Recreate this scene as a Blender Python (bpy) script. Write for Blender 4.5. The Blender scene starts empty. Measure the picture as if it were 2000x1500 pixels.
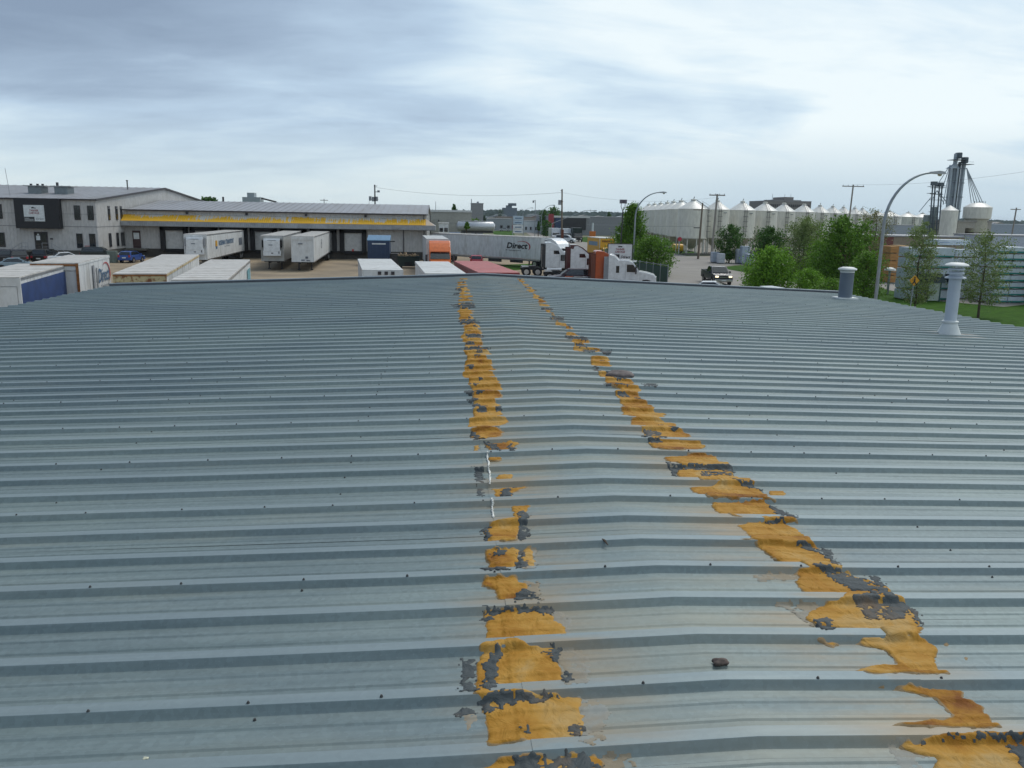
import bpy, bmesh, math, random
import numpy as np
from mathutils import Vector, Matrix
random.seed(7)
RNG = np.random.RandomState(11)
S = bpy.context.scene
COL = S.collection
R = math.radians

# ------------------------------------------------------------------ camera
CAMH = 7.05
F, PITCH, ROLL, YAW = 1622.0, 0.2019, 0.0171, 0.0828
_fw = Vector((math.sin(YAW)*math.cos(PITCH), math.cos(YAW)*math.cos(PITCH), -math.sin(PITCH)))
_r0 = Vector((math.cos(YAW), -math.sin(YAW), 0)); _u0 = _r0.cross(_fw)
_r = _r0*math.cos(ROLL)+_u0*math.sin(ROLL); _u = -_r0*math.sin(ROLL)+_u0*math.cos(ROLL)
cd = bpy.data.cameras.new('camera'); cam = bpy.data.objects.new('camera', cd); COL.objects.link(cam)
cd.sensor_width = 36; cd.lens = F/2000*36; cd.clip_start = 0.05; cd.clip_end = 20000
m = Matrix((( _r.x,_u.x,-_fw.x,0),( _r.y,_u.y,-_fw.y,0),( _r.z,_u.z,-_fw.z,CAMH),(0,0,0,1)))
cam.matrix_world = m; S.camera = cam
def ray(x, y):
    return (_fw*F+_r*(x-1000)-_u*(y-750)).normalized()
def G(x, y, z=0.0):                       # where the sight line meets height z
    v = ray(x, y); t = (z-CAMH)/v.z; return Vector((v.x*t, v.y*t, z))
def W(x, y, Y):                           # where it meets the plane at world Y
    v = ray(x, y); t = Y/v.y; return Vector((v.x*t, Y, CAMH+v.z*t))

# ------------------------------------------------------------------ world, sun, exposure
SUN_EL, SUN_AZ = R(52), R(40)
w = bpy.data.worlds.new('World'); S.world = w; w.use_nodes = True
nt = w.node_tree; N = nt.nodes; L = nt.links
for n in list(N): N.remove(n)
def nn(t, **k):
    n = N.new(t)
    for a, b in k.items(): setattr(n, a, b)
    return n
out = nn('ShaderNodeOutputWorld'); bg = nn('ShaderNodeBackground'); bg.inputs[1].default_value = 0.1
sky = nn('ShaderNodeTexSky', sky_type='NISHITA'); sky.sun_disc = False
sky.sun_elevation = SUN_EL; sky.sun_rotation = SUN_AZ; sky.air_density = 1.0; sky.dust_density = 2.0
tc = nn('ShaderNodeTexCoord'); sx = nn('ShaderNodeSeparateXYZ'); L.new(tc.outputs['Generated'], sx.inputs[0])
def mth(op, a, b=None, c=None):
    n = nn('ShaderNodeMath', operation=op)
    for i, v in enumerate((a, b, c)):
        if v is None: continue
        if isinstance(v, (int, float)): n.inputs[i].default_value = v
        else: L.new(v, n.inputs[i])
    return n.outputs[0]
def ramp(fac, stops, ip='EASE'):
    n = nn('ShaderNodeValToRGB'); L.new(fac, n.inputs[0]); e = n.color_ramp; e.interpolation = ip
    while len(e.elements) < len(stops): e.elements.new(0.5)
    for el, (p, c) in zip(e.elements, stops): el.position = p; el.color = (*c, 1) if len(c) == 3 else c
    return n.outputs[0]
def mixc(f, a, b, bt='MIX'):
    n = nn('ShaderNodeMix', data_type='RGBA', blend_type=bt)
    if isinstance(f, (int, float)): n.inputs[0].default_value = f
    else: L.new(f, n.inputs[0])
    for i, v in ((6, a), (7, b)):
        if isinstance(v, tuple): n.inputs[i].default_value = (*v, 1)
        else: L.new(v, n.inputs[i])
    return n.outputs[2]
zc = mth('MAXIMUM', sx.outputs[2], 0.0)
zd = mth('ADD', zc, 0.20)
cx = mth('DIVIDE', sx.outputs[0], zd); cy = mth('DIVIDE', sx.outputs[1], zd)
cv = nn('ShaderNodeCombineXYZ'); L.new(cx, cv.inputs[0]); L.new(cy, cv.inputs[1])
def cloud(scale, detail, rough, loc, sc=(1, 1, 1), dist=0.0):
    mp = nn('ShaderNodeMapping'); L.new(cv.outputs[0], mp.inputs[0])
    mp.inputs['Location'].default_value = loc; mp.inputs['Scale'].default_value = sc
    n = nn('ShaderNodeTexNoise'); L.new(mp.outputs[0], n.inputs[0])
    n.inputs['Scale'].default_value = scale; n.inputs['Detail'].default_value = detail
    n.inputs['Roughness'].default_value = rough; n.inputs['Distortion'].default_value = dist
    return n.outputs[0]
big = cloud(0.55, 4, 0.5, (3.2, 1.7, 0), (0.75, 1.1, 1), 0.5)
fine = cloud(2.3, 8, 0.60, (2.0, 8.0, 0), (0.65, 1.35, 1), 0.35)
# underside of the overcast: white where thin, slate where thick; thicker to the upper left
left = mth('MULTIPLY', mth('SUBTRACT', 0.0, sx.outputs[0]), 0.85)
hi = mth('MULTIPLY', mth('SUBTRACT', zc, 0.12), 1.0)
thick = mth('ADD', mth('ADD', mth('MULTIPLY', mth('SUBTRACT', big, 0.22), 0.9), mth('MULTIPLY', fine, 0.46)), mth('ADD', mth('MINIMUM', mth('MULTIPLY', mth('MAXIMUM', left, -0.05), mth('MULTIPLY', mth('SUBTRACT', zc, 0.03), 7.0)), 0.35), mth('MINIMUM', hi, 0.22)))
ccol = ramp(thick, [(0.40, (0.72, 0.80, 0.83)), (0.51, (0.56, 0.68, 0.77)), (0.62, (0.41, 0.53, 0.66)), (0.78, (0.29, 0.38, 0.50)), (0.98, (0.21, 0.28, 0.385))], 'LINEAR')
hz = ramp(zc, [(0.0, (1, 1, 1)), (0.035, (0.85,)*3), (0.10, (0, 0, 0))], 'LINEAR')
lowc = mixc(ramp(sx.outputs[0], [(0.0, (0, 0, 0)), (0.35, (1, 1, 1))], 'LINEAR'), (0.53, 0.635, 0.68), (0.34, 0.48, 0.60))
ccol = mixc(mth('MULTIPLY', hz, 0.75), ccol, lowc)
ten = nn('ShaderNodeVectorMath', operation='SCALE'); L.new(ccol, ten.inputs[0]); ten.inputs[3].default_value = 10.0
fin = mixc(0.93, sky.outputs[0], ten.outputs[0])
L.new(fin, bg.inputs[0]); L.new(bg.outputs[0], out.inputs[0])

sd = bpy.data.lights.new('sun', 'SUN'); sd.energy = 1.5; sd.angle = R(25); sd.color = (1, 0.96, 0.9)
sun = bpy.data.objects.new('sun', sd); COL.objects.link(sun)
sdir = Vector((math.sin(SUN_AZ)*math.cos(SUN_EL), math.cos(SUN_AZ)*math.cos(SUN_EL), math.sin(SUN_EL)))
sun.rotation_euler = sdir.to_track_quat('Z', 'Y').to_euler()
S.view_settings.view_transform = 'Standard'; S.view_settings.look = 'None'
S.view_settings.exposure = 0.28; S.view_settings.gamma = 1.0; S.view_settings.use_curve_mapping = False
S.render.engine = 'CYCLES'
try: S.cycles.max_bounces = 6
except Exception: pass

# ------------------------------------------------------------------ materials
MATS = {}
def mat(name, col, rough=0.6, metal=0.0, var=0.12, vscale=3.0, dirt=None, dscale=1.0, dmin=0.5, dmax=0.75, bump=0.0, bscale=20.0, spec=0.5, stretch=None, emit=None, coat=0.0, trans=0.0):
    if name in MATS: return MATS[name]
    m = bpy.data.materials.new(name); m.use_nodes = True; t = m.node_tree; b = t.nodes['Principled BSDF']
    b.inputs['Roughness'].default_value = rough; b.inputs['Metallic'].default_value = metal
    b.inputs['Specular IOR Level'].default_value = spec
    if coat: b.inputs['Coat Weight'].default_value = coat
    if trans: b.inputs['Transmission Weight'].default_value = trans
    tcn = t.nodes.new('ShaderNodeTexCoord'); mp = t.nodes.new('ShaderNodeMapping'); t.links.new(tcn.outputs['Object'], mp.inputs[0])
    if stretch: mp.inputs['Scale'].default_value = stretch
    no = t.nodes.new('ShaderNodeTexNoise'); no.inputs['Scale'].default_value = vscale; no.inputs['Detail'].default_value = 6
    t.links.new(mp.outputs[0], no.inputs[0])
    rp = t.nodes.new('ShaderNodeValToRGB'); t.links.new(no.outputs[0], rp.inputs[0])
    c = np.array(col[:3], float)
    rp.color_ramp.elements[0].position = 0.3; rp.color_ramp.elements[1].position = 0.7
    rp.color_ramp.elements[0].color = (*(c*(1-var)), 1); rp.color_ramp.elements[1].color = (*np.minimum(c*(1+var), 1), 1)
    o = rp.outputs[0]
    if dirt:
        n2 = t.nodes.new('ShaderNodeTexNoise'); n2.inputs['Scale'].default_value = dscale; n2.inputs['Detail'].default_value = 8; n2.inputs['Roughness'].default_value = 0.65
        t.links.new(mp.outputs[0], n2.inputs[0])
        r2 = t.nodes.new('ShaderNodeValToRGB'); t.links.new(n2.outputs[0], r2.inputs[0])
        r2.color_ramp.elements[0].position = dmin; r2.color_ramp.elements[1].position = dmax
        mx = t.nodes.new('ShaderNodeMix'); mx.data_type = 'RGBA'
        t.links.new(r2.outputs[0], mx.inputs[0]); t.links.new(o, mx.inputs[6]); mx.inputs[7].default_value = (*dirt, 1); o = mx.outputs[2]
    t.links.new(o, b.inputs['Base Color'])
    if bump:
        n3 = t.nodes.new('ShaderNodeTexNoise'); n3.inputs['Scale'].default_value = bscale; n3.inputs['Detail'].default_value = 5
        t.links.new(mp.outputs[0], n3.inputs[0])
        bp = t.nodes.new('ShaderNodeBump'); bp.inputs['Strength'].default_value = bump; bp.inputs['Distance'].default_value = 0.05
        t.links.new(n3.outputs[0], bp.inputs['Height']); t.links.new(bp.outputs[0], b.inputs['Normal'])
    if emit:
        b.inputs['Emission Color'].default_value = (*emit[:3], 1); b.inputs['Emission Strength'].default_value = emit[3]
    MATS[name] = m; return m

M_WHITE = mat('white_trailer_paint', (0.62, 0.63, 0.63), 0.45, dirt=(0.34, 0.33, 0.30), dscale=0.7, stretch=(1, 1, 0.4))
M_TOP = mat('trailer_roof_sheet', (0.50, 0.48, 0.45), 0.6, dirt=(0.36, 0.33, 0.29), dscale=0.9)
M_TOPW = mat('white_roof_sheet', (0.60, 0.60, 0.58), 0.5, dirt=(0.42, 0.41, 0.38), dscale=0.9)
M_BLUE = mat('dark_blue_tarp', (0.016, 0.045, 0.15), 0.55, vscale=1.5, var=0.2)
M_RED = mat('faded_red_paint', (0.42, 0.10, 0.09), 0.5, dirt=(0.30, 0.12, 0.10), dscale=2)
M_DRED = mat('dark_red_side', (0.18, 0.015, 0.02), 0.5)
M_RUST = mat('rust', (0.22, 0.09, 0.03), 0.85, var=0.5, vscale=5)
M_CREAMRUST = mat('cream_paint_rusting', (0.50, 0.42, 0.24), 0.6, dirt=(0.20, 0.07, 0.02), dscale=3.5, dmin=0.48, dmax=0.6)
M_BLACK = mat('black_rubber', (0.012, 0.012, 0.013), 0.8)
M_DARK = mat('dark_steel', (0.035, 0.036, 0.04), 0.6, dirt=(0.09, 0.07, 0.05), dscale=3)
M_CHROME = mat('bare_aluminium', (0.55, 0.55, 0.56), 0.3, metal=0.9)
M_GREYP = mat('grey_fairing', (0.26, 0.27, 0.29), 0.5)
M_GLASS = mat('dark_window_glass', (0.015, 0.02, 0.025), 0.06, spec=0.8, var=0.02)
M_TWHITE = mat('white_truck_paint', (0.66, 0.68, 0.70), 0.25, coat=0.5, dirt=(0.45, 0.44, 0.41), dscale=1.2, dmin=0.6, dmax=0.85)
M_ORANGE = mat('orange_truck_paint', (0.62, 0.13, 0.012), 0.3, coat=0.5)
M_ORANGED = mat('deep_orange_paint', (0.42, 0.07, 0.012), 0.35, coat=0.3)
M_MAROON = mat('maroon_paint', (0.07, 0.012, 0.016), 0.3, coat=0.5)
M_BROWN = mat('brown_red_paint', (0.13, 0.035, 0.018), 0.45)
M_CLAD = mat('pale_metal_cladding', (0.47, 0.46, 0.45), 0.6, dirt=(0.36, 0.345, 0.32), dscale=0.5, dmin=0.52, dmax=0.8, stretch=(1, 1, 0.5))
M_BGROOF = mat('grey_metal_roof', (0.30, 0.305, 0.32), 0.5, dirt=(0.22, 0.21, 0.20), dscale=0.3, stretch=(1, 0.3, 1))
M_TRIM = mat('dark_brown_trim', (0.035, 0.03, 0.035), 0.5)
M_CONC = mat('stained_concrete', (0.12, 0.115, 0.10), 0.9, dirt=(0.06, 0.055, 0.05), dscale=0.8, bump=0.1)
M_SIGNB = mat('black_panel', (0.012, 0.013, 0.017), 0.5)
M_SIGNW = mat('white_sign_face', (0.62, 0.65, 0.66), 0.4)
M_SEAL = mat('black_dock_seal', (0.018, 0.018, 0.02), 0.9)
M_DOORW = mat('off_white_dock_door', (0.50, 0.50, 0.49), 0.5, dirt=(0.36, 0.35, 0.33), dscale=0.8)
M_GALV = mat('galvanised_pole', (0.30, 0.33, 0.35), 0.45, metal=0.5)
M_WOOD = mat('weathered_pole_wood', (0.17, 0.135, 0.10), 0.9, var=0.3, vscale=2, stretch=(4, 4, 0.3))
M_PALE = mat('grey_pole_wood', (0.27, 0.25, 0.22), 0.9, var=0.2, vscale=2, stretch=(4, 4, 0.3))
M_SILO = mat('cream_silo_steel', (0.66, 0.645, 0.56), 0.4, dirt=(0.57, 0.545, 0.45), dscale=0.5, stretch=(1, 1, 0.25))
M_LADDER = mat('dark_ladder_steel', (0.15, 0.15, 0.14), 0.6)
M_YEL = mat('yellow_paint', (0.62, 0.33, 0.02), 0.4)
M_TXT = mat('black_lettering', (0.012, 0.014, 0.018), 0.5, var=0)
M_TRED = mat('dark_red_lettering', (0.22, 0.025, 0.04), 0.5, var=0)
M_TBL = mat('blue_lettering', (0.05, 0.12, 0.22), 0.5, var=0)
M_TGR = mat('grey_lettering', (0.12, 0.14, 0.17), 0.5, var=0)
M_BIN = mat('navy_bin_paint', (0.018, 0.042, 0.10), 0.45)
M_BINT = mat('light_blue_bin_lid', (0.13, 0.24, 0.36), 0.45)
M_GREEN = mat('dark_green_bin', (0.008, 0.022, 0.018), 0.6)
M_BARK = mat('bark', (0.10, 0.075, 0.055), 0.95, var=0.3, vscale=6)
M_TAN = mat('tan_wall', (0.36, 0.34, 0.29), 0.8)
M_GREYW = mat('grey_block_wall', (0.24, 0.245, 0.25), 0.85)
M_BRICK = mat('brown_brick_face', (0.20, 0.12, 0.08), 0.9, var=0.3, vscale=8)

def leafmat(name, c1, c2):
    m = bpy.data.materials.new(name); m.use_nodes = True; t = m.node_tree; b = t.nodes['Principled BSDF']
    g = t.nodes.new('ShaderNodeNewGeometry'); rp = t.nodes.new('ShaderNodeValToRGB')
    t.links.new(g.outputs['Random Per Island'], rp.inputs[0])
    rp.color_ramp.elements[0].color = (*c1, 1); rp.color_ramp.elements[1].color = (*c2, 1)
    t.links.new(rp.outputs[0], b.inputs['Base Color']); b.inputs['Roughness'].default_value = 0.65
    b.inputs['Specular IOR Level'].default_value = 0.25
    tr = t.nodes.new('ShaderNodeBsdfTranslucent'); t.links.new(rp.outputs[0], tr.inputs[0])
    ms = t.nodes.new('ShaderNodeMixShader'); ms.inputs[0].default_value = 0.3
    t.links.new(b.outputs[0], ms.inputs[1]); t.links.new(tr.outputs[0], ms.inputs[2])
    t.links.new(ms.outputs[0], t.nodes['Material Output'].inputs[0]); return m
LF_MID = leafmat('mid_green_leaves', (0.057, 0.132, 0.014), (0.169, 0.325, 0.039))
LF_DARK = leafmat('dark_green_leaves', (0.029, 0.081, 0.016), (0.091, 0.208, 0.033))
LF_BRIGHT = leafmat('bright_green_leaves', (0.086, 0.196, 0.014), (0.234, 0.442, 0.046))
LF_PALE = leafmat('pale_green_leaves', (0.115, 0.172, 0.052), (0.286, 0.364, 0.130))
LF_OLIVE = leafmat('olive_leaves', (0.115, 0.127, 0.046), (0.286, 0.286, 0.130))
LF_FAR = leafmat('distant_leaves', (0.05, 0.09, 0.06), (0.10, 0.15, 0.10))  # bluish tint: distance haze painted into the leaf colour

# ------------------------------------------------------------------ mesh helpers
class MB:
    def __init__(s): s.v = []; s.f = []; s.smooth = False
    def add(s, vs, fs):
        o = len(s.v); s.v += [tuple(v) for v in vs]; s.f += [tuple(i+o for i in f) for f in fs]; return s
    def box(s, x0, y0, z0, x1, y1, z1):
        v = [(x0,y0,z0),(x1,y0,z0),(x1,y1,z0),(x0,y1,z0),(x0,y0,z1),(x1,y0,z1),(x1,y1,z1),(x0,y1,z1)]
        return s.add(v, [(0,3,2,1),(4,5,6,7),(0,1,5,4),(1,2,6,5),(2,3,7,6),(3,0,4,7)])
    def quad(s, a, b, c, d): return s.add([a,b,c,d], [(0,1,2,3)])
    def cone(s, a, b, r0, r1, n=10, caps=True):
        a = Vector(a); b = Vector(b); d = (b-a).normalized()
        p = d.orthogonal().normalized(); q = d.cross(p)
        vs = []
        for c, r in ((a, r0), (b, r1)):
            for i in range(n):
                t = 2*math.pi*i/n; vs.append(c+(p*math.cos(t)+q*math.sin(t))*max(r, 1e-4))
        fs = [(i, (i+1) % n, n+(i+1) % n, n+i) for i in range(n)]
        if caps: fs += [tuple(range(n-1, -1, -1)), tuple(range(n, 2*n))]
        return s.add(vs, fs)
    def tube(s, pts, r, n=8):
        pts = [Vector(p) for p in pts]
        if isinstance(r, (int, float)): r = [r]*len(pts)
        ds = [(pts[min(i+1, len(pts)-1)]-pts[max(i-1, 0)]).normalized() for i in range(len(pts))]
        p = ds[0].orthogonal().normalized(); vs = []; fs = []
        for k, (c, d) in enumerate(zip(pts, ds)):
            p = (p-d*p.dot(d)).normalized(); q = d.cross(p)
            for i in range(n):
                t = 2*math.pi*i/n; vs.append(c+(p*math.cos(t)+q*math.sin(t))*r[k])
        for k in range(len(pts)-1):
            for i in range(n):
                j = (i+1) % n; fs.append((k*n+i, k*n+j, (k+1)*n+j, (k+1)*n+i))
        fs += [tuple(range(n-1, -1, -1)), tuple((len(pts)-1)*n+i for i in range(n))]
        return s.add(vs, fs)
    def lathe(s, c, prof, n=24):            # prof: (radius, z) pairs about a vertical axis at c
        c = Vector(c); vs = []; fs = []
        for r, z in prof:
            for i in range(n):
                t = 2*math.pi*i/n; vs.append((c.x+r*math.cos(t), c.y+r*math.sin(t), c.z+z))
        for k in range(len(prof)-1):
            for i in range(n):
                j = (i+1) % n; fs.append((k*n+i, k*n+j, (k+1)*n+j, (k+1)*n+i))
        fs += [tuple(range(n-1, -1, -1)), tuple((len(prof)-1)*n+i for i in range(n))]
        return s.add(vs, fs)
    def prism(s, prof, y0, y1):             # (x,z) profile extruded in y
        n = len(prof); vs = [(x, y0, z) for x, z in prof]+[(x, y1, z) for x, z in prof]
        return s.add(vs, [tuple(range(n)), tuple(range(2*n-1, n-1, -1))]+[(i, n+i, n+(i+1) % n, (i+1) % n) for i in range(n)])
    def prismx(s, prof, x0, x1):            # (y,z) profile extruded in x
        n = len(prof); vs = [(x0, y, z) for y, z in prof]+[(x1, y, z) for y, z in prof]
        return s.add(vs, [tuple(range(n-1, -1, -1)), tuple(range(n, 2*n))]+[(i, (i+1) % n, n+(i+1) % n, n+i) for i in range(n)])
    def build(s, name, m, parent=None, bevel=0.0, smooth=None, seg=2):
        me = bpy.data.meshes.new(name); me.from_pydata(s.v, [], s.f); me.update()
        b = bmesh.new(); b.from_mesh(me); bmesh.ops.recalc_face_normals(b, faces=b.faces)
        if bevel: bmesh.ops.bevel(b, geom=b.edges[:], offset=bevel, segments=seg, affect='EDGES', profile=0.6)
        b.to_mesh(me); b.free()
        if smooth is not None:
            me.polygons.foreach_set('use_smooth', [True]*len(me.polygons))
            me.set_sharp_from_angle(angle=R(smooth))
        if m: me.materials.append(m)
        o = bpy.data.objects.new(name, me); COL.objects.link(o)
        if parent: o.parent = parent
        return o
def tag(o, label=None, cat=None, group=None, kind=None):
    if label: o['label'] = label
    if cat: o['category'] = cat
    if group: o['group'] = group
    if kind: o['kind'] = kind
    return o
def thing(name, label, cat, loc=(0, 0, 0), rz=0.0, group=None):
    o = bpy.data.objects.new(name, None); COL.objects.link(o); o.location = loc; o.rotation_euler = (0, 0, rz)
    o.empty_display_size = 0.3
    return tag(o, label, cat, group)
def B(name, m, parent, *boxes, bevel=0.0):
    b = MB()
    for x in boxes: b.box(*x)
    return b.build(name, m, parent, bevel)
def copy_tree(o, parent=None):
    c = o.copy(); COL.objects.link(c); c.parent = parent
    for ch in list(o.children): copy_tree(ch, c)
    return c
def text(name, s, m, parent, org, xd, yd, width, height, bold=0.0, shear=0.0, off=0.004):
    cu = bpy.data.curves.new(name, 'FONT'); cu.body = s; cu.offset = bold; cu.shear = shear; cu.extrude = 0.0
    cu.resolution_u = 2; cu.align_x = 'LEFT'
    t = bpy.data.objects.new(name, cu); COL.objects.link(t); bpy.context.view_layer.update()
    me = bpy.data.meshes.new_from_object(t.evaluated_get(bpy.context.evaluated_depsgraph_get()))
    bpy.data.objects.remove(t)
    co = np.array([v.co[:] for v in me.vertices]); lo = co.min(0); hi = co.max(0)
    xd = Vector(xd).normalized(); yd = Vector(yd).normalized(); nd = xd.cross(yd); org = Vector(org)
    for v in me.vertices:
        a = (v.co.x-lo[0])/(hi[0]-lo[0])*width; b_ = (v.co.y-lo[1])/(hi[1]-lo[1])*height
        v.co = org+xd*a+yd*b_+nd*off
    me.materials.clear(); me.materials.append(m); me.name = name
    o = bpy.data.objects.new(name, me); COL.objects.link(o); o.parent = parent
    return o
def sheet(name, pts, z, m, kind='structure'):
    b = MB(); b.add([(p[0], p[1], z) for p in pts], [tuple(range(len(pts)))])
    o = b.build(name, m); tag(o, kind=kind); return o

# ------------------------------------------------------------------ ground
M_FIELD = mat('dry_field', (0.11, 0.115, 0.06), 0.95, var=0.3, vscale=0.01, dirt=(0.16, 0.145, 0.11), dscale=0.02)
M_DIRT = mat('sandy_yard', (0.265, 0.205, 0.135), 0.95, var=0.22, vscale=0.25, dirt=(0.15, 0.12, 0.085), dscale=0.12, dmin=0.45, dmax=0.75, bump=0.3, bscale=3)
M_ROAD = mat('worn_road', (0.245, 0.225, 0.20), 0.9, var=0.12, vscale=0.3, dirt=(0.18, 0.165, 0.145), dscale=0.15, bump=0.05)
M_GRASS = mat('lawn', (0.034, 0.088, 0.008), 0.95, var=0.3, vscale=1.5, spec=0.1, dirt=(0.055, 0.115, 0.014), dscale=0.4, bump=0.6, bscale=12)
M_GRAVEL = mat('gravel', (0.24, 0.215, 0.175), 0.95, var=0.25, vscale=0.6, dirt=(0.16, 0.13, 0.10), dscale=0.2)
def disc(r, n=64): return [(r*math.cos(2*math.pi*i/n), r*math.sin(2*math.pi*i/n)) for i in range(n)]
sheet('ground', disc(9000), 0.0, M_FIELD)
sheet('dirt_yard', [(-80, -30), (27, -30), (27, 60), (24, 96), (21, 112), (20, 135), (8, 150), (-80, 150)], 0.008, M_DIRT)
gp = lambda L_: [G(x, y)[:2] for x, y in L_]
sheet('road', gp([(1300, 556), (1296, 530), (1200, 500), (1100, 480), (1040, 463), (1016, 447), (1034, 446), (1072, 457), (1140, 470), (1200, 477), (1320, 496), (1360, 500), (1470, 512), (1480, 517), (1435, 518), (1400, 522), (1460, 531), (1530, 546), (1640, 566), (1720, 590)])+[(27.5, 20), (27.2, 60)], 0.016, M_ROAD)
sheet('silo_yard', gp([(1345, 500), (1470, 511), (1600, 514), (1740, 516), (2050, 520)])+[(400, 280), (100, 280), (60, 240), (50, 175)], 0.012, M_GRAVEL)
sheet('lawn', gp([(1402, 523), (1440, 519), (1560, 521), (1700, 536), (2150, 560)])+[(90, 60), (60, 30), (34, 30), (33, 55)]+gp([(1640, 568), (1530, 548), (1460, 533)]), 0.024, M_GRASS)
sheet('grass_verge', gp([(1132, 464), (1160, 462), (1172, 470), (1180, 478), (1135, 472)]), 0.024, M_GRASS)
sheet('grass_bank', gp([(1314, 494), (1322, 486), (1350, 490), (1385, 500), (1340, 500)]), 0.028, M_GRASS)
sheet('yard_grass', gp([(955, 518), (1050, 515), (1062, 524), (960, 531), (850, 528), (900, 516)]), 0.020, M_GRASS)
sheet('far_grass', gp([(960, 452), (1000, 449), (1006, 460), (970, 463)]), 0.024, M_GRASS)
sheet('pavement', gp([(1962, 641), (2080, 652), (2080, 662), (1955, 646)]), 0.10, mat('pavement_concrete', (0.34, 0.32, 0.28), 0.9))
sheet('lumber_yard', gp([(1640, 520), (2200, 535), (2200, 575), (1960, 600), (1830, 588), (1760, 572), (1700, 560)]), 0.032, M_ROAD)

# ------------------------------------------------------------------ our own roof
D0, HR = 0.926, CAMH-1.528
def zroof(x, Y):
    u = abs(x-D0); c = 0.0314+0.00105*(Y-3); s = 0.0200+0.00105*(Y-3)
    w_ = np.minimum(u, 0.65) if isinstance(u, np.ndarray) else min(u, 0.65)
    return HR+0.0033*(Y-3)-w_*c-(u-w_)*s
RP = 0.30334; RC0 = 3.671; YEND = 20.06; YBEG = RC0-26*RP-0.15; WL, WR = 8.67, 8.98
def prof(Y):                                 # cross profile of the sheet (height over the pan)
    Y = np.asarray(Y, float); t = (Y-RC0+RP/2) % RP-RP/2; a = np.abs(t)
    h = np.clip((0.048-a)/(0.048-0.026), 0, 1); h = h*h*(3-2*h)*0.6+h*0.4
    z = 0.028*h
    for c in (0.105,):
        z = z+0.0045*np.clip((0.016-np.abs(a-c))/0.008, 0, 1)
    return z
offs = [-0.1517, -0.121, -0.113, -0.097, -0.089, -0.048, -0.042, -0.034, -0.026, -0.014, 0.014, 0.026, 0.034, 0.042, 0.048, 0.089, 0.097, 0.113, 0.121]

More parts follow.
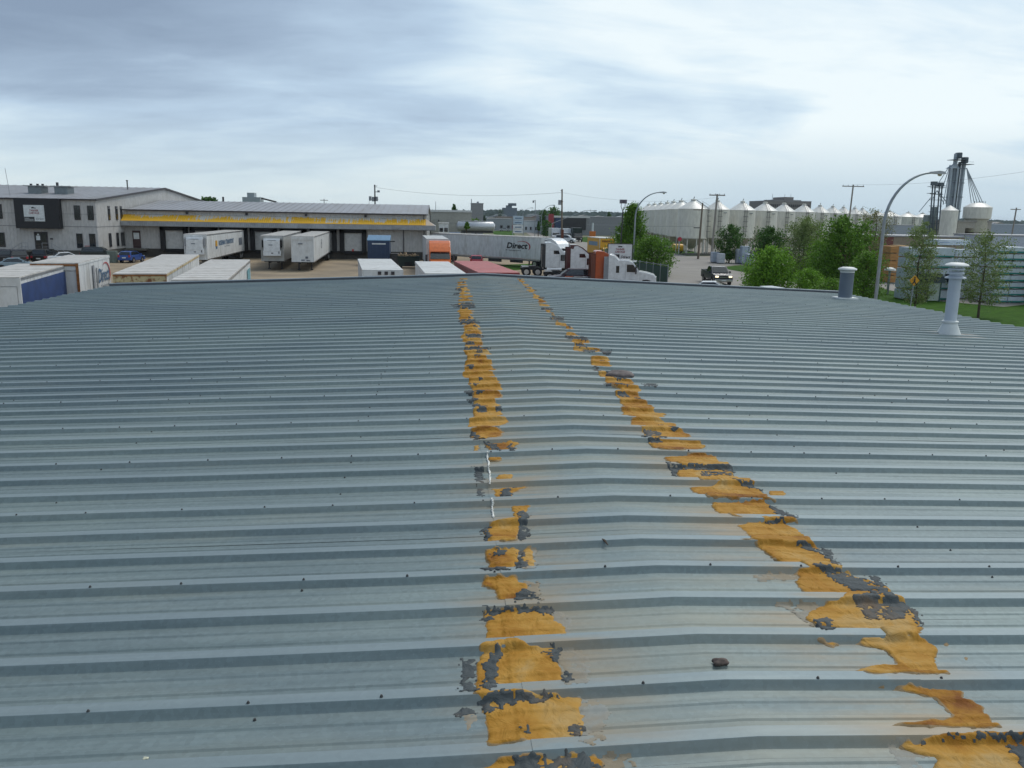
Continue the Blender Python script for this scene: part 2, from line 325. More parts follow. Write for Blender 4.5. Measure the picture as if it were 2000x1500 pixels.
def roofmat(name, stain):
    m = bpy.data.materials.new(name); m.use_nodes = True; t = m.node_tree; b = t.nodes['Principled BSDF']; nd = t.nodes; lk = t.links
    tcn = nd.new('ShaderNodeTexCoord')
    def mp(sc, loc=(0, 0, 0)):
        q = nd.new('ShaderNodeMapping'); q.inputs['Scale'].default_value = sc; q.inputs['Location'].default_value = loc; lk.new(tcn.outputs['Object'], q.inputs[0]); return q.outputs[0]
    def noise(v, s, d=5, r=0.6):
        q = nd.new('ShaderNodeTexNoise'); q.inputs['Scale'].default_value = s; q.inputs['Detail'].default_value = d; q.inputs['Roughness'].default_value = r; lk.new(v, q.inputs[0]); return q.outputs[0]
    def rmp(f, st):
        q = nd.new('ShaderNodeValToRGB'); lk.new(f, q.inputs[0]); e = q.color_ramp
        while len(e.elements) < len(st): e.elements.new(.5)
        for el, (p, c) in zip(e.elements, st): el.position = p; el.color = (*c, 1)
        return q.outputs[0]
    def mx(f, a, c, bt='MIX'):
        q = nd.new('ShaderNodeMix'); q.data_type = 'RGBA'; q.blend_type = bt
        if isinstance(f, float): q.inputs[0].default_value = f
        else: lk.new(f, q.inputs[0])
        for i, v in ((6, a), (7, c)):
            if isinstance(v, tuple): q.inputs[i].default_value = (*v, 1)
            else: lk.new(v, q.inputs[i])
        return q.outputs[2]
    streak = noise(mp((0.35, 14, 1)), 1.6, 7, 0.65)
    base = rmp(streak, [(0.28, (0.132, 0.178, 0.186)), (0.5, (0.162, 0.210, 0.219)), (0.72, (0.197, 0.246, 0.251))])
    cloudy = noise(mp((0.6, 1.3, 1), (4, 2, 0)), 0.8, 4, 0.55)
    base = mx(1.0, base, rmp(cloudy, [(0.3, (0.80, 0.83, 0.87)), (0.7, (1.14, 1.12, 1.06))]), 'MULTIPLY')
    vo = nd.new('ShaderNodeTexVoronoi'); vo.inputs['Scale'].default_value = 55; lk.new(mp((1, 1, 1)), vo.inputs[0])
    base = mx(1.0, base, rmp(vo.outputs['Color'], [(0.0, (0.90, 0.90, 0.90)), (1.0, (1.10, 1.10, 1.10))]), 'MULTIPLY')
    warm = noise(mp((0.55, 3.2, 1), (1, 7, 0)), 1.1, 6, 0.6)
    base = mx(rmp(warm, [(0.55 if not stain else 0.42, (0, 0, 0)), (0.80 if not stain else 0.70, (0.30,)*3 if not stain else (0.55,)*3)]), base, (0.27, 0.26, 0.195))
    speck = noise(mp((1, 1, 1)), 140, 2, 0.5)
    base = mx(rmp(speck, [(0.66, (0, 0, 0)), (0.72, (0.35,)*3)]), base, (0.26, 0.30, 0.31))
    sepn = nd.new('ShaderNodeSeparateXYZ'); lk.new(tcn.outputs['Object'], sepn.inputs[0])
    def mm(op, a, c=0.0, d=0.0):
        q = nd.new('ShaderNodeMath'); q.operation = op
        for i, v in enumerate((a, c, d)):
            if isinstance(v, (int, float)): q.inputs[i].default_value = v
            else: lk.new(v, q.inputs[i])
        return q.outputs[0]
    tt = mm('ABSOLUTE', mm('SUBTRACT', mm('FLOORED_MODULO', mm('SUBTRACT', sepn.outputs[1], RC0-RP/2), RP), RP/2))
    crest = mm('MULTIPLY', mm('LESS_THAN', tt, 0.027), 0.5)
    base = mx(crest, base, (0.235, 0.290, 0.314))  # rib crests painted lighter: horizon reflection put into the base colour
    ed = mm('ABSOLUTE', mm('SUBTRACT', mm('ABSOLUTE', mm('SUBTRACT', sepn.outputs[0], D0)), 0.58))
    near = mm('MULTIPLY', mm('MAXIMUM', mm('SUBTRACT', 1.0, mm('MULTIPLY', ed, 2.4)), 0.0), mm('MINIMUM', mm('MAXIMUM', mm('MULTIPLY', mm('SUBTRACT', 7.5, sepn.outputs[1]), 0.35), 0.25), 1.0))
    tan = noise(mp((0.9, 5.0, 1), (3, 1, 0)), 1.3, 6, 0.6)
    fac = mm('MULTIPLY', mm('MULTIPLY', mm('MAXIMUM', mm('SUBTRACT', tan, 0.42), 0.0), 4.5), near)
    base = mx(mm('MINIMUM', fac, 0.7), base, (0.27, 0.205, 0.125))
    lk.new(base, b.inputs['Base Color'])
    b.inputs['Metallic'].default_value = 0.30
    rr = rmp(noise(mp((0.4, 6, 1)), 3, 4), [(0.3, (0.50,)*3), (0.7, (0.62,)*3)]); lk.new(rr, b.inputs['Roughness'])
    bp = nd.new('ShaderNodeBump'); bp.inputs['Strength'].default_value = 0.30; bp.inputs['Distance'].default_value = 0.014
    lk.new(noise(mp((0.8, 2.2, 1)), 3, 4, 0.5), bp.inputs['Height']); lk.new(bp.outputs[0], b.inputs['Normal'])
    return m
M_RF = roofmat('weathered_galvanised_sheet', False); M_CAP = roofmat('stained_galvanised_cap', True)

bld = thing('metal_roofed_building', 'low building under the wide ribbed galvanised roof that fills the foreground', 'building')
def sheet_mesh(name, xs, n0, n1, lift, m, wob=0.0015):
    Ys = []
    for n in range(n0, n1):
        Ys += [RC0+n*RP+o for o in offs]
    Ys.append(RC0+n1*RP+offs[0]+0.018); Ys = [y for y in Ys if y <= YEND-0.01]
    if not Ys: return None
    Ys = np.array(Ys); X, YY = np.meshgrid(np.array(xs, float), Ys)
    ph = RNG.uniform(0, 6, 4)
    Z = zroof(X, YY)+prof(YY)+lift+wob*(np.sin(X*1.3+ph[0])+np.sin(X*2.9+YY*3+ph[1]))*0.7
    nx = len(xs); vs = np.stack([X, YY, Z], -1).reshape(-1, 3).tolist()
    fs = [(j*nx+i, j*nx+i+1, (j+1)*nx+i+1, (j+1)*nx+i) for j in range(len(Ys)-1) for i in range(nx-1)]
    me = bpy.data.meshes.new(name); me.from_pydata(vs, [], fs); me.materials.append(m)
    me.polygons.foreach_set('use_smooth', [True]*len(me.polygons)); me.set_sharp_from_angle(angle=R(22))
    o = bpy.data.objects.new(name, me); COL.objects.link(o); o.parent = bld; return o
CW = 0.68
for n in range(-26, 55, 3):
    n1 = min(n+3, 54); j = RNG.uniform(-0.03, 0.03, 2)
    if n1 <= n: continue
    tl = 0.0008*(((n+26)//3) % 2)
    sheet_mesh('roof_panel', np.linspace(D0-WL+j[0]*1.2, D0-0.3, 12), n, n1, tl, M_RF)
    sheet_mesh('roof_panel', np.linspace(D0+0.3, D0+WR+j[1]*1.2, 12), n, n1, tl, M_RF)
    k = RNG.uniform(-0.02, 0.02, 2)
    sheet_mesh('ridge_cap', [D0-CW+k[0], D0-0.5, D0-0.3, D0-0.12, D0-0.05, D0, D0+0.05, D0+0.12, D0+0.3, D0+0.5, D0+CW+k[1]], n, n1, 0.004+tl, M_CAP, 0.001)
# walls, eaves, gable trim
zl = lambda Y: float(zroof(D0-WL, Y)); zr_ = lambda Y: float(zroof(D0+WR, Y))
M_OWN = mat('own_wall_cladding', (0.35, 0.36, 0.36), 0.6)
xl, xr = D0-WL+0.12, D0+WR-0.12
b = MB()
b.add([(xl, YBEG, 0), (xl, YEND-.1, 0), (xl, YEND-.1, zl(YEND)-.05), (xl, YBEG, zl(YBEG)-.05)], [(0, 1, 2, 3)])
b.add([(xr, YBEG, 0), (xr, YEND-.1, 0), (xr, YEND-.1, zr_(YEND)-.05), (xr, YBEG, zr_(YBEG)-.05)], [(3, 2, 1, 0)])
for Yw in (YBEG+.02, YEND-.12):
    b.add([(xl, Yw, 0), (xr, Yw, 0), (xr, Yw, zr_(Yw)-.05), (D0, Yw, float(zroof(D0, Yw))-.05), (xl, Yw, zl(Yw)-.05)], [(0, 1, 2, 3, 4)])
b.build('wall', M_OWN, bld)
M_GTRIM = mat('gable_flashing', (0.20, 0.235, 0.265), 0.5, metal=0.3)
def gtrim(x0, x1, name, y0, y1, z0, z1, m):
    q = MB(); n = 8
    xs = np.linspace(x0, x1, n)
    for a, c in zip(xs[:-1], xs[1:]):
        za, zc_ = float(zroof(a, YEND)), float(zroof(c, YEND))
        q.add([(a, y0, za+z0), (c, y0, zc_+z0), (c, y1, zc_+z0), (a, y1, za+z0), (a, y0, za+z1), (c, y0, zc_+z1), (c, y1, zc_+z1), (a, y1, za+z1)],
              [(0, 3, 2, 1), (4, 5, 6, 7), (0, 1, 5, 4), (2, 3, 7, 6)])
    return q.build(name, m, bld)
gtrim(D0-WL-.02, D0, 'gable_trim', YEND-.03, YEND+.12, -0.12, 0.068, M_GTRIM); gtrim(D0, D0+WR+.02, 'gable_trim', YEND-.03, YEND+.12, -0.12, 0.068, M_GTRIM)
gtrim(D0-WL, D0, 'gable_shade_strip', YEND-.055, YEND-.033, 0.0, 0.052, mat('shade_strip_grey', (0.075, 0.085, 0.10), .5)); gtrim(D0, D0+WR, 'gable_shade_strip', YEND-.055, YEND-.033, 0.0, 0.052, MATS['shade_strip_grey'])  # added dark strip painting the shadow line along the gable trim
# fasteners
q = MB()
def screw(x, Y, s=0.52):
    z = float(zroof(x, Y)+prof(Y)); z += 0.004 if abs(x-D0) < CW else 0
    q.cone((x, Y, z-.001), (x, Y, z+.004), 0.011*s, 0.010*s, 7); q.cone((x, Y, z+.003), (x, Y, z+.008), 0.0075*s, 0.0065*s, 6)
for n in range(-6, 54):
    Yc = RC0+n*RP
    for side in (-1, 1):
        Wd = WL if side < 0 else WR
        if (n+1) % 3 == 0 and (n < 20 or n % 2):
            x = 0.22 if n % 2 else 0.3
            while x < Wd-0.1:
                screw(D0+side*(x+random.uniform(-.03, .03)), Yc-0.018+random.uniform(-.004, .004)); x += random.choice((0.40, 0.43, 0.46))
        for u in (1.52, 3.05, 4.6, 6.1, 7.6):
            if random.random() < 0.55: screw(D0+side*(u+random.uniform(-.012, .012)), Yc-0.068)
tag(q.build('fastener', mat('fastener_head', (0.075, 0.075, 0.075), 0.6, metal=0.3), bld), kind='stuff')

# ---- sealant smeared along both edges of the ridge cap
def roofhit(px, py):
    v = ray(px, py); z = HR
    for _ in range(12):
        t = (z-CAMH)/v.z; z = float(zroof(v.x*t, v.y*t))
    t = (z-CAMH)/v.z; t0 = t*(1-0.06/abs(CAMH-z)*1.2)
    tt_ = np.linspace(t0, t, 160); hh = CAMH+v.z*tt_-zroof(v.x*tt_, v.y*tt_)-prof(v.y*tt_)
    k = np.where(hh <= 0)[0]
    if len(k): t = float(tt_[k[0]])
    return (v.x*t, v.y*t)
def vnoise(X, Y, s, seed):
    r = np.random.RandomState(seed).rand(128, 128)
    x = X*s; y = Y*s; xi = np.floor(x).astype(int); yi = np.floor(y).astype(int); fx = x-xi; fy = y-yi
    fx = fx*fx*(3-2*fx); fy = fy*fy*(3-2*fy); g = lambda a, c: r[a % 128, c % 128]
    return (g(xi, yi)*(1-fx)+g(xi+1, yi)*fx)*(1-fy)+(g(xi, yi+1)*(1-fx)+g(xi+1, yi+1)*fx)*fy-0.5
def fbm(X, Y, s, seed, o=4):
    t = 0; a = 1.0
    for k in range(o): t = t+a*vnoise(X+k*7.3, Y+k*3.1, s*2**k, seed+k); a *= 0.55
    return t
def inpoly(X, Y, P):
    ins = np.zeros(X.shape, bool); n = len(P)
    for i in range(n):
        x0, y0 = P[i]; x1, y1 = P[(i+1) % n]
        if y0 == y1: continue
        c = ((Y > y0) != (Y > y1)) & (X < (x1-x0)*(Y-y0)/(y1-y0)+x0); ins ^= c
    return ins
OR_L = [
 [(945,1188),(975,1185),(1070,1190),(1085,1215),(1112,1237),(1090,1247),(1000,1252),(948,1250),(948,1225),(942,1200)],
 [(930,1320),(938,1285),(955,1264),(985,1258),(1085,1268),(1090,1310),(1105,1340),(1050,1343),(985,1352),(920,1354)],
 [(935,1380),(945,1360),(1000,1356),(1100,1366),(1135,1370),(1142,1400),(1130,1440),(1060,1455),(1000,1458),(938,1460),(950,1425),(935,1395)],
 [(935,1500),(960,1480),(1020,1462),(1060,1472),(1160,1470),(1170,1490),(1160,1540),(930,1540)],
 [(942,1132),(1010,1128),(1034,1150),(1025,1167),(990,1178),(972,1172),(975,1152),(940,1146)],
 [(945,1075),(1010,1072),(1014,1112),(965,1117),(950,1090)],
 [(943,1035),(960,1026),(1018,1022),(1010,1056),(950,1061),(940,1048)],
 [(1000,990),(1038,988),(1027,1005),(1020,1016),(1008,1013)], [(1005,1014),(1030,1012),(1022,1022),(950,1026)],
 [(960,957),(1028,953),(1003,966),(1002,974),(975,972)], [(968,930),(1000,928),(998,940),(975,940)],
 [(948,868),(1012,867),(1002,882),(955,884)], [(925,872),(935,870),(932,885),(924,882)],
 [(955,897),(980,896),(978,902),(955,903)], [(1040,1072),(1042,1110),(1022,1110),(1020,1075)]]
DK_L = [
 [(955,1283),(975,1265),(988,1268),(980,1300),(975,1320),(958,1347),(938,1346),(950,1305)], [(1062,1267),(1090,1268),(1092,1300),(1070,1290),(1060,1283)],
 [(925,1356),(975,1352),(1000,1360),(1065,1366),(1068,1380),(985,1380),(960,1395),(935,1398),(930,1380)], [(1065,1366),(1110,1367),(1105,1371),(1065,1372)],
 [(940,1188),(1000,1184),(1075,1188),(1072,1204),(1050,1200),(990,1200),(962,1204),(948,1222),(938,1212)],
 [(995,1490),(1010,1480),(1060,1472),(1150,1476),(1165,1500),(1160,1540),(1000,1540)], [(1012,1078),(1026,1082),(1032,1110),(1008,1112),(1014,1095)], [(965,1080),(985,1078),(984,1092),(966,1094)],
 [(1005,1162),(1035,1152),(1050,1170),(1000,1176)], [(1012,1000),(1032,1005),(1034,1050),(1018,1060),(1014,1030)], [(940,1037),(955,1028),(948,1055),(936,1060)],
 [(1095,1316),(1115,1323),(1118,1335),(1097,1336)], [(1105,1424),(1130,1424),(1135,1442),(1100,1440)], [(1012,1418),(1022,1440),(1035,1440),(1020,1425)],
 [(920,912),(936,910),(945,945),(932,940)], [(925,950),(940,952),(943,975),(932,966)], [(948,862),(965,868),(975,884),(955,880)], [(994,872),(1004,872),(1000,884),(992,884)], [(1000,950),(1005,968),(985,972),(980,966)],
 [(942,1108),(1000,1112),(1000,1116),(942,1115)], [(900,1283),(928,1283),(930,1320),(926,1352),(904,1350),(898,1320)], [(898,1385),(925,1384),(920,1400),(896,1402)], [(893,595),(925,592),(930,604),(895,603)], [(895,626),(930,624),(938,632),(896,634)], [(905,652),(945,656),(945,661),(910,660)],
 [(880,596),(900,594),(902,604),(886,602)], [(888,565),(898,563),(900,568),(890,568)], [(908,763),(922,762),(920,771),(906,771)], [(908,780),(925,779),(935,784),(915,785)], [(920,846),(932,848),(934,860),(922,860)], [(968,796),(980,795),(978,806),(970,808)], [(921,792),(934,788),(930,798),(922,800)], [(905,679),(960,678),(958,683),(903,685)], [(886,574),(900,572),(895,576),(884,578)]]
OR_R = [
 [(1298,895),(1345,887),(1400,888),(1415,908),(1330,912)], [(1325,925),(1350,916),(1430,918),(1436,937),(1330,939)],
 [(1352,955),(1390,950),(1420,936),(1470,946),(1495,966),(1502,977),(1378,973)], [(1386,985),(1440,983),(1495,983),(1548,1012),(1500,1013),(1430,1010),(1395,1000)],
 [(1433,1028),(1470,1018),(1530,1018),(1560,1036),(1592,1060),(1470,1056),(1460,1040)], [(1478,1070),(1545,1063),(1585,1060),(1612,1085),(1648,1106),(1530,1101),(1500,1082)],
 [(1540,1118),(1590,1108),(1660,1115),(1730,1147),(1760,1170),(1700,1172),(1610,1162),(1560,1152),(1555,1130)],
 [(1588,1190),(1640,1165),(1700,1162),(1760,1172),(1790,1200),(1808,1229),(1750,1230),(1600,1226),(1580,1210)],
 [(1718,1222),(1752,1222),(1760,1236),(1820,1262),(1847,1316),(1700,1319),(1660,1312),(1700,1305),(1757,1302),(1750,1288),(1713,1268),(1658,1258),(1710,1240)],
 [(1688,1350),(1790,1342),(1887,1345),(1875,1365),(1910,1378),(1957,1421),(1800,1422),(1728,1420),(1800,1407),(1857,1404),(1840,1385),(1822,1365),(1760,1352)],
 [(1745,1465),(1800,1442),(1900,1430),(2100,1428),(2100,1560),(1800,1560),(1830,1490)], [(1592,1252),(1632,1252),(1625,1266),(1605,1262)], [(1838,1256),(1850,1256),(1848,1262),(1840,1262)], [(1877,1281),(1888,1283),(1884,1290),(1878,1289)],
 [(1500,958),(1530,958),(1530,975),(1505,974)], [(1436,1057),(1500,1052),(1590,1060),(1560,1064),(1500,1066)]]
DK_R = [
 [(1320,914),(1400,908),(1432,915),(1437,925),(1400,918),(1330,922)], [(1368,925),(1400,924),(1430,928),(1432,932),(1395,930),(1370,934)], [(1424,936),(1468,944),(1496,964),(1470,956)], [(1494,982),(1532,1000),(1522,1004),(1500,994)],
 [(1498,1014),(1535,1012),(1538,1026),(1505,1025)], [(1558,1056),(1590,1062),(1622,1086),(1598,1080)], [(1590,1104),(1625,1108),(1660,1122),(1700,1142),(1742,1172),(1700,1162),(1650,1147),(1612,1128)],
 [(1660,1166),(1720,1162),(1775,1188),(1770,1215),(1700,1216),(1680,1192)], [(1700,1150),(1740,1158),(1742,1172),(1700,1168)], [(1825,1440),(2100,1428),(2100,1446),(1900,1450),(1835,1452)], [(1970,1462),(2100,1450),(2100,1540),(2000,1520),(1978,1480)],
 [(1792,1443),(1822,1446),(1812,1462),(1785,1460)], [(1598,1214),(1625,1212),(1632,1230),(1600,1230)], [(1604,1062),(1616,1062),(1625,1080),(1642,1104),(1622,1102)], [(1512,1000),(1535,1000),(1560,1012),(1530,1010)],
 [(1690,1108),(1718,1130),(1742,1165),(1725,1158),(1700,1130)], [(1772,1188),(1792,1195),(1814,1229),(1790,1226)], [(1308,904),(1325,912),(1325,935),(1312,925)],
 [(1255,843),(1275,842),(1290,850),(1260,855)], [(1205,768),(1225,768),(1235,778),(1212,778)], [(1080,602),(1060,604),(1078,608)], [(1075,620),(1102,620),(1100,627),(1075,626)], [(1105,656),(1150,660),(1148,665),(1110,664)], [(1170,684),(1195,684),(1195,692),(1178,692)], [(1128,675),(1146,675),(1146,680),(1130,680)], [(1140,684),(1165,683),(1165,688),(1142,690)], [(1255,749),(1282,750),(1285,758),(1262,758)], [(1180,750),(1232,752),(1230,756),(1185,755)],[(1160,716),(1172,722),(1168,728),(1158,724)]]
ROW_L = [(545,897,914),(552,893,912),(558,893,915),(563,890,916),(569,896,920),(575,896,920),(581,897,924),(587,894,926),(593,890,928),(600,893,928),(606,892,928),(613,897,925),(620,896,928),(628,896,925),(636,905,940),(642,904,940),(648,902,944),(655,900,946),(662,905,930),(668,910,945),(673,908,945),(680,905,950),(687,910,940),(694,910,962),(703,912,952),(714,908,966),(726,903,972),(738,905,970),(750,912,978),(763,922,988),(778,920,985),(793,925,975),(809,925,982),(828,912,997),(849,918,985)]
ROW_R = [(545,1010,1023),(550,1015,1026),(556,1022,1034),(562,1026,1040),(568,1030,1050),(578,1042,1058),(584,1044,1062),(590,1048,1068),(597,1053,1074),(604,1060,1078),(616,1080,1088),(624,1076,1102),(632,1086,1108),(642,1103,1120),(653,1105,1130),(664,1115,1150),(673,1122,1145),(686,1125,1178),(704,1155,1192),(716,1160,1203),(728,1170,1200),(740,1180,1235),(753,1215,1250),(766,1225,1264),(780,1215,1265),(798,1212,1292),(815,1225,1308),(834,1268,1332),(854,1266,1348),(875,1275,1382)]
def conv(polys): return [[roofhit(*p) for p in P] for P in polys]
def rowpolys(rows, sd):
    r = np.random.RandomState(sd); o = []
    for y, a, c in rows:
        x0, Y0 = roofhit(a, y); x1, Y1 = roofhit(c, y); Yc = (Y0+Y1)/2; h = (0.135 if Yc < 6.5 else 0.165)+r.rand()*0.03; n = round((Yc-RC0-RP/2)/RP); Yb = RC0+RP/2+n*RP
        Yc = Yb+r.uniform(-.02, .02); wdt = x1-x0; x0 -= .02*wdt
        o.append([(x0, Yc-h*.5), (x0+wdt*.1, Yc-h), (x0+wdt*r.uniform(.35, .7), Yc-h*r.uniform(.7, 1.1)), (x1, Yc-h*.1+h*r.uniform(0, .5)), (x1-wdt*.05, Yc+h*.7), (x0+wdt*.4, Yc+h*1.1), (x0+wdt*.05, Yc+h*.8)])
    return o
def sealmat(name, cols, rough, bumpd, dk=None):
    m = bpy.data.materials.new(name); m.use_nodes = True; t = m.node_tree; b = t.nodes['Principled BSDF']; nd = t.nodes; lk = t.links
    tcn = nd.new('ShaderNodeTexCoord')
    n1 = nd.new('ShaderNodeTexNoise'); n1.inputs['Scale'].default_value = 3.2; n1.inputs['Detail'].default_value = 8; n1.inputs['Roughness'].default_value = 0.6; n1.inputs['Distortion'].default_value = 0.5; lk.new(tcn.outputs['Object'], n1.inputs[0])
    rp = nd.new('ShaderNodeValToRGB'); lk.new(n1.outputs[0], rp.inputs[0]); e = rp.color_ramp
    while len(e.elements) < len(cols): e.elements.new(.5)
    for el, (p, c) in zip(e.elements, cols): el.position = p; el.color = (*c, 1)
    o = rp.outputs[0]
    if dk:
        n3 = nd.new('ShaderNodeTexNoise'); n3.inputs['Scale'].default_value = 24; n3.inputs['Detail'].default_value = 6; n3.inputs['Roughness'].default_value = 0.7; lk.new(tcn.outputs['Object'], n3.inputs[0])
        r3 = nd.new('ShaderNodeValToRGB'); lk.new(n3.outputs[0], r3.inputs[0]); r3.color_ramp.elements[0].position = 0.62; r3.color_ramp.elements[1].position = 0.70
        mx = nd.new('ShaderNodeMix'); mx.data_type = 'RGBA'; lk.new(r3.outputs[0], mx.inputs[0]); lk.new(o, mx.inputs[6]); mx.inputs[7].default_value = (*dk, 1); o = mx.outputs[2]
    if name.startswith('ochre'):
        at = nd.new('ShaderNodeAttribute'); at.attribute_name = 'thickness'
        ad = nd.new('ShaderNodeMath'); ad.operation = 'ADD'; lk.new(at.outputs['Fac'], ad.inputs[0])
        sc_ = nd.new('ShaderNodeMath'); sc_.operation = 'MULTIPLY'; lk.new(n1.outputs[0], sc_.inputs[0]); sc_.inputs[1].default_value = 0.7; lk.new(sc_.outputs[0], ad.inputs[1])
        r4 = nd.new('ShaderNodeValToRGB'); lk.new(ad.outputs[0], r4.inputs[0]); r4.color_ramp.elements[0].position = 0.86; r4.color_ramp.elements[1].position = 1.02
        mx4 = nd.new('ShaderNodeMix'); mx4.data_type = 'RGBA'; lk.new(r4.outputs[0], mx4.inputs[0]); mx4.inputs[6].default_value = (0.26, 0.185, 0.10, 1); lk.new(o, mx4.inputs[7]); o = mx4.outputs[2]
    lk.new(o, b.inputs['Base Color']); b.inputs['Roughness'].default_value = rough; b.inputs['Specular IOR Level'].default_value = 0.25
    n2 = nd.new('ShaderNodeTexNoise'); n2.inputs['Scale'].default_value = 14; n2.inputs['Detail'].default_value = 5; n2.inputs['Distortion'].default_value = 1.2; lk.new(tcn.outputs['Object'], n2.inputs[0])
    bp = nd.new('ShaderNodeBump'); bp.inputs['Strength'].default_value = 0.5; bp.inputs['Distance'].default_value = bumpd; lk.new(n2.outputs[0], bp.inputs['Height']); lk.new(bp.outputs[0], b.inputs['Normal'])
    return m
M_OR = sealmat('ochre_sealant', [(0.32, (0.17, 0.055, 0.003)), (0.44, (0.32, 0.148, 0.012)), (0.55, (0.40, 0.212, 0.034)), (0.68, (0.40, 0.265, 0.10))], 0.75, 0.03)
M_DK = sealmat('peeling_grey_tar', [(0.3, (0.036, 0.044, 0.048)), (0.55, (0.066, 0.078, 0.082)), (0.72, (0.12, 0.085, 0.055))], 0.7, 0.03, dk=(0.03, 0.022, 0.016))
FORCE = []; FILM = []
M_FILM = sealmat('tan_residue', [(0.35, (0.20, 0.17, 0.12)), (0.5, (0.25, 0.21, 0.15)), (0.65, (0.25, 0.26, 0.24))], 0.7, 0.01)
def strip(xa, xb, Ya, Yb, du, dY, orp, dkp, seed):
    xs = np.arange(xa, xb, du); Ys = np.arange(Ya, Yb, dY); X, Y = np.meshgrid(xs, Ys)
    wx = X+0.030*fbm(X, Y, 9, seed)+0.014*fbm(X, Y, 60, seed+20, 3); wy = Y+0.018*fbm(X, Y, 9, seed+9)+0.012*fbm(X, Y, 60, seed+33, 3)
    base = zroof(X, Y)+prof(Y)+np.where(np.abs(X-D0) < CW+.02, 0.0046, 0.0006)
    crest = prof(Y) > 0.022
    rag = fbm(X, Y, 40, seed+50, 4)
    res = {}
    for nm, polys in (('o', orp), ('d', dkp)):
        mk = np.zeros(X.shape, bool)
        for P in polys:
            a = np.array(P)
            if a[:, 1].max() < Ya-.1 or a[:, 1].min() > Yb+.1: continue
            if nm == 'd': mk |= inpoly(wx+0.026*fbm(X, Y, 70, seed+70, 4), wy+0.020*fbm(X, Y, 70, seed+80, 4), P)
            else: mk |= inpoly(wx, wy, P)
        if nm == 'o':
            for P in FORCE: mk |= inpoly(wx, wy, P)
            mk0 = np.zeros(X.shape, bool)
            for P in FORCE: mk0 |= inpoly(wx, wy, P)
            mk &= mk0 | ~(crest & (fbm(X, Y, 3, seed+90, 2) < np.where(Y < 5.6, 0.16 if X[0, 0] < D0 else 0.0, -.9)))
        else:
            mk &= rag > -0.36
        f = mk.astype(float)
        for _ in range(0 if nm == 'd' else 2):
            g = np.pad(f, 1, mode='edge'); f = (g[:-2, 1:-1]+g[2:, 1:-1]+g[1:-1, :-2]+g[1:-1, 2:]+2*g[1:-1, 1:-1])/6
        res[nm] = f
        if nm == 'o':
            g2 = mk.astype(float)
            for _ in range(9):
                g = np.pad(g2, 1, mode='edge'); g2 = (g[:-2, 1:-1]+g[2:, 1:-1]+g[1:-1, :-2]+g[1:-1, 2:]+g[1:-1, 1:-1])/5
            thick_ = g2
    res['d'] = np.where(res['o'] > .99, res['d'], res['d'])
    th = 0.0040+0.009*np.clip(fbm(X, Y, 4, seed+3, 3)+.3, 0, 1)
    # the thick smear rises a little over the foot of each rib
    zo = base+(res['o']-0.45)*2*th
    zd_ = np.maximum(base, np.where(res['o'] > .45, zo, base))+(res['d']-0.45)*(0.005+0.006*np.clip(rag+.2, 0, 1))
    ny, nx = X.shape
    bay = np.floor((Ys-RC0)/RP).astype(int)
    fm = np.zeros(X.shape, bool)
    for P in FILM: fm |= inpoly(wx+.02*fbm(X, Y, 30, seed+5, 4), wy+.02*fbm(X, Y, 30, seed+6, 4), P)
    fm &= rag > -.25
    res['f'] = fm.astype(float); zf = base+(res['f']-.45)*.0018
    for nm, Z, mt, oname in (('o', zo, M_OR, 'sealant_patch'), ('d', zd_, M_DK, 'tar_patch'), ('f', zf, M_FILM, 'residue_film')):
        f = res[nm]; keep = (f[:-1, :-1]+f[1:, :-1]+f[:-1, 1:]+f[1:, 1:])/4 > 0.30
        for bb in np.unique(bay):
            rows = np.where(bay[:-1] == bb)[0]
            if not len(rows): continue
            kk = np.zeros_like(keep); kk[rows] = keep[rows]
            jj, ii = np.where(kk)
            if len(jj) < 6: continue
            a = jj*nx+ii; quads = np.stack([a, a+1, a+nx+1, a+nx], 1)
            u, inv = np.unique(quads, return_inverse=True); inv = inv.reshape(quads.shape)
            V = np.stack([X.ravel()[u], Y.ravel()[u], Z.ravel()[u]], 1)
            me = bpy.data.meshes.new(oname); me.from_pydata(V.tolist(), [], inv.tolist()); me.materials.append(mt)
            if nm == 'o': me.attributes.new('thickness', 'FLOAT', 'POINT').data.foreach_set('value', thick_.ravel()[u].astype(np.float32))
            me.polygons.foreach_set('use_smooth', [True]*len(me.polygons))
            o = bpy.data.objects.new(oname, me); COL.objects.link(o); o.parent = bld
            if nm in 'df': o['kind'] = 'stuff'
FORCE = conv([[(1330,906),(1415,903),(1432,924),(1338,927)],[(1395,934),(1438,932),(1476,950),(1415,948)],[(1492,974),(1506,974),(1520,986),(1492,986)],[(1480,1008),(1550,1010),(1562,1026),(1500,1024)],[(1505,1052),(1594,1057),(1606,1074),(1535,1072)],[(1540,1098),(1648,1104),(1645,1122),(1580,1116)],[(1660,1158),(1762,1167),(1765,1182),(1640,1178)],[(1716,1218),(1800,1224),(1800,1250),(1728,1244)],[(945,1252),(1010,1250),(1040,1268),(935,1272)],[(930,1350),(1000,1348),(1040,1366),(935,1370)],[(1380,886),(1405,888),(1400,894),(1370,892)]])
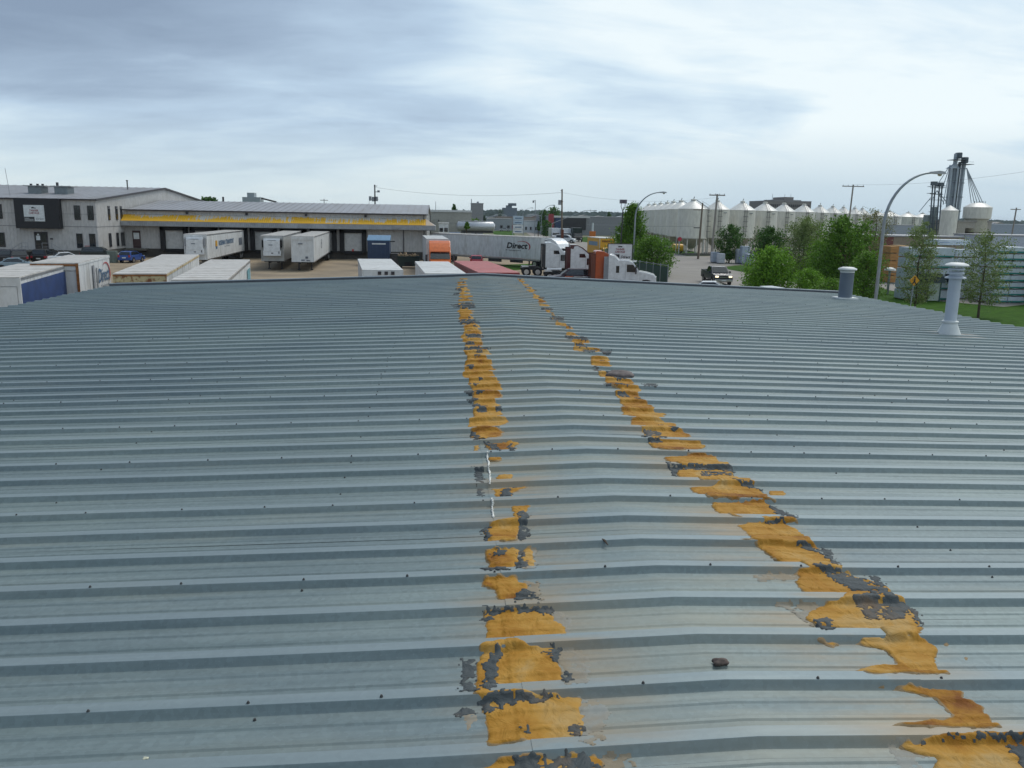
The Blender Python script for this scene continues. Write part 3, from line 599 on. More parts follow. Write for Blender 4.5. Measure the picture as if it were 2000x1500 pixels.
FILM = conv([[(1086,1270),(1145,1270),(1152,1300),(1150,1342),(1105,1345)],[(1118,1362),(1160,1372),(1198,1388),(1172,1452),(1126,1452)],[(1075,1188),(1095,1196),(1118,1212),(1124,1238),(1095,1242)],[(1030,1132),(1050,1145),(1055,1172),(1028,1174)],[(1475,1122),(1545,1116),(1562,1136),(1488,1138)],[(1505,1182),(1592,1178),(1592,1222),(1560,1205)],[(1735,1448),(1805,1440),(1800,1545),(1765,1545)],[(1160,1470),(1240,1475),(1230,1540),(1160,1540)],[(908,1392),(922,1392),(918,1438),(910,1425)],[(1020,1075),(1045,1072),(1042,1112),(1024,1112)]])
def dense(rows, n0, n1, p, sd):
    r_ = np.random.RandomState(sd); a = np.array([(roofhit(x0, y)[0], roofhit(x1, y)[0], (roofhit(x0, y)[1]+roofhit(x1, y)[1])/2) for y, x0, x1 in rows]); a = a[np.argsort(a[:, 2])]; o = []
    for n in range(n0, n1):
        if r_.rand() > p: continue
        Yc = RC0+RP*(n+.5); xa = np.interp(Yc, a[:, 2], a[:, 0])+r_.uniform(-.03, .07); xb = np.interp(Yc, a[:, 2], a[:, 1])-r_.uniform(0, .12); h = .165
        o.append([(xa, Yc-h*.6), (xa+.05, Yc-h), (xb-.03, Yc-h*.9), (xb, Yc+h*.2), (xb-.06, Yc+h), (xa+.03, Yc+h)])
    return o
orl = conv(OR_L)+rowpolys(ROW_L, 3)+dense(ROW_L, 9, 52, .5, 8); orr = conv(OR_R)+rowpolys(ROW_R, 5)+dense(ROW_R, 7, 52, .65, 9); 
def flecks(rows, sd):  # dark flecks mixed in with the tar, painting brown shadows in the far sealant
    r_ = np.random.RandomState(sd); o = []
    for y, a, c in rows:
        for _ in range(2):
            if r_.rand() < .42:
                k0 = r_.uniform(-.15, .7); k1 = k0+r_.uniform(.15, .5); x0, Y0 = roofhit(a+(c-a)*k0, y); x1, Y1 = roofhit(a+(c-a)*min(k1, 1.15), y); n = round((Y0-RC0-RP/2)/RP); Yb = RC0+RP/2+n*RP+r_.choice([-.13, -.10, .11, .14]); h = r_.uniform(.02, .06)
                o.append([(x0, Yb), (x0+(x1-x0)*.4, Yb-h), (x1, Yb-h*.3), (x1-(x1-x0)*.2, Yb+h*.7), (x0+(x1-x0)*.2, Yb+h)])
    return o
dkl = conv(DK_L)+flecks(ROW_L, 21); dkr = conv(DK_R)+flecks(ROW_R, 22)
for (Ya, Yb, du, dY) in ((RC0-7*RP, RC0+6*RP, 0.007, 0.0055), (RC0+6*RP, RC0+20*RP, 0.010, 0.009), (RC0+20*RP, RC0+54*RP-.02, 0.015, 0.014)):
    strip(D0-1.05, D0-0.15, Ya, Yb, du, dY, orl, dkl, 100)
    strip(D0+0.10, D0+1.15, Ya, Yb, du, dY, orr, dkr, 300)
# white caulk beads on the bare stretch of the left seam
for pts in ([(952,884),(951,893),(954,905),(955,920),(957,935),(957,950)], [(960,976),(963,985),(961,992),(962,1003),(964,1014)]):
    pw = []
    for k in range(len(pts)-1):
        for t in np.linspace(0, 1, 7, endpoint=False):
            a = pts[k][0]*(1-t)+pts[k+1][0]*t; c = pts[k][1]*(1-t)+pts[k+1][1]*t
            x, Y = roofhit(a+random.uniform(-1.2, 1.2), c); pw.append((x, Y, float(zroof(x, Y)+prof(Y))+.007))
    MB().tube(pw, [random.uniform(.003, .008) for _ in pw], 6).build('caulk_bead', mat('white_caulk', (0.62, 0.62, 0.58), 0.6, var=0.3, vscale=40), bld, smooth=60)
# a curled-up flap of old membrane on the right seam
x, Y = roofhit(1212, 738)
bm = bmesh.new(); bmesh.ops.create_icosphere(bm, subdivisions=4, radius=1)
for v_ in bm.verts:
    k = 1+0.10*math.sin(v_.co.x*5+1)*math.cos(v_.co.y*4)+random.uniform(-.03, .03); v_.co = Vector((v_.co.x*.135*k, v_.co.y*.10*k, max(v_.co.z, -.3)*.042*k+(v_.co.y > 0)*v_.co.y*.012))
me = bpy.data.meshes.new('lifted_flap'); bm.to_mesh(me); bm.free(); me.materials.append(mat('grey_membrane', (0.12, 0.10, 0.095), 0.85, var=0.35, vscale=25)); me.polygons.foreach_set('use_smooth', [True]*len(me.polygons))
o = bpy.data.objects.new('lifted_flap', me); COL.objects.link(o); o.parent = bld; o.location = (x, Y, float(zroof(x, Y))+.028)
# loose stone on the cap and small litter
def stone(px, py, s, m, name, label, cat):
    x, Y = roofhit(px, py); z = float(zroof(x, Y)+prof(Y))+.003
    bm = bmesh.new(); bmesh.ops.create_icosphere(bm, subdivisions=3, radius=1)
    for v in bm.verts:
        k = 1+0.25*math.sin(v.co.x*3+1)*math.cos(v.co.y*4)+random.uniform(-.05, .05); v.co = Vector((v.co.x*s[0], v.co.y*s[1], v.co.z*s[2]))*k
    me = bpy.data.meshes.new(name); bm.to_mesh(me); bm.free(); me.materials.append(m)
    me.polygons.foreach_set('use_smooth', [True]*len(me.polygons))
    o = bpy.data.objects.new(name, me); COL.objects.link(o); o.location = (x, Y, z+s[2]*.8); tag(o, label, cat); return o
stone(1407, 1300, (.031, .02, .013), mat('brown_pebble', (0.085, 0.06, 0.05), 0.7, var=0.4, vscale=60), 'stone', 'small brown stone lying in a pan of the ridge cap', 'stone')
stone(285, 1484, (.009, .007, .003), mat('pale_dropping', (0.55, 0.55, 0.42), 0.8), 'bird_dropping', 'pale yellowish dropping near the bottom left of the roof', 'dropping')
x, Y = roofhit(1181, 1061); z = float(zroof(x, Y)+prof(Y))+.012
tag(MB().tube([(x-.008, Y+.02, z), (x, Y, z), (x+.010, Y-.03, z-.01)], [.003, .006, .002], 5).build('twig', M_BARK), 'short dark twig on the flank of a ridge cap rib', 'twig')

# vents on the right slope
M_VENT = mat('grey_painted_vent', (0.145, 0.175, 0.215), 0.5, metal=0.2); M_VW = mat('pale_vent_paint', (0.50, 0.54, 0.59), 0.45, metal=0.2); M_VCAP = mat('white_vent_cap', (0.62, 0.64, 0.62), 0.5)
x, Y = roofhit(1853, 650); z0 = float(zroof(x, Y))
kz = lambda py, xx, YY: W(1855, py, YY).z
v = MB().cone((x, Y, z0+.1), (x+.0, Y, kz(530, x, Y)), .088, .088, 24, False).build('flue_pipe', M_VW, bld, smooth=40)
zt = kz(512, x, Y)
MB().lathe((x, Y, zt), [(.0, .0), (.09, -.005), (.15, -.025), (.17, -.045), (.16, -.06), (.08, -.062)], 28).build('cap', M_VCAP, v, smooth=50)
for dz in (-.105, -.165): MB().lathe((x, Y, zt+dz), [(.09, .02), (.115, .012), (.115, -.012), (.088, -.016)], 24).build('louvre_ring', M_VW, v, smooth=30)
MB().lathe((x, Y, zt-.23), [(.088, .03), (.15, .0), (.148, -.015), (.09, -.02)], 24).build('storm_collar', M_VW, v, smooth=30)
MB().lathe((x, Y, z0+.0), [(.19, -.03), (.175, .0), (.105, .17), (.12, .19), (.12, .21), (.09, .22)], 24).build('flashing', M_VCAP, v, smooth=30)
MB().lathe((x-.05, Y-.05, z0+.0), [(.55, -.01), (.4, .006), (.2, .012), (.0, .012)], 20).build('sealant_pad', mat('old_grey_putty', (0.24, 0.235, 0.22), 0.9, var=0.3, vscale=9), v)
x, Y = roofhit(1650, 583); z0 = float(zroof(x, Y)); kz2 = lambda py: W(1650, py, Y).z
v = MB().cone((x, Y, z0), (x, Y, kz2(533)), .15, .15, 24, False).build('vent_pipe', M_VENT, bld, smooth=40)
zt = kz2(521)
MB().lathe((x, Y, zt), [(.0, .0), (.12, -.006), (.195, -.035), (.205, -.06), (.19, -.075), (.0, -.078)], 28).build('cap', M_VCAP, v, smooth=50)
MB().lathe((x, Y, zt-.11), [(.13, .035), (.155, .02), (.155, -.02), (.15, -.02)], 24).build('neck_ring', M_VCAP, v, smooth=30)
MB().box(x-.22, Y-.2, z0-.02, x+.22, Y+.2, z0+.055).build('flashing', M_VCAP, v, bevel=.01)

# ------------------------------------------------------------------ big buildings
def ribbed_front(x0, x1, Y, z0, z1, pitch, d=0.035, face=-1):
    """standing-rib cladding facing -Y"""
    q = MB(); n = int((x1-x0)/pitch)
    for i in range(n+1):
        a = x0+i*pitch; c = min(a+pitch, x1)
        if c <= a: break
        r0, r1 = a+pitch*.38, a+pitch*.62
        pts = [(a, Y), (min(r0, c), Y), (min(r0+.03, c), Y-d), (min(r1-.03, c), Y-d), (min(r1, c), Y), (c, Y)]
        vs = [(px, py, z0) for px, py in pts]+[(px, py, z1) for px, py in pts]
        q.add(vs, [(k, k+1, 6+k+1, 6+k) for k in range(5)])
    return q
def ribbed_side(X, y0, y1, z0, z1f, pitch, d=0.035, s=1):
    q = MB(); n = int((y1-y0)/pitch)
    for i in range(n+1):
        a = y0+i*pitch; c = min(a+pitch, y1)
        if c <= a: break
        r0, r1 = a+pitch*.38, a+pitch*.62
        pts = [(X, a), (X, min(r0, c)), (X+s*d, min(r0+.03, c)), (X+s*d, min(r1-.03, c)), (X, min(r1, c)), (X, c)]
        vs = [(px, py, z0) for px, py in pts]+[(px, py, z1f(py)) for px, py in pts]
        q.add(vs, [(k, k+1, 6+k+1, 6+k) for k in range(5)])
    return q
def window(parent, cx, Y, z0, z1, wd, axis='x', nm='window'):
    if axis == 'x':
        f = B(nm, M_TRIM, parent, (cx-wd/2, Y-.06, z0, cx+wd/2, Y+.02, z1)); 
        B('pane', M_GLASS, f, (cx-wd/2+.07, Y-.075, z0+.07, cx-.02+0.0, Y-.055, z1-.07), (cx+.02, Y-.075, z0+.07, cx+wd/2-.07, Y-.055, z1-.07))
    else:
        f = B(nm, M_TRIM, parent, (cx-.02, Y-wd/2, z0, cx+.06, Y+wd/2, z1)); B('pane', M_GLASS, f, (cx+.055, Y-wd/2+.06, z0+.07, cx+.075, Y+wd/2-.06, z1-.07))
    return f
# -- two-storey office block
OX, OY = -46.55, 117.7
ob = thing('office_building', 'two storey pale grey metal clad office block with black sign panel over its door', 'building', (0, 0, 0))
ribbed_front(-95, OX, OY, 4.45, 8.05, 0.45).build('upper_wall', M_CLAD, ob)
ribbed_front(-95, OX, OY+.0, 1.25, 4.38, 0.45).build('lower_wall', M_CLAD, ob)
B('wall_joint', mat('joint_flashing', (0.20, 0.20, 0.21), 0.5), ob, (-95, OY-.05, 4.38, OX+.03, OY+.02, 4.45), (-95, OY-.045, 6.05, OX+.02, OY+.02, 6.09))
gz = lambda y: 8.05+(10.24-8.05)*(1-abs(y-146)/(146-OY))
ribbed_side(OX, OY, 174, 1.25, gz, 0.45).build('gable_wall', M_CLAD, ob)
B('side_wall_joint', MATS['joint_flashing'], ob, (OX-.02, OY, 4.40, OX+.05, 127.3, 4.45))
B('foundation', M_CONC, ob, (-95, OY+.05, 0, OX-.05, OY+56, 1.25))
q = MB()
q.add([(-95, OY-.25, 8.03), (OX+.25, OY-.25, 8.03), (OX+.25, 146, 10.32), (-95, 146, 10.32), (OX+.25, 174.2, 8.05), (-95, 174.2, 8.05)], [(0, 1, 2, 3), (3, 2, 4, 5)])
rf = q.build('roof', M_BGROOF, ob)
q = MB()
for k in range(40):
    xx = -94+k*1.2
    q.add([(xx, OY-.25, 8.06), (xx+.05, OY-.25, 8.06), (xx+.05, 146, 10.36), (xx, 146, 10.36), (xx, OY-.25, 8.10), (xx+.05, OY-.25, 8.10), (xx+.05, 146, 10.40), (xx, 146, 10.40)], [(4, 5, 6, 7), (0, 4, 7, 3), (1, 2, 6, 5)])
tag(q.build('roof_rib', M_BGROOF, rf), kind='stuff')
B('eave_trim', M_TRIM, ob, (-95, OY-.32, 7.88, OX+.3, OY-.22, 8.06))
q = MB(); q.prismx([(OY-.3, 7.85), (OY-.3, 8.08), (146, 10.37), (174.3, 8.1), (174.3, 7.85), (146, 10.1)], OX+.08, OX+.28); q.build('rake_trim', M_TRIM, ob)
pn = B('sign_panel', M_SIGNB, ob, (-56.55, OY-1.0, 4.1, -50.9, OY-.07, 8.0), bevel=.03)
sb = B('sign_board', M_SIGNW, pn, (-55.35, OY-1.06, 5.05, -52.75, OY-1.005, 7.15))
sg = lambda s, mt, a, z, wd, h, **k: text('lettering', s, mt, pn, (a, OY-1.065, z), (1, 0, 0), (0, 0, 1), wd, h, **k)
sg('TANNER', M_TRED, -54.62, 6.32, 1.15, .26, bold=.02); sg('CARTAGE', M_TRED, -54.70, 5.98, 1.32, .28, bold=.02)
MB().add([(-54.35, OY-1.07, 6.72), (-53.75, OY-1.07, 6.72), (-53.78, OY-1.07, 6.80), (-54.0, OY-1.07, 6.82), (-54.05, OY-1.07, 6.90), (-54.3, OY-1.07, 6.90)], [(0, 1, 2, 3, 4, 5)]).build('truck_emblem', M_TXT, pn)
B('black_field', M_TXT, pn, (-55.33, OY-1.075, 5.08, -54.05, OY-1.055, 5.62))
B('white_line', M_SIGNW, pn, (-55.25, OY-1.085, 5.42, -54.7, OY-1.07, 5.47), (-55.25, OY-1.085, 5.28, -54.15, OY-1.07, 5.33), (-55.25, OY-1.085, 5.14, -54.15, OY-1.07, 5.18))
sg('Direct', M_TGR, -53.85, 5.25, .95, .26, shear=.3, bold=.01)
# windows of the front: wide ones left of the sign, narrow pairs right of it
for px in (151, 177):
    a = W(px, 415, OY).x; window(ob, a, OY-.03, 5.3, 7.2, .78)
for px in (156, 181):
    a = W(px, 470, OY).x; window(ob, a, OY-.03, 1.6, 3.5, .78)
for k in range(6):
    window(ob, -58.98-k*4.2, OY-.03, 5.3, 7.2, .82); window(ob, -58.98-k*4.2, OY-.03, 1.6, 3.5, .82)
for px, a in ((212, 0), (227, 0), (236, 0)):
    v_ = ray(px, 415); t = OX/v_.x; window(ob, OX+.04, v_.y*t, 5.3, 7.2, .75, 'y')
for px in (215, 229.5, 238.5, 246.5):
    v_ = ray(px, 470); t = OX/v_.x; window(ob, OX+.04, min(v_.y*t, 126.6), 1.6, 3.5, .75, 'y')
df = B('door', M_TRIM, ob, (-54.75, OY-.1, 1.3, -53.05, OY+.0, 3.65)); B('glass', M_GLASS, df, (-54.6, OY-.12, 1.45, -53.95, OY-.095, 3.5), (-53.85, OY-.12, 1.45, -53.2, OY-.095, 3.5))
B('notice', M_SIGNW, df, (-54.5, OY-.135, 2.55, -54.0, OY-.12, 3.15), (-54.35, OY-.135, 3.2, -54.1, OY-.12, 3.4))
B('wall_plate', M_TRIM, ob, (-52.75, OY-.1, 2.65, -52.4, OY-.03, 2.85))
B('wall_notice', mat('pink_notice', (0.45, 0.25, 0.24), .6), ob, (-48.35, OY-.06, 1.7, -47.7, OY-.04, 1.95))
ld = B('landing', M_CONC, ob, (-55.6, OY-2.0, 1.1, -51.8, OY-.05, 1.28)); 
q = MB()
for k in range(6):
    q.box(-55.6-(k+1)*.3, OY-1.7, 0, -55.6-k*.3, OY-.4, 1.05-k*.19); q.box(-51.8+k*.3, OY-1.7, 0, -51.8+(k+1)*.3, OY-.4, 1.05-k*.19)
q.build('steps', M_CONC, ob)
for zz in (1.75, 2.25):
    MB().tube([(-57.4, OY-1.9, zz-1.15), (-55.6, OY-1.95, zz), (-54.8, OY-1.95, zz)], .03, 6).build('handrail', M_GREYP, ld)
    MB().tube([(-53.0, OY-1.95, zz), (-51.8, OY-1.95, zz), (-50.1, OY-1.9, zz-1.15)], .03, 6).build('handrail', M_GREYP, ld)
for xx in (-57.3, -55.6, -54.8, -53.0, -51.8, -50.2): MB().tube([(xx, OY-1.95, .0 if abs(xx+53.7) > 2.5 else 1.2), (xx, OY-1.95, 1.1 if abs(xx+53.7) > 2.5 else 2.25)], .03, 6).build('railing_post', M_GREYP, ld)
q = MB(); q.box(-55.4, OY-1.9, 0, -55.1, OY-1.6, 1.1); q.box(-52.3, OY-1.9, 0, -52.0, OY-1.6, 1.1); q.build('landing_leg', M_CONC, ob)
for i, px in enumerate((74, 125)):
    c = W(px, 378, 127.0); hv = B('rooftop_unit', mat('unit_side', (0.22, 0.25, 0.26), .5, metal=.4), rf, (c.x-.95, 126.2, 8.5, c.x+.85, 128.4, 9.75), bevel=.02)
    B('hood', mat('unit_hood', (0.32, 0.33, 0.33), .5), hv, (c.x-1.4, 125.9, 9.78, c.x+1.5, 128.8, 9.9))
    if i == 0:
        for kx in (-.9, 0, .7): B('cowl', M_TRIM, hv, (c.x+kx-.12, 127, 9.9, c.x+kx+.12, 127.3, 10.15))
    else: B('cowl', M_TRIM, hv, (c.x-1.0, 127, 9.9, c.x-.75, 127.3, 10.4))
c = W(249, 366, 140); MB().cone((c.x, 140, 9.5), (c.x, 140, 11.15), .11, .11, 8).build('chimney', M_LADDER, rf); MB().cone((c.x, 140, 11.15), (c.x, 140, 11.3), .2, .16, 8).build('chimney_cap', M_LADDER, rf)
c = W(14, 370, 122); MB().tube([(c.x+.3, 122, 8.4), (c.x, 122, 12.0)], .03, 6).build('antenna', M_GREYP, rf)

# -- long dock warehouse
dw = thing('dock_warehouse', 'long low loading dock warehouse with faded yellow canopy band and white dock doors', 'building')
DX0, DX1, DY = OX+.06, -2.78, 127.3
ribbed_front(DX0, DX1, DY, 6.1, 6.78, 0.42).build('upper_wall', M_CLAD, dw)
ribbed_front(DX0, DX1, DY, 1.2, 6.0, 0.42).build('dock_wall', M_CLAD, dw)
dz = lambda y: 6.8+(8.24-6.8)*max(0, 1-abs(y-142)/(142-DY))
ribbed_side(DX1, DY, 156.7, 1.2, dz, 0.42).build('end_wall', M_CLAD, dw)
B('foundation', M_CONC, dw, (DX0, DY+.06, 0, DX1-.05, 156.5, 1.2))
B('dock_bumper_wall', mat('dark_stained_concrete', (0.055, 0.05, 0.045), .9, dirt=(.1, .09, .075), dscale=.6), dw, (DX0, DY-.12, 0, DX1, DY+.05, 1.17))
rf = MB().add([(DX0+.3, DY-.3, 6.78), (DX1+.25, DY-.3, 6.78), (DX1+.25, 142, 8.26), (DX0+.3, 142, 8.26), (DX1+.25, 157, 6.8), (DX0+.3, 157, 6.8)], [(0, 1, 2, 3), (3, 2, 4, 5)]).build('roof', M_BGROOF, dw)
q = MB()
for k in range(44):
    xx = DX0+.6+k*.98
    q.add([(xx, DY-.3, 6.80), (xx+.06, DY-.3, 6.80), (xx+.06, 142, 8.30), (xx, 142, 8.30), (xx, DY-.3, 6.84), (xx+.06, DY-.3, 6.84), (xx+.06, 142, 8.34), (xx, 142, 8.34)], [(4, 5, 6, 7), (0, 4, 7, 3), (1, 2, 6, 5)])
tag(q.build('roof_rib', M_BGROOF, rf), kind='stuff')
B('eave_trim', M_TRIM, dw, (DX0, DY-.4, 6.62, DX1+.05, DY-.28, 6.80))
MB().prismx([(DY-.35, 6.62), (DY-.35, 6.8), (142, 8.3), (157, 6.85), (157, 6.62), (142, 8.05)], DX1+.1, DX1+.28).build('rake_trim', mat('grey_rake', (0.20, 0.2, 0.21), .5), dw)
# canopy: yellow paint mostly worn off a mansard of vertical ribs
M_CAN = bpy.data.materials.new('worn_yellow_mansard'); M_CAN.use_nodes = True
t = M_CAN.node_tree; bb = t.nodes['Principled BSDF']; lk = t.links
tcn = t.nodes.new('ShaderNodeTexCoord'); sp = t.nodes.new('ShaderNodeSeparateXYZ'); lk.new(tcn.outputs['Object'], sp.inputs[0])
mpn = t.nodes.new('ShaderNodeMapping'); mpn.inputs['Scale'].default_value = (3.2, 0.0, 0.22); lk.new(tcn.outputs['Object'], mpn.inputs[0])
n1 = t.nodes.new('ShaderNodeTexNoise'); n1.inputs['Scale'].default_value = 1.3; n1.inputs['Detail'].default_value = 8; n1.inputs['Roughness'].default_value = .7; lk.new(mpn.outputs[0], n1.inputs[0])
mp2 = t.nodes.new('ShaderNodeMapping'); mp2.inputs['Scale'].default_value = (0.16, 0, 0.9); lk.new(tcn.outputs['Object'], mp2.inputs[0])
n2 = t.nodes.new('ShaderNodeTexNoise'); n2.inputs['Scale'].default_value = 1.0; n2.inputs['Detail'].default_value = 3; lk.new(mp2.outputs[0], n2.inputs[0])
def tm(op, a, c):
    n = t.nodes.new('ShaderNodeMath'); n.operation = op
    for i, v_ in enumerate((a, c)):
        if isinstance(v_, (int, float)): n.inputs[i].default_value = v_
        else: lk.new(v_, n.inputs[i])
    return n.outputs[0]
zt_ = tm('MULTIPLY', tm('SUBTRACT', 6.05, sp.outputs[2]), 0.20)      # worn from the top edge down
lx = tm('MULTIPLY', tm('ADD', sp.outputs[0], 42.0), -0.05)          # most paint left at the left end
lx = tm('MAXIMUM', lx, -0.03)
sm_ = tm('ADD', tm('ADD', tm('MULTIPLY', n1.outputs[0], 1.0), tm('MULTIPLY', n2.outputs[0], 0.9)), tm('ADD', zt_, lx))
rp = t.nodes.new('ShaderNodeValToRGB'); lk.new(sm_, rp.inputs[0]); e = rp.color_ramp; e.elements[0].position = 0.925; e.elements[1].position = 0.97
e.elements[0].color = (0.50, 0.475, 0.43, 1); e.elements[1].color = (0.68, 0.38, 0.015, 1)
lk.new(rp.outputs[0], bb.inputs['Base Color']); bb.inputs['Roughness'].default_value = .6
q = MB(); xx = DX0
CYo, zt0, zt1 = DY-1.45, 6.08, 5.18
while xx < DX1-.01:
    p = .30; a, c = xx, min(xx+p, DX1)
    pts = [(a, 0), (a+p*.55, 0), (a+p*.65, .05), (a+p*.9, .05), (c, 0)]
    pts = [(min(u_, DX1), v_) for u_, v_ in pts]
    vs = [(u_, DY-.05-v_, zt0+v_*.3) for u_, v_ in pts]+[(u_, CYo-v_, zt1+v_*.3) for u_, v_ in pts]
    q.add(vs, [(k, k+1, 5+k+1, 5+k) for k in range(4)]); xx += p
cn = q.build('canopy', M_CAN, dw)
MB().add([(DX1, DY-.05, zt0), (DX1, CYo, zt1), (DX1+1.4, CYo, zt1-.05), (DX1+.2, DY+.3, zt0-.1)], [(0, 1, 2, 3)]).build('canopy_hip', mat('bleached_orange_sheet', (0.45, 0.36, 0.27), .6, dirt=(.5, .28, .12), dscale=1.5), dw)
MB().add([(DX1+1.4, CYo, zt1-.05), (DX1+1.4, DY+3, zt1-.05), (DX1+.0, DY+3, zt0-.1), (DX1+.2, DY+.3, zt0-.1)], [(0, 1, 2, 3)]).build('canopy_return', M_BGROOF, dw)
q = ribbed_front(DX0, DX1+1.4, CYo-.03, 4.48, 5.16, .3, .03); q.build('canopy_fascia', mat('grey_fascia', (0.31, 0.32, 0.335), .5, dirt=(.22, .22, .22), dscale=.5), dw)
B('fascia_return', MATS['grey_fascia'], dw, (DX1+1.40, CYo-.03, 4.48, DX1+1.45, DY+3, 5.12))
B('soffit', M_CONC, dw, (DX0, CYo, 4.42, DX1+1.38, DY-.1, 4.47))
for px in (366, 482, 598, 714): c = W(px, 418, DY); B('wall_light', M_TRIM, dw, (c.x-.17, DY-.28, 6.22, c.x+.17, DY-.05, 6.55))
for i in range(7):
    cx_ = W(342+58*i, 468, DY).x
    sl = B('dock_seal', M_SEAL, dw, (cx_-1.95, DY-.55, 1.0, cx_-1.3, DY-.04, 4.4), (cx_+1.3, DY-.55, 1.0, cx_+1.95, DY-.04, 4.4), (cx_-1.95, DY-.55, 3.88, cx_+1.95, DY-.04, 4.405))
    ddr = B('dock_door', M_DOORW, dw, (cx_-1.3, DY-.1, 1.22, cx_+1.3, DY-.042, 3.88))
    for k in range(4): B('door_panel', M_DOORW, ddr, (cx_-1.28, DY-.125, 1.24+k*.66, cx_+1.28, DY-.1, 1.24+k*.66+.64))
    B('dock_bumper', M_SEAL, dw, (cx_-1.3, DY-.3, .7, cx_+1.3, DY-.13, 1.19))
B('red_marker', mat('red_marker', (.5, .05, .04), .5), dw, (W(690, 486, DY).x-.15, DY-.35, 1.2, W(690, 486, DY).x+.1, DY-.2, 1.5))
a = W(260, 470, DY).x; d_ = B('door', mat('maroon_door', (.06, .03, .03), .5), dw, (a, DY-.1, 1.25, a+1.1, DY-.04, 3.75)); B('door_notice', M_SIGNW, d_, (a+.15, DY-.12, 2.55, a+.95, DY-.1, 3.45))
B('side_landing', M_CONC, dw, (DX0+.1, DY-1.3, .95, DX0+3.2, DY-.15, 1.2))
for px in (722, 788): c = W(px, 470, DY); B('pilaster', M_CLAD if px == 722 else M_TRIM, dw, (c.x-.3 if px == 722 else c.x-.05, DY-.14, 1.2, c.x+.3 if px == 722 else c.x+.06, DY-.04, 4.4))
for px in (828, 840): c = W(px, 430, DY); MB().tube([(c.x, DY-.2 if px < 833 else DY+2, 1.2), (c.x, DY-.2 if px < 833 else DY+2, 6.7)], .06, 6).build('downpipe', M_DARK, dw)
c = W(436, 392, 142); MB().cone((c.x, 142, 8.2), (c.x, 142, 9.0), .16, .16, 8).build('roof_vent', M_TRIM, rf)

# ------------------------------------------------------------------ trailers
def wheel(parent, c, r, wd, axis, m2=None):
    c = Vector(c); d = Vector(axis)*wd/2
    t_ = MB().cone(c-d, c+d, r, r, 20).build('wheel', M_BLACK, parent, smooth=35)
    MB().cone(c-d*1.04, c+d*1.04, r*.55, r*.5, 14).build('rim', m2 or M_GREYP, t_, smooth=35); return t_
def trailer(label, NL, NR, FR=None, ztop=4.1, zbot=1.1, wheels='far', side=M_WHITE, roof=M_TOP, end=None, L_=None, cat='trailer', group='parked semi trailers', feat=(), name='semi_trailer', width=None):
    """NL, NR: near top corners; FR: far right top corner (world points)"""
    ax = (FR-NR); ax.z = 0; Ln = L_ or ax.length; ax.normalize()
    rz = math.atan2(ax.y, ax.x)-math.pi/2; px_ = Vector((ax.y, -ax.x, 0))
    if NL is not None: wd = min(2.65, max(2.35, abs((NR-NL).dot(px_))))
    else: wd = 2.6
    if width: wd = width
    o = NR-px_*wd/2; o.z = 0
    t_ = thing(name, label, cat, o, rz, group); h = wd/2
    body = B('body', side, t_, (-h, .04, zbot, h, Ln-.04, ztop-.05))
    B('roof', roof, t_, (-h-.012, .0, ztop-.05, h+.012, Ln, ztop))
    q = MB()
    for k in range(1, int(Ln/1.22)+1): q.box(-h+.02, k*1.22-.018, ztop+.001, h-.02, k*1.22+.018, ztop+.012)
    tag(q.build('roof_seam', roof, t_), kind='stuff')
    B('side_rail', M_CHROME if end is None else end, t_, (h+.002, 0, zbot-.04, h+.025, Ln, zbot+.1), (h+.002, 0, ztop-.16, h+.028, Ln, ztop-.052), (-h-.025, 0, zbot-.04, -h-.002, Ln, zbot+.1), (-h-.028, 0, ztop-.16, -h-.002, Ln, ztop-.052))
    em = end or side
    B('end_frame', em, t_, (-h-.02, -.03, zbot, -h+.1, .06, ztop-.055), (h-.1, -.03, zbot, h+.02, .06, ztop-.055), (-h+.1, -.03, ztop-.42, h-.1, .06, ztop-.055), (-h+.1, -.03, zbot, h-.1, .06, zbot+.12))
    # side sheets with rivet seams
    n = int(Ln/1.22); q = MB()
    for k in range(1, n+1):
        for sx_ in (-1, 1): q.box(*(sorted((sx_*(h+.001), sx_*(h+.012)))[0], k*1.22-.02, zbot+.1, sorted((sx_*(h+.001), sx_*(h+.012)))[1], k*1.22+.02, ztop-.16))
    tag(q.build('side_seam', side, body), kind='stuff')
    B('chassis', M_DARK, t_, (-.55, .8, zbot-.28, -.4, Ln-.5, zbot-.002), (.4, .8, zbot-.28, .55, Ln-.5, zbot-.002), (-h+.05, 2.0, zbot-.2, h-.05, 2.15, zbot-.003))
    wy = (Ln-1.6, Ln-2.9) if wheels == 'far' else (1.4, 2.7); lg = 2.6 if wheels == 'far' else Ln-2.6
    for y_ in wy:
        for sx_ in (-1, 1): wheel(t_, (sx_*(h-.25), y_, .52), .52, .45, (1, 0, 0))
    for sx_ in (-1, 1):
        B('landing_leg', M_DARK, t_, (sx_*.75-.07, lg-.07, .12, sx_*.75+.07, lg+.07, zbot-.003)); B('landing_foot', M_DARK, t_, (sx_*.75-.16, lg-.16, 0.01, sx_*.75+.16, lg+.16, .12))
    B('axle_box', M_DARK, t_, (-.9, min(wy)-.7, .55, .9, max(wy)+.7, zbot-.03))
    return t_, h, Ln
Z1 = 4.1
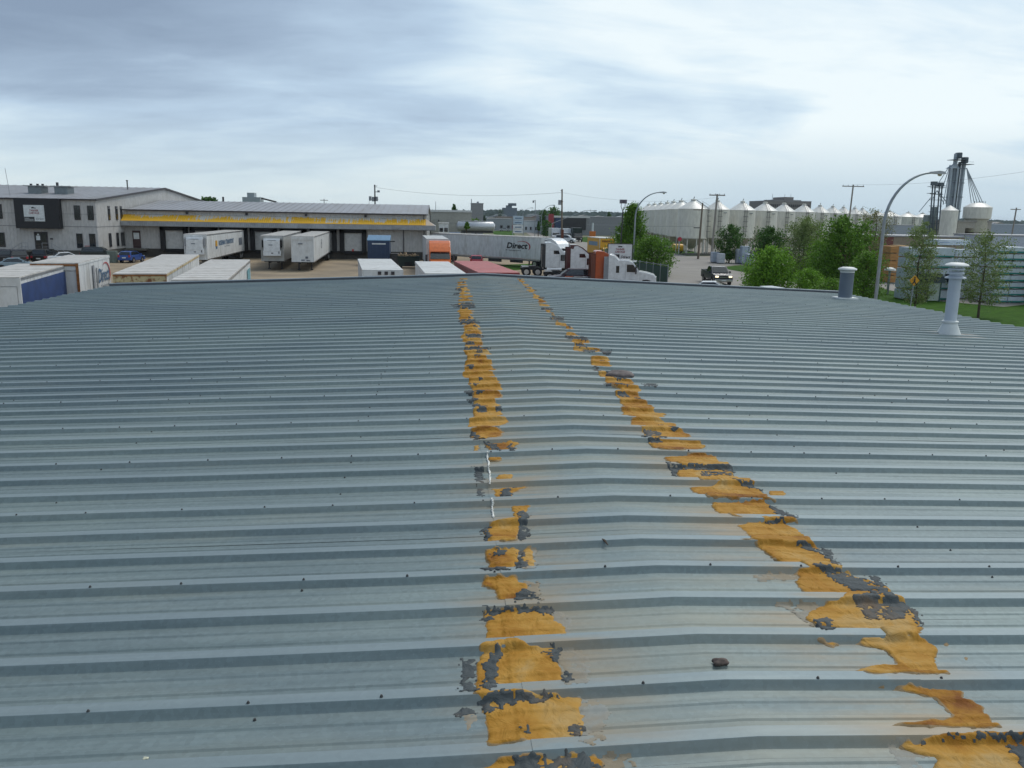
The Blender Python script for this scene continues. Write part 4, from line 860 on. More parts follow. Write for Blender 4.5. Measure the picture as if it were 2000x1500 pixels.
# trailer with blue side, far left
NR, FR = G(37, 541, 3.9), G(137, 515, 3.9)
t_, h, Ln = trailer('white trailer with dark blue tarpaulin side, nearest on the left behind the eave', None, NR, FR, 3.9, wheels='far')
B('blue_side_panel', M_BLUE, t_, (h+.03, .06, 1.25, h+.05, Ln-.05, 3.58)); B('corner_post', M_WHITE, t_, (h-.1, -.04, 1.1, h+.04, .055, 3.84))
B('end_door', M_WHITE, t_, (-h+.12, -.05, 1.25, -.02, -.03, 3.45), (.02, -.05, 1.25, h-.12, -.03, 3.45))
# 'Direct' trailer behind it
NR, FR = G(152, 513, 4.05), G(213, 498, 4.05)
t_, h, Ln = trailer('white trailer lettered Direct with rust streaked corner, behind the blue sided trailer', G(68, 512, 4.05), NR, FR, 4.05, end=M_WHITE)
B('rusty_corner_post', M_RUST, t_, (h-.12, -.06, 1.1, h+.015, -.035, 4.0)); B('rusty_header', M_RUST, t_, (-h, -.06, 3.86, h-.12, -.035, 3.98))
text('lettering', 'Direct', M_TBL, t_, (h+.03, Ln*.56, 2.55), (0, 1, 0), (0, 0, 1), Ln*.38, .85, bold=.02, shear=.25)
text('lettering', 'Transport', M_TGR, t_, (h+.03, Ln*.62, 2.15), (0, 1, 0), (0, 0, 1), Ln*.28, .25, bold=.01, shear=.2)
def swoosh(parent, P, xd, yd, wdt, hgt, m):
    P = Vector(P); xd = Vector(xd); yd = Vector(yd); o_, i_ = [], []
    for k in range(19):
        a = R(125-k*9.2); th_ = .06+.2*(k/18)**1.2 if k < 15 else .06+.2*((14/18)**1.2)*(18-k)/4
        o_.append(P+xd*(math.cos(a)*wdt)+yd*(math.sin(a)*hgt)); i_.append(P+xd*(math.cos(a)*(wdt-th_*hgt*1.6))+yd*(math.sin(a)*(hgt-th_*hgt)))
    n = len(o_); q = MB(); q.add(o_+i_, [(k, k+1, n+k+1, n+k) for k in range(n-1)]); q.build('red_swoosh', m, parent)
swoosh(t_, (h+.036, Ln*.82, 2.95), (0, 1, 0), (0, 0, 1), Ln*.16, .75, mat('red_swoosh', (.38, .03, .04), .5))
B('door_bar', M_GREYP, t_, (h+.03, Ln*.38, 1.2, h+.07, Ln*.43, 3.7), (h+.03, Ln*.50, 1.2, h+.07, Ln*.515, 3.5))
# T1
t_, h, Ln = trailer('long white trailer with rusting cream end frame, on the left beyond the roof edge', G(229, 534, 3.95), G(324, 534, 3.95), G(388, 497, 3.95), 3.95, end=M_CREAMRUST, roof=M_TOP)
B('end_door', M_WHITE, t_, (-h+.1, -.02, 1.25, h-.1, .0, 3.5)); B('rusty_edge', M_RUST, t_, (-h-.02, -.045, 3.82, h+.02, -.032, 3.9))
text('lettering', 'Direct', M_TGR, t_, (h+.03, Ln*.72, 2.3), (0, 1, 0), (0, 0, 1), Ln*.2, .8, bold=.02, shear=.25)
B('side_marker', M_TGR, t_, (h+.03, Ln*.3, 2.0, h+.035, Ln*.33, 2.3))
# T2
t_, h, Ln = trailer('white roofed trailer with teal panel near its far end, middle of the left yard', G(352, 546, 3.95), G(443, 546, 3.95), G(488, 507, 3.95), 3.95)
B('teal_panel', mat('teal_print', (.12, .30, .34), .5, var=.4, vscale=4), t_, (h+.03, Ln*.80, 2.0, h+.04, Ln*.95, 3.5))
# T3
t_, h, Ln = trailer('white roofed trailer with dark latches on its near end, before the blue compactor', G(708, 527, 3.6), G(787, 527, 3.6), G(766, 508, 3.6), 3.6, L_=12.0, side=M_WHITE, roof=M_TOPW)
B('end_recess', M_GREYP, t_, (-h+.12, -.05, 2.6, h-.12, -.03, 3.22)); B('latch', M_TRIM, t_, (-.3, -.09, 3.3, -.1, -.03, 3.5), (.1, -.09, 3.3, .3, -.03, 3.5), (.5, -.09, 3.3, .7, -.03, 3.5))
t_, h, Ln = trailer('white roofed trailer left of the red container, in front of the orange truck', G(830, 533, 3.6), G(910, 534, 3.6), G(880, 514, 3.6), 3.6, L_=12.0, roof=M_TOPW)
NLr, FLr = G(935, 532, 3.5), G(903, 517, 3.5); ax_ = (FLr-NLr).normalized(); NRr = NLr+Vector((ax_.y, -ax_.x, 0))*2.55
t_, h, Ln = trailer('red container trailer just beyond the roof apex', NLr, NRr, NRr+ax_*12.2, 3.5, side=M_DRED, roof=M_RED, end=M_DRED, name='container_trailer')
# docked reefers
def reefer(t_, h, ztop, dark):
    q = MB().prismx([(-.55, 2.1), (-.62, 2.3), (-.62, 3.5), (-.5, 3.75), (-.045, 3.75), (-.045, 2.1)], -h*.72, h*.72); u_ = q.build('cooling_unit', M_TWHITE, t_, bevel=.03)
    B('grille', M_SEAL if dark else M_GREYP, u_, (-h*.72-.22, -.4, 2.7, -h*.72+.03, -.05, 3.55), (h*.72-.03, -.4, 2.7, h*.72+.22, -.05, 3.55))
    B('lower_cover', M_TWHITE, u_, (-h*.78, -.6, 1.75, h*.78, -.06, 2.35)); B('unit_badge', M_TGR, u_, (-.35, -.64, 2.95, .1, -.622, 3.05), (-.5, -.64, 3.52, .5, -.61, 3.56)); B('latch', M_TRIM, u_, (-.1, -.62, 2.0, .15, -.60, 2.1), (.75, -.62, 2.0, .85, -.60, 2.25))
NR = G(403, 457.5, Z1); FRr = W(476, 449, 126.0); FRr.z = Z1; ax_ = (FRr-NR); ax_.z = 0; ax_.normalize(); NL = NR-Vector((ax_.y, -ax_.x, 0))*2.6
t_, h, Ln = trailer('refrigerated trailer with blue side lettering, leftmost of three backed to the dock', NL, NR, FRr, Z1, wheels='far', group='trailers backed to the dock')
reefer(t_, h, Z1, False)
text('lettering', 'ROSENAU TRANSPORT', M_TBL, t_, (h+.03, Ln*.27, 2.55), (0, 1, 0), (0, 0, 1), Ln*.40, .62, bold=.03); text('lettering', 'LTD', M_TGR, t_, (h+.03, Ln*.42, 2.25), (0, 1, 0), (0, 0, 1), Ln*.14, .14)
B('crest', M_YEL, t_, (h+.03, Ln*.19, 2.5, h+.035, Ln*.235, 3.2)); B('crest_base', M_TBL, t_, (h+.03, Ln*.195, 2.2, h+.036, Ln*.23, 2.5)); B('rear_decal', M_TGR, t_, (h+.03, Ln*.82, 2.1, h+.035, Ln*.92, 3.1))
NL, NR = G(511, 459, Z1), G(553, 460, Z1); FRr = W(588, 450, 126.0); FRr.z = Z1
t_, h, Ln = trailer('refrigerated trailer with dark cooling grilles, middle of three backed to the dock', NL, NR, FRr, Z1, wheels='far', side=mat('dull_white_paint', (.40, .40, .385), .55, dirt=(.25, .24, .2), dscale=.8), group='trailers backed to the dock')
reefer(t_, h, Z1, True)
text('lettering', 'CT', M_TGR, t_, (h+.03, Ln*.5, 2.2), (0, 1, 0), (0, 0, 1), Ln*.2, .9)
NL, NR = G(568, 461, Z1), G(612, 461.5, Z1); FRr = W(643.5, 452, 126.0); FRr.z = Z1
t_, h, Ln = trailer('plain white box trailer with a round side emblem, rightmost of the docked three', NL, NR, FRr, Z1, wheels='far', group='trailers backed to the dock')
q = MB()
def ring(c, r0, r1, q):
    vs = [(h+.03, c[0]+math.cos(R(a))*r*1.9, c[1]+math.sin(R(a))*r) for r in (r0, r1) for a in range(0, 360, 24)]; q.add(vs, [(k, (k+1) % 15, 15+(k+1) % 15, 15+k) for k in range(15)])
ring((Ln*.42, 3.15), .18, .28, q); ring((Ln*.42, 2.65), .26, .38, q); q.build('side_emblem', M_TGR, t_)
B('end_badge', M_TGR, t_, (-.5, -.045, 3.15, .0, -.035, 3.28), (.3, -.045, 1.5, .6, -.035, 1.75), (-.2, -.045, 1.25, .2, -.035, 1.38), (.4, -.045, 1.2, .8, -.035, 1.33))

# long Direct trailer side-on
A_, C_ = G(840, 454.5, Z1), G(1058, 463.5, Z1)
t_, h, Ln = trailer('long white semi trailer side-on with large Direct Transport lettering, behind the tractors', None, A_+Vector((0, 0, 0)), C_, Z1, wheels='near', roof=M_TOP, group='parked semi trailers')
# (local +x is the side that faces the camera)
text('lettering', 'Direct', M_TXT, t_, (h+.03, Ln*.715, 2.45), (0, 1, 0), (0, 0, 1), Ln*.175, .80, bold=.03, shear=.22)
text('lettering', 'Transport', M_TXT, t_, (h+.03, Ln*.705, 2.08), (0, 1, 0), (0, 0, 1), Ln*.13, .22, bold=.01, shear=.1)
swoosh(t_, (h+.034, Ln*.845, 2.78), (0, 1, 0), (0, 0, 1), Ln*.068, .72, mat('red_swoosh', (.38, .03, .04), .5))
B('side_skirt', mat('grey_skirt', (.28, .28, .27), .6), t_, (h-.04, .2, .92, h-.01, Ln-.3, 1.04)); B('tool_rack', M_DARK, t_, (h-.3, Ln*.55, .5, h-.1, Ln*.66, 1.05), (h-.3, Ln*.74, .55, h-.1, Ln*.84, 1.05))
DIRR = (C_-A_).normalized()

# ------------------------------------------------------------------ tractors
def tractor(label, loc, rz, paint=M_TWHITE, ext=M_GREYP, roofz=3.9, tall=True, trimm=None, zs=1.0, sleeper=True, length=7.4, mid=False):
    t_ = thing('semi_tractor', label, 'truck', loc, rz, 'parked tractor units')
    sb_ = 2.9; w_ = 1.2
    if tall: pf = [(sb_, 1.05), (sb_, roofz-.08), (sb_+.12, roofz), (sb_+.7, roofz-.02), (sb_+1.25, roofz-.28), (sb_+1.75, roofz-.68), (sb_+2.15, 2.85), (sb_+2.35, 2.72), (sb_+2.9, 1.95), (sb_+2.9, 1.0)]
    else: pf = [(sb_, 1.05), (sb_, roofz-.05), (sb_+.1, roofz), (sb_+.55, roofz-.18), (sb_+1.0, roofz-.62), (sb_+1.15, 2.95), (sb_+1.9, 2.93), (sb_+2.35, 2.75), (sb_+2.9, 1.95), (sb_+2.9, 1.0)]
    cab = MB().prism(pf, -w_, w_).build('cab', paint, t_, bevel=.06)
    hp = [(sb_+2.86, 1.0), (sb_+2.86, 1.93), (sb_+3.6, 1.82), (sb_+4.3, 1.62), (sb_+4.5, 1.4), (sb_+4.52, .7), (sb_+4.3, .62), (sb_+4.18, .62), (sb_+4.12, .95), (sb_+3.9, 1.12), (sb_+3.6, 1.15), (sb_+3.3, 1.12), (sb_+3.1, .95), (sb_+3.06, .7), (sb_+2.86, .7)]
    hood = MB().prism(hp, -1.08, 1.08).build('hood', paint, t_, bevel=.05)
    B('bumper', M_CHROME, t_, (sb_+4.3, -1.15, .35, sb_+4.58, 1.15, .72), bevel=.04)
    B('grille', M_CHROME, hood, (sb_+4.50, -.5, .78, sb_+4.56, .5, 1.42))
    for s_ in (-1, 1):
        B('headlight', mat('lamp_glass', (.7, .72, .72), .15), t_, (sb_+4.46, s_*.85-.17, .88, sb_+4.55, s_*.85+.17, 1.12), bevel=.03)
        y0, y1 = sorted((s_*(w_+.002), s_*(w_+.014)))
        MB().prism([(sb_+1.75, 1.85), (sb_+1.75, 2.55), (sb_+2.35, 2.55), (sb_+2.70, 2.02), (sb_+2.70, 1.85)], y0, y1).build('side_window', M_GLASS, t_)
        if mid: MB().prism([(sb_+.75, 1.75), (sb_+.75, 2.4), (sb_+1.05, 2.4), (sb_+1.05, 1.75)], y0, y1).build('sleeper_window', M_GLASS, t_)
        else: MB().prism([(sb_+.95, 2.62), (sb_+.95, 3.02), (sb_+1.5, 3.02), (sb_+1.65, 2.72), (sb_+1.6, 2.62)], y0, y1).build('sleeper_window', M_GLASS, t_)
        B('door_seam', M_GREYP, cab, (sb_+1.62, y0, 1.1, sb_+1.645, y1, 2.62), (sb_+.6, y0, 1.1, sb_+1.5, y1, 1.12))
        B('mirror', M_TRIM, t_, (sb_+2.55, s_*(w_+.32)-.12, 1.7, sb_+2.68, s_*(w_+.32)+.12, 2.45), bevel=.02); B('mirror_arm', M_TRIM, t_, (sb_+2.6, min(s_*w_, s_*(w_+.3)), 2.4, sb_+2.64, max(s_*w_, s_*(w_+.3)), 2.44))
        B('side_extender', ext, t_, (sb_-.42, s_*(w_-.03)-.03, 1.1, sb_-.0, s_*(w_-.03)+.03, roofz-.25))
        MB().cone((sb_+.2, s_*1.0, .8), (sb_+1.9, s_*1.0, .8), .33, .33, 16).build('fuel_tank', M_CHROME, t_, smooth=40)
        B('step', M_DARK, t_, (sb_+1.9, s_*1.05-.12, .45, sb_+2.8, s_*1.05+.12, .6))
        for x_ in (.75, 2.05): wheel(t_, (x_, s_*.95, .52), .52, .5, (0, 1, 0), M_CHROME)
        wheel(t_, (sb_+3.6, s_*1.0, .52), .52, .3, (0, 1, 0), M_CHROME)
        B('mudguard', paint if s_ else M_DARK, t_, (.2, s_*.95-.28, 1.1, 1.0, s_*.95+.28, 1.14))
    MB().quad((sb_+2.36, -1.05, 2.70), (sb_+2.36, 1.05, 2.70), (sb_+2.90, 1.12, 1.98), (sb_+2.90, -1.12, 1.98)).build('windscreen_back', M_GLASS, t_)
    q = MB(); q.add([(sb_+2.40, -1.05, 2.735), (sb_+2.40, -.02, 2.735), (sb_+2.93, -.02, 1.995), (sb_+2.93, -1.1, 1.995)], [(0, 1, 2, 3)]); q.add([(sb_+2.40, .02, 2.735), (sb_+2.40, 1.05, 2.735), (sb_+2.93, 1.1, 1.995), (sb_+2.93, .02, 1.995)], [(0, 1, 2, 3)])
    q.build('windscreen', M_GLASS, t_)
    B('visor', paint, t_, (sb_+2.3, -1.1, 2.78, sb_+2.62, 1.1, 2.86), bevel=.02)
    B('frame_rail', M_DARK, t_, (.1, -.5, .72, sb_+4.3, -.36, .98), (.1, .36, .72, sb_+4.3, .5, .98), (.1, -.5, .7, .25, .5, .99))
    B('fifth_wheel', M_DARK, t_, (.95, -.5, .99, 1.85, .5, 1.2), bevel=.04)
    for s_ in (-1, 1): MB().tube([(sb_-.25, s_*.95, .9), (sb_-.25, s_*.95, roofz-.45)], .075, 10).build('exhaust_stack', M_CHROME if trimm is None else trimm, t_)
    return t_
def put_tr(px, py, ztop, heading, back=2.9, w_=1.2):
    """near top rear corner of the sleeper at this pixel"""
    c = G(px, py, ztop); d = Vector((math.cos(heading), math.sin(heading), 0)); n_ = Vector((d.y, -d.x, 0))
    if n_.y > 0: n_ = -n_
    o = c-n_*w_-d*back; o.z = 0; return o
tractor('white tractor unit coupled to the long Direct trailer', C_-Vector((-DIRR.y, DIRR.x, 0))*(-1.3)+DIRR*(-2.0)*1.0-Vector((0, 0, Z1)), math.atan2(DIRR.y, DIRR.x), roofz=4.0, ext=M_GREYP)
tractor('white sleeper tractor unit with bare chassis and wheels showing behind it', put_tr(1066, 473, 3.95, R(-3)), R(-3), roofz=3.95, ext=M_DARK)
tractor('white tractor unit with maroon back and roof edge', put_tr(1115, 479, 3.9, R(-4)), R(-4), roofz=3.9, ext=M_MAROON, trimm=M_MAROON)
tractor('orange and brown tractor unit mostly hidden between two white ones', put_tr(1164, 490, 3.75, R(-4)), R(-4), roofz=3.75, paint=M_ORANGED, ext=M_BROWN, trimm=M_BROWN)
o = put_tr(1189, 496, 3.5, R(-14)); tractor('white mid-roof tractor unit at the right end of the row, nearest the road', o, R(-14), roofz=3.5, tall=False, mid=True, ext=M_GREYP)
# maroon roof edge of the third tractor
tt = [x for x in bpy.data.objects if x.name.startswith('semi_tractor')][2]
MB().prism([(2.85, 3.55), (2.85, 3.95), (3.6, 3.93), (4.2, 3.66), (4.68, 3.27), (5.06, 2.92), (5.0, 2.84), (4.6, 3.2), (4.1, 3.58), (3.6, 3.85), (3.3, 3.8), (3.2, 3.5)], -1.215, 1.215).build('maroon_roof_band', M_MAROON, tt, bevel=.01)
# orange truck and its trailer, head on
NL, NR = G(833, 466, Z1), G(876, 466.5, Z1)
t_, h, Ln = trailer('white trailer coupled behind the head-on orange tractor', NL, NR, NR+Vector((-.8, 14.0, 0)), Z1, wheels='far', roof=M_TOPW)
c = (NL+NR)/2; tractor('bright orange tractor unit facing the camera beside the dark green bin', Vector((c.x+.12, c.y+1.9, 0)), R(-90+2), paint=M_ORANGE, ext=M_ORANGE, roofz=3.95)
# yellow rental truck
c0 = W(1161, 461.5, 128); 
yt = thing('rental_truck', 'yellow rental box truck with white roof facing the camera beside the road sign', 'truck', (W(1186, 480, 124).x, 124, 0), R(8))
B('box_body', M_YEL, yt, (-1.2, 0, 1.0, 1.2, 6.0, 3.72), bevel=.04); B('roof', M_TOPW, yt, (-1.22, -.02, 3.72, 1.22, 6.02, 3.82))
B('corner_rail', M_CHROME, yt, (-1.22, -.03, 1.0, -1.14, .04, 3.7), (1.14, -.03, 1.0, 1.22, .04, 3.7))
text('lettering', 'PENSKE', M_BROWN, yt, (-.85, -.03, 3.15), (1, 0, 0), (0, 0, 1), 1.7, .28, bold=.03)
B('side_decal', M_BINT, yt, (-1.215, 1.0, 2.6, -1.202, 5.2, 3.2)); 
MB().prismx([(-2.0, .5), (-2.05, 1.3), (-1.55, 1.5), (-1.15, 2.25), (-.9, 2.4), (-.03, 2.4), (-.03, .5)], -1.0, 1.0).build('cab', M_YEL, yt, bevel=.05)
MB().quad((-.9, -1.60, 1.52), (.9, -1.60, 1.52), (.85, -1.20, 2.24), (-.85, -1.20, 2.24)).build('windscreen', M_GLASS, yt)
for s_ in (-1, 1):
    wheel(yt, (s_*.9, -1.2, .42), .42, .25, (1, 0, 0)); wheel(yt, (s_*.95, 4.4, .42), .42, .4, (1, 0, 0)); B('headlight', M_SIGNW, yt, (s_*.7-.15, -2.08, .9, s_*.7+.15, -2.02, 1.1))
    B('side_window', M_GLASS, yt, (min(s_*1.0, s_*1.012), -1.3, 1.5, max(s_*1.0, s_*1.012), -.4, 2.15))
# yard sign
c = W(1211, 491, 84); 
ys = thing('yard_sign', 'white post sign reading Tanner Cartage and Direct in front of the trees', 'sign', (c.x, 84, 0), R(-4))
hw = 1.2; zz0, zz1 = W(1211, 506.5, 84).z, W(1211, 477, 84).z
B('sign_board', M_SIGNW, ys, (-hw, -.05, zz0, hw, .05, zz1)); B('sign_frame', M_DARK, ys, (-hw-.07, -.07, zz0-.06, -hw, .07, zz1+.06), (hw, -.07, zz0-.06, hw+.07, .07, zz1+.06), (-hw-.07, -.07, zz1, hw+.07, .07, zz1+.07), (-hw-.07, -.07, zz0-.07, hw+.07, .07, zz0))
B('post', M_DARK, ys, (-hw-.07, -.07, 0, -hw+.03, .07, zz0-.07), (hw-.03, -.07, 0, hw+.07, .07, zz0-.07))
st = lambda s, mt, a, z, wd, h_, **k: text('lettering', s, mt, ys, (a, -.055, z), (1, 0, 0), (0, 0, 1), wd, h_, **k)
st('TANNER', M_TRED, -.45, zz1-.60, .9, .20, bold=.03); st('CARTAGE', M_TRED, -.5, zz1-.86, 1.0, .20, bold=.03)
B('truck_emblem', M_TXT, ys, (-.2, -.062, zz1-.3, .2, -.055, zz1-.18)); B('black_field', M_TXT, ys, (-hw+.05, -.062, zz0+.05, -.05, -.055, zz0+.5))
st('Direct', M_TXT, .08, zz0+.12, 1.0, .26, shear=.25, bold=.03)

# ------------------------------------------------------------------ cars
def paintm(n, c): return mat('car_paint_'+n, c, .35, coat=.25, var=.04)
M_TAIL = mat('tail_lamp', (.4, .02, .03), .3); M_HEAD = mat('car_head_lamp', (.75, .75, .7), .15)
def car(name, label, cat, loc, rz, paint, kind='hatch', group='parked cars'):
    """+X is the front"""
    t_ = thing(name, label, cat, loc, rz, group)
    K = dict(
     hatch=([(0, .35), (-.02, .8), (.12, .98), (.9, 1.02), (3.0, 1.0), (3.95, .8), (4.15, .6), (4.15, .3)], [(.15, .98), (.45, 1.42), (.9, 1.5), (2.1, 1.48), (3.05, 1.0)], .85, 4.15),
     sedan=([(0, .35), (-.02, .85), (.1, .98), (1.0, 1.02), (3.3, 1.0), (4.35, .8), (4.6, .6), (4.6, .3)], [(.75, 1.0), (1.35, 1.42), (2.5, 1.46), (3.4, 1.0)], .88, 4.6),
     suv=([(0, .4), (-.02, 1.0), (.1, 1.15), (1, 1.18), (3.3, 1.15), (4.4, 1.0), (4.65, .8), (4.65, .4)], [(.12, 1.15), (.3, 1.72), (.8, 1.8), (2.6, 1.78), (3.4, 1.15)], .95, 4.65),
     van=([(0, .45), (0, 1.2), (.1, 1.3), (3.5, 1.3), (4.8, 1.15), (5.2, .9), (5.2, .4)], [(.05, 1.28), (.05, 1.95), (.3, 2.05), (3.0, 2.05), (3.6, 1.95), (4.35, 1.22)], .98, 5.2),
     pickup=([(0, .55), (-.02, 1.05), (.0, 1.22), (2.2, 1.22), (4.3, 1.2), (5.55, 1.12), (5.75, .95), (5.78, .5), (5.5, .45)], [(2.15, 1.2), (2.3, 1.78), (2.7, 1.88), (3.7, 1.86), (4.5, 1.2)], 1.0, 5.78))[kind]
    lo, up, hw, ln = K
    MB().prism(lo, -hw, hw).build('body', paint, t_, bevel=.07)
    n = len(up); xs_ = up; q = MB()
    ins = [0.04 if z < up[0][1]+.05 or i in (0, n-1) else .17 for i, (x_, z) in enumerate(up)]
    vs = [(x_, -hw+ins[i], z) for i, (x_, z) in enumerate(up)]+[(x_, hw-ins[i], z) for i, (x_, z) in enumerate(up)]
    q.add(vs, [tuple(range(n)), tuple(range(2*n-1, n-1, -1))]+[(i, n+i, n+i+1, i+1) for i in range(n-1)])
    q.build('cabin', paint, t_, bevel=.03)
    # glass, proud of the cabin
    def shrink(poly, k):
        c = sum((Vector(p) for p in poly), Vector())/len(poly); return [c+(Vector(p)-c)*k for p in poly]
    for s_, idx in ((-1, 0), (1, n)):
        poly = [Vector(vs[idx+i]) for i in range(n)]; nrm = Vector((0, s_, .25)).normalized()
        pl = [p+nrm*.02 for p in shrink(poly, .84)]; c_ = sum(pl, Vector())/len(pl)
        MB().add(pl, [tuple(range(n))]).build('side_window', M_GLASS, t_)
    for i, nm in ((0, 'rear_window'), (n-2, 'windscreen')):
        poly = [Vector(vs[i]), Vector(vs[n+i]), Vector(vs[n+i+1]), Vector(vs[i+1])]
        nr = (poly[1]-poly[0]).cross(poly[2]-poly[1]).normalized(); nr = -nr if nr.z < 0 else nr
        MB().add([p+nr*.035 for p in shrink(poly, .86)], [(0, 1, 2, 3)]).build(nm, M_GLASS, t_)
    wr = .33 if kind in ('hatch', 'sedan') else .39
    for x_ in (.85 if kind != 'pickup' else 1.15, ln-.85 if kind != 'pickup' else ln-1.0):
        for s_ in (-1, 1):
            wheel(t_, (x_, s_*(hw-.1), wr), wr, .24, (0, 1, 0), M_CHROME)
            MB().cone((x_, s_*(hw-.02), wr+.02), (x_, s_*(hw+.012), wr+.02), wr+.09, wr+.09, 20).build('wheel_arch', M_BLACK, t_)
    for s_ in (-1, 1):
        B('headlight', M_HEAD if kind != 'pickup' else mat('lit_head_lamp', (.9, .85, .7), .2, emit=(1, .85, .55, 1.2)), t_, (ln-.06, s_*(hw-.28)-.18, .68 if kind in ('hatch', 'sedan') else .82, ln+.03, s_*(hw-.28)+.18, .84 if kind in ('hatch', 'sedan') else 1.0), bevel=.02)
        B('tail_light', M_TAIL, t_, (-.05, s_*(hw-.16)-.12, .75, .04, s_*(hw-.16)+.12, 1.0), bevel=.02)
        B('mirror', paint, t_, (ln-(1.55 if kind == 'hatch' else 1.75), s_*(hw+.1)-.1, 1.0 if kind in ('hatch', 'sedan') else 1.2, ln-(1.4 if kind == 'hatch' else 1.6), s_*(hw+.1)+.1, 1.16 if kind in ('hatch', 'sedan') else 1.4), bevel=.02)
    B('front_bumper', M_CHROME if kind == 'pickup' else paint, t_, (ln-.1, -hw+.05, .38, ln+.1, hw-.05, .62), bevel=.04); B('grille', M_TRIM, t_, (ln-.02, -.42, .68, ln+.035, .42, .92 if kind != 'pickup' else 1.02))
    if kind == 'pickup': B('grille_bar', M_CHROME, t_, (ln+.03, -.44, .83, ln+.06, .44, .89)); B('bed', M_TRIM, t_, (.12, -.8, 1.222, 2.05, .8, 1.235)); B('bed_rail', paint, t_, (.02, -hw+.02, 1.22, 2.2, -hw+.14, 1.36), (.02, hw-.14, 1.22, 2.2, hw-.02, 1.36), (.02, -hw+.14, 1.22, .12, hw-.14, 1.36))
    B('number_plate', M_SIGNW, t_, (ln+.09, -.25, .45, ln+.115, .25, .58), (-.06, -.25, .62, -.035, .25, .76))
    B('sill', M_TRIM, t_, (1.2, -hw+.02, .24, ln-1.3, hw-.02, .36))
    return t_
def gpt(px, py, dx=0, dy=0): g_ = G(px, py); return Vector((g_.x+dx, g_.y+dy, 0))
car('pickup_truck', 'dark blue pickup truck with lit headlights driving on the road', 'pickup truck', gpt(1385, 549), R(-93), paintm('slate', (.014, .022, .04)), 'pickup', 'vehicles on the road')
car('hatchback', 'bright blue hatchback parked by the dock corner, seen from behind', 'car', gpt(243, 514), R(84), paintm('blue', (.02, .07, .27)), 'hatch')
car('sedan', 'red car with pale rear window parked under the Direct trailer', 'car', gpt(930, 521), R(86), paintm('red', (.33, .02, .04)), 'hatch')
car('suv', 'dark maroon SUV in front of the orange and brown tractor', 'car', gpt(1160, 560), R(176), paintm('maroon', (.04, .015, .025)), 'suv')
car('sedan', 'white car whose roof just shows over the roof edge before the dark blue pickup', 'car', gpt(1340, 579, 0, 0), R(-20), paintm('white', (.7, .72, .74)), 'sedan')
car('suv', 'black SUV with one bright tail light at the left edge of the yard', 'car', gpt(12, 517), R(110), paintm('black', (.012, .012, .018)), 'suv')
car('suv', 'black SUV second from the left edge, in front of the office steps', 'car', gpt(40, 518), R(120), paintm('black', (.012, .012, .018)), 'suv')
car('hatchback', 'dark car parked directly under the office door landing', 'car', gpt(76, 516), R(90), paintm('coal', (.016, .015, .014)), 'suv')
car('sedan', 'pale blue car at the left edge nearest the trailers', 'car', gpt(-12, 530), R(20), paintm('pale_blue', (.22, .30, .36)), 'sedan')
car('sedan', 'white car parked right of the office door, partly behind a trailer', 'car', gpt(92, 516), R(30), paintm('white', (.7, .72, .74)), 'sedan')
car('suv', 'dark green SUV parked under the narrow office windows', 'car', gpt(160, 508), R(12), paintm('dark_green', (.015, .022, .02)), 'suv')
car('pickup_truck', 'white pickup truck half hidden behind the roadside bushes', 'pickup truck', gpt(1574, 606), R(-170), paintm('white', (.7, .72, .74)), 'pickup')
B0 = thing('utility_cabinet', 'grey green utility cabinet beside the blue hatchback', 'cabinet', gpt(221, 513)); B('cabinet_body', mat('cabinet_green', (.13, .16, .14), .6), B0, (-.55, -.4, 0, .55, .4, 1.5), bevel=.03); B('cabinet_door', mat('cabinet_green', (.13, .16, .14), .6), B0, (-.48, -.43, .1, -.02, -.4, 1.4), (.02, -.43, .1, .48, -.4, 1.4))
# blue compactor
c = W(741, 500, 113)
bc = thing('waste_compactor', 'tall navy blue waste compactor with light blue sloping lid by the dock', 'container', (c.x-.1, 113, 0), R(-1))
B('body', M_BIN, bc, (-1.45, 0, .15, 1.45, 2.2, 3.25), bevel=.03); MB().prismx([(-.05, 3.25), (-.05, 3.36), (1.6, 3.95), (2.3, 3.95), (2.3, 3.25)], -1.5, 1.5).build('lid', M_BINT, bc, bevel=.02)
B('nameplate', M_SIGNW, bc, (-.85, -.03, 2.78, .95, -.005, 2.95)); B('chute', M_DARK, bc, (1.45, .8, 3.1, 2.1, 1.1, 3.25)); B('rib', M_BIN, bc, *[(-1.4+k*.55, -.04, .2, -1.32+k*.55, -.003, 2.7) for k in range(6)])
B('rear_hopper', M_DARK, bc, (1.5, .3, .1, 2.6, 2.0, 1.6)); B('foot', M_DARK, bc, (-1.3, .1, 0, -1.1, 2.0, .15), (1.1, .1, 0, 1.3, 2.0, .15))
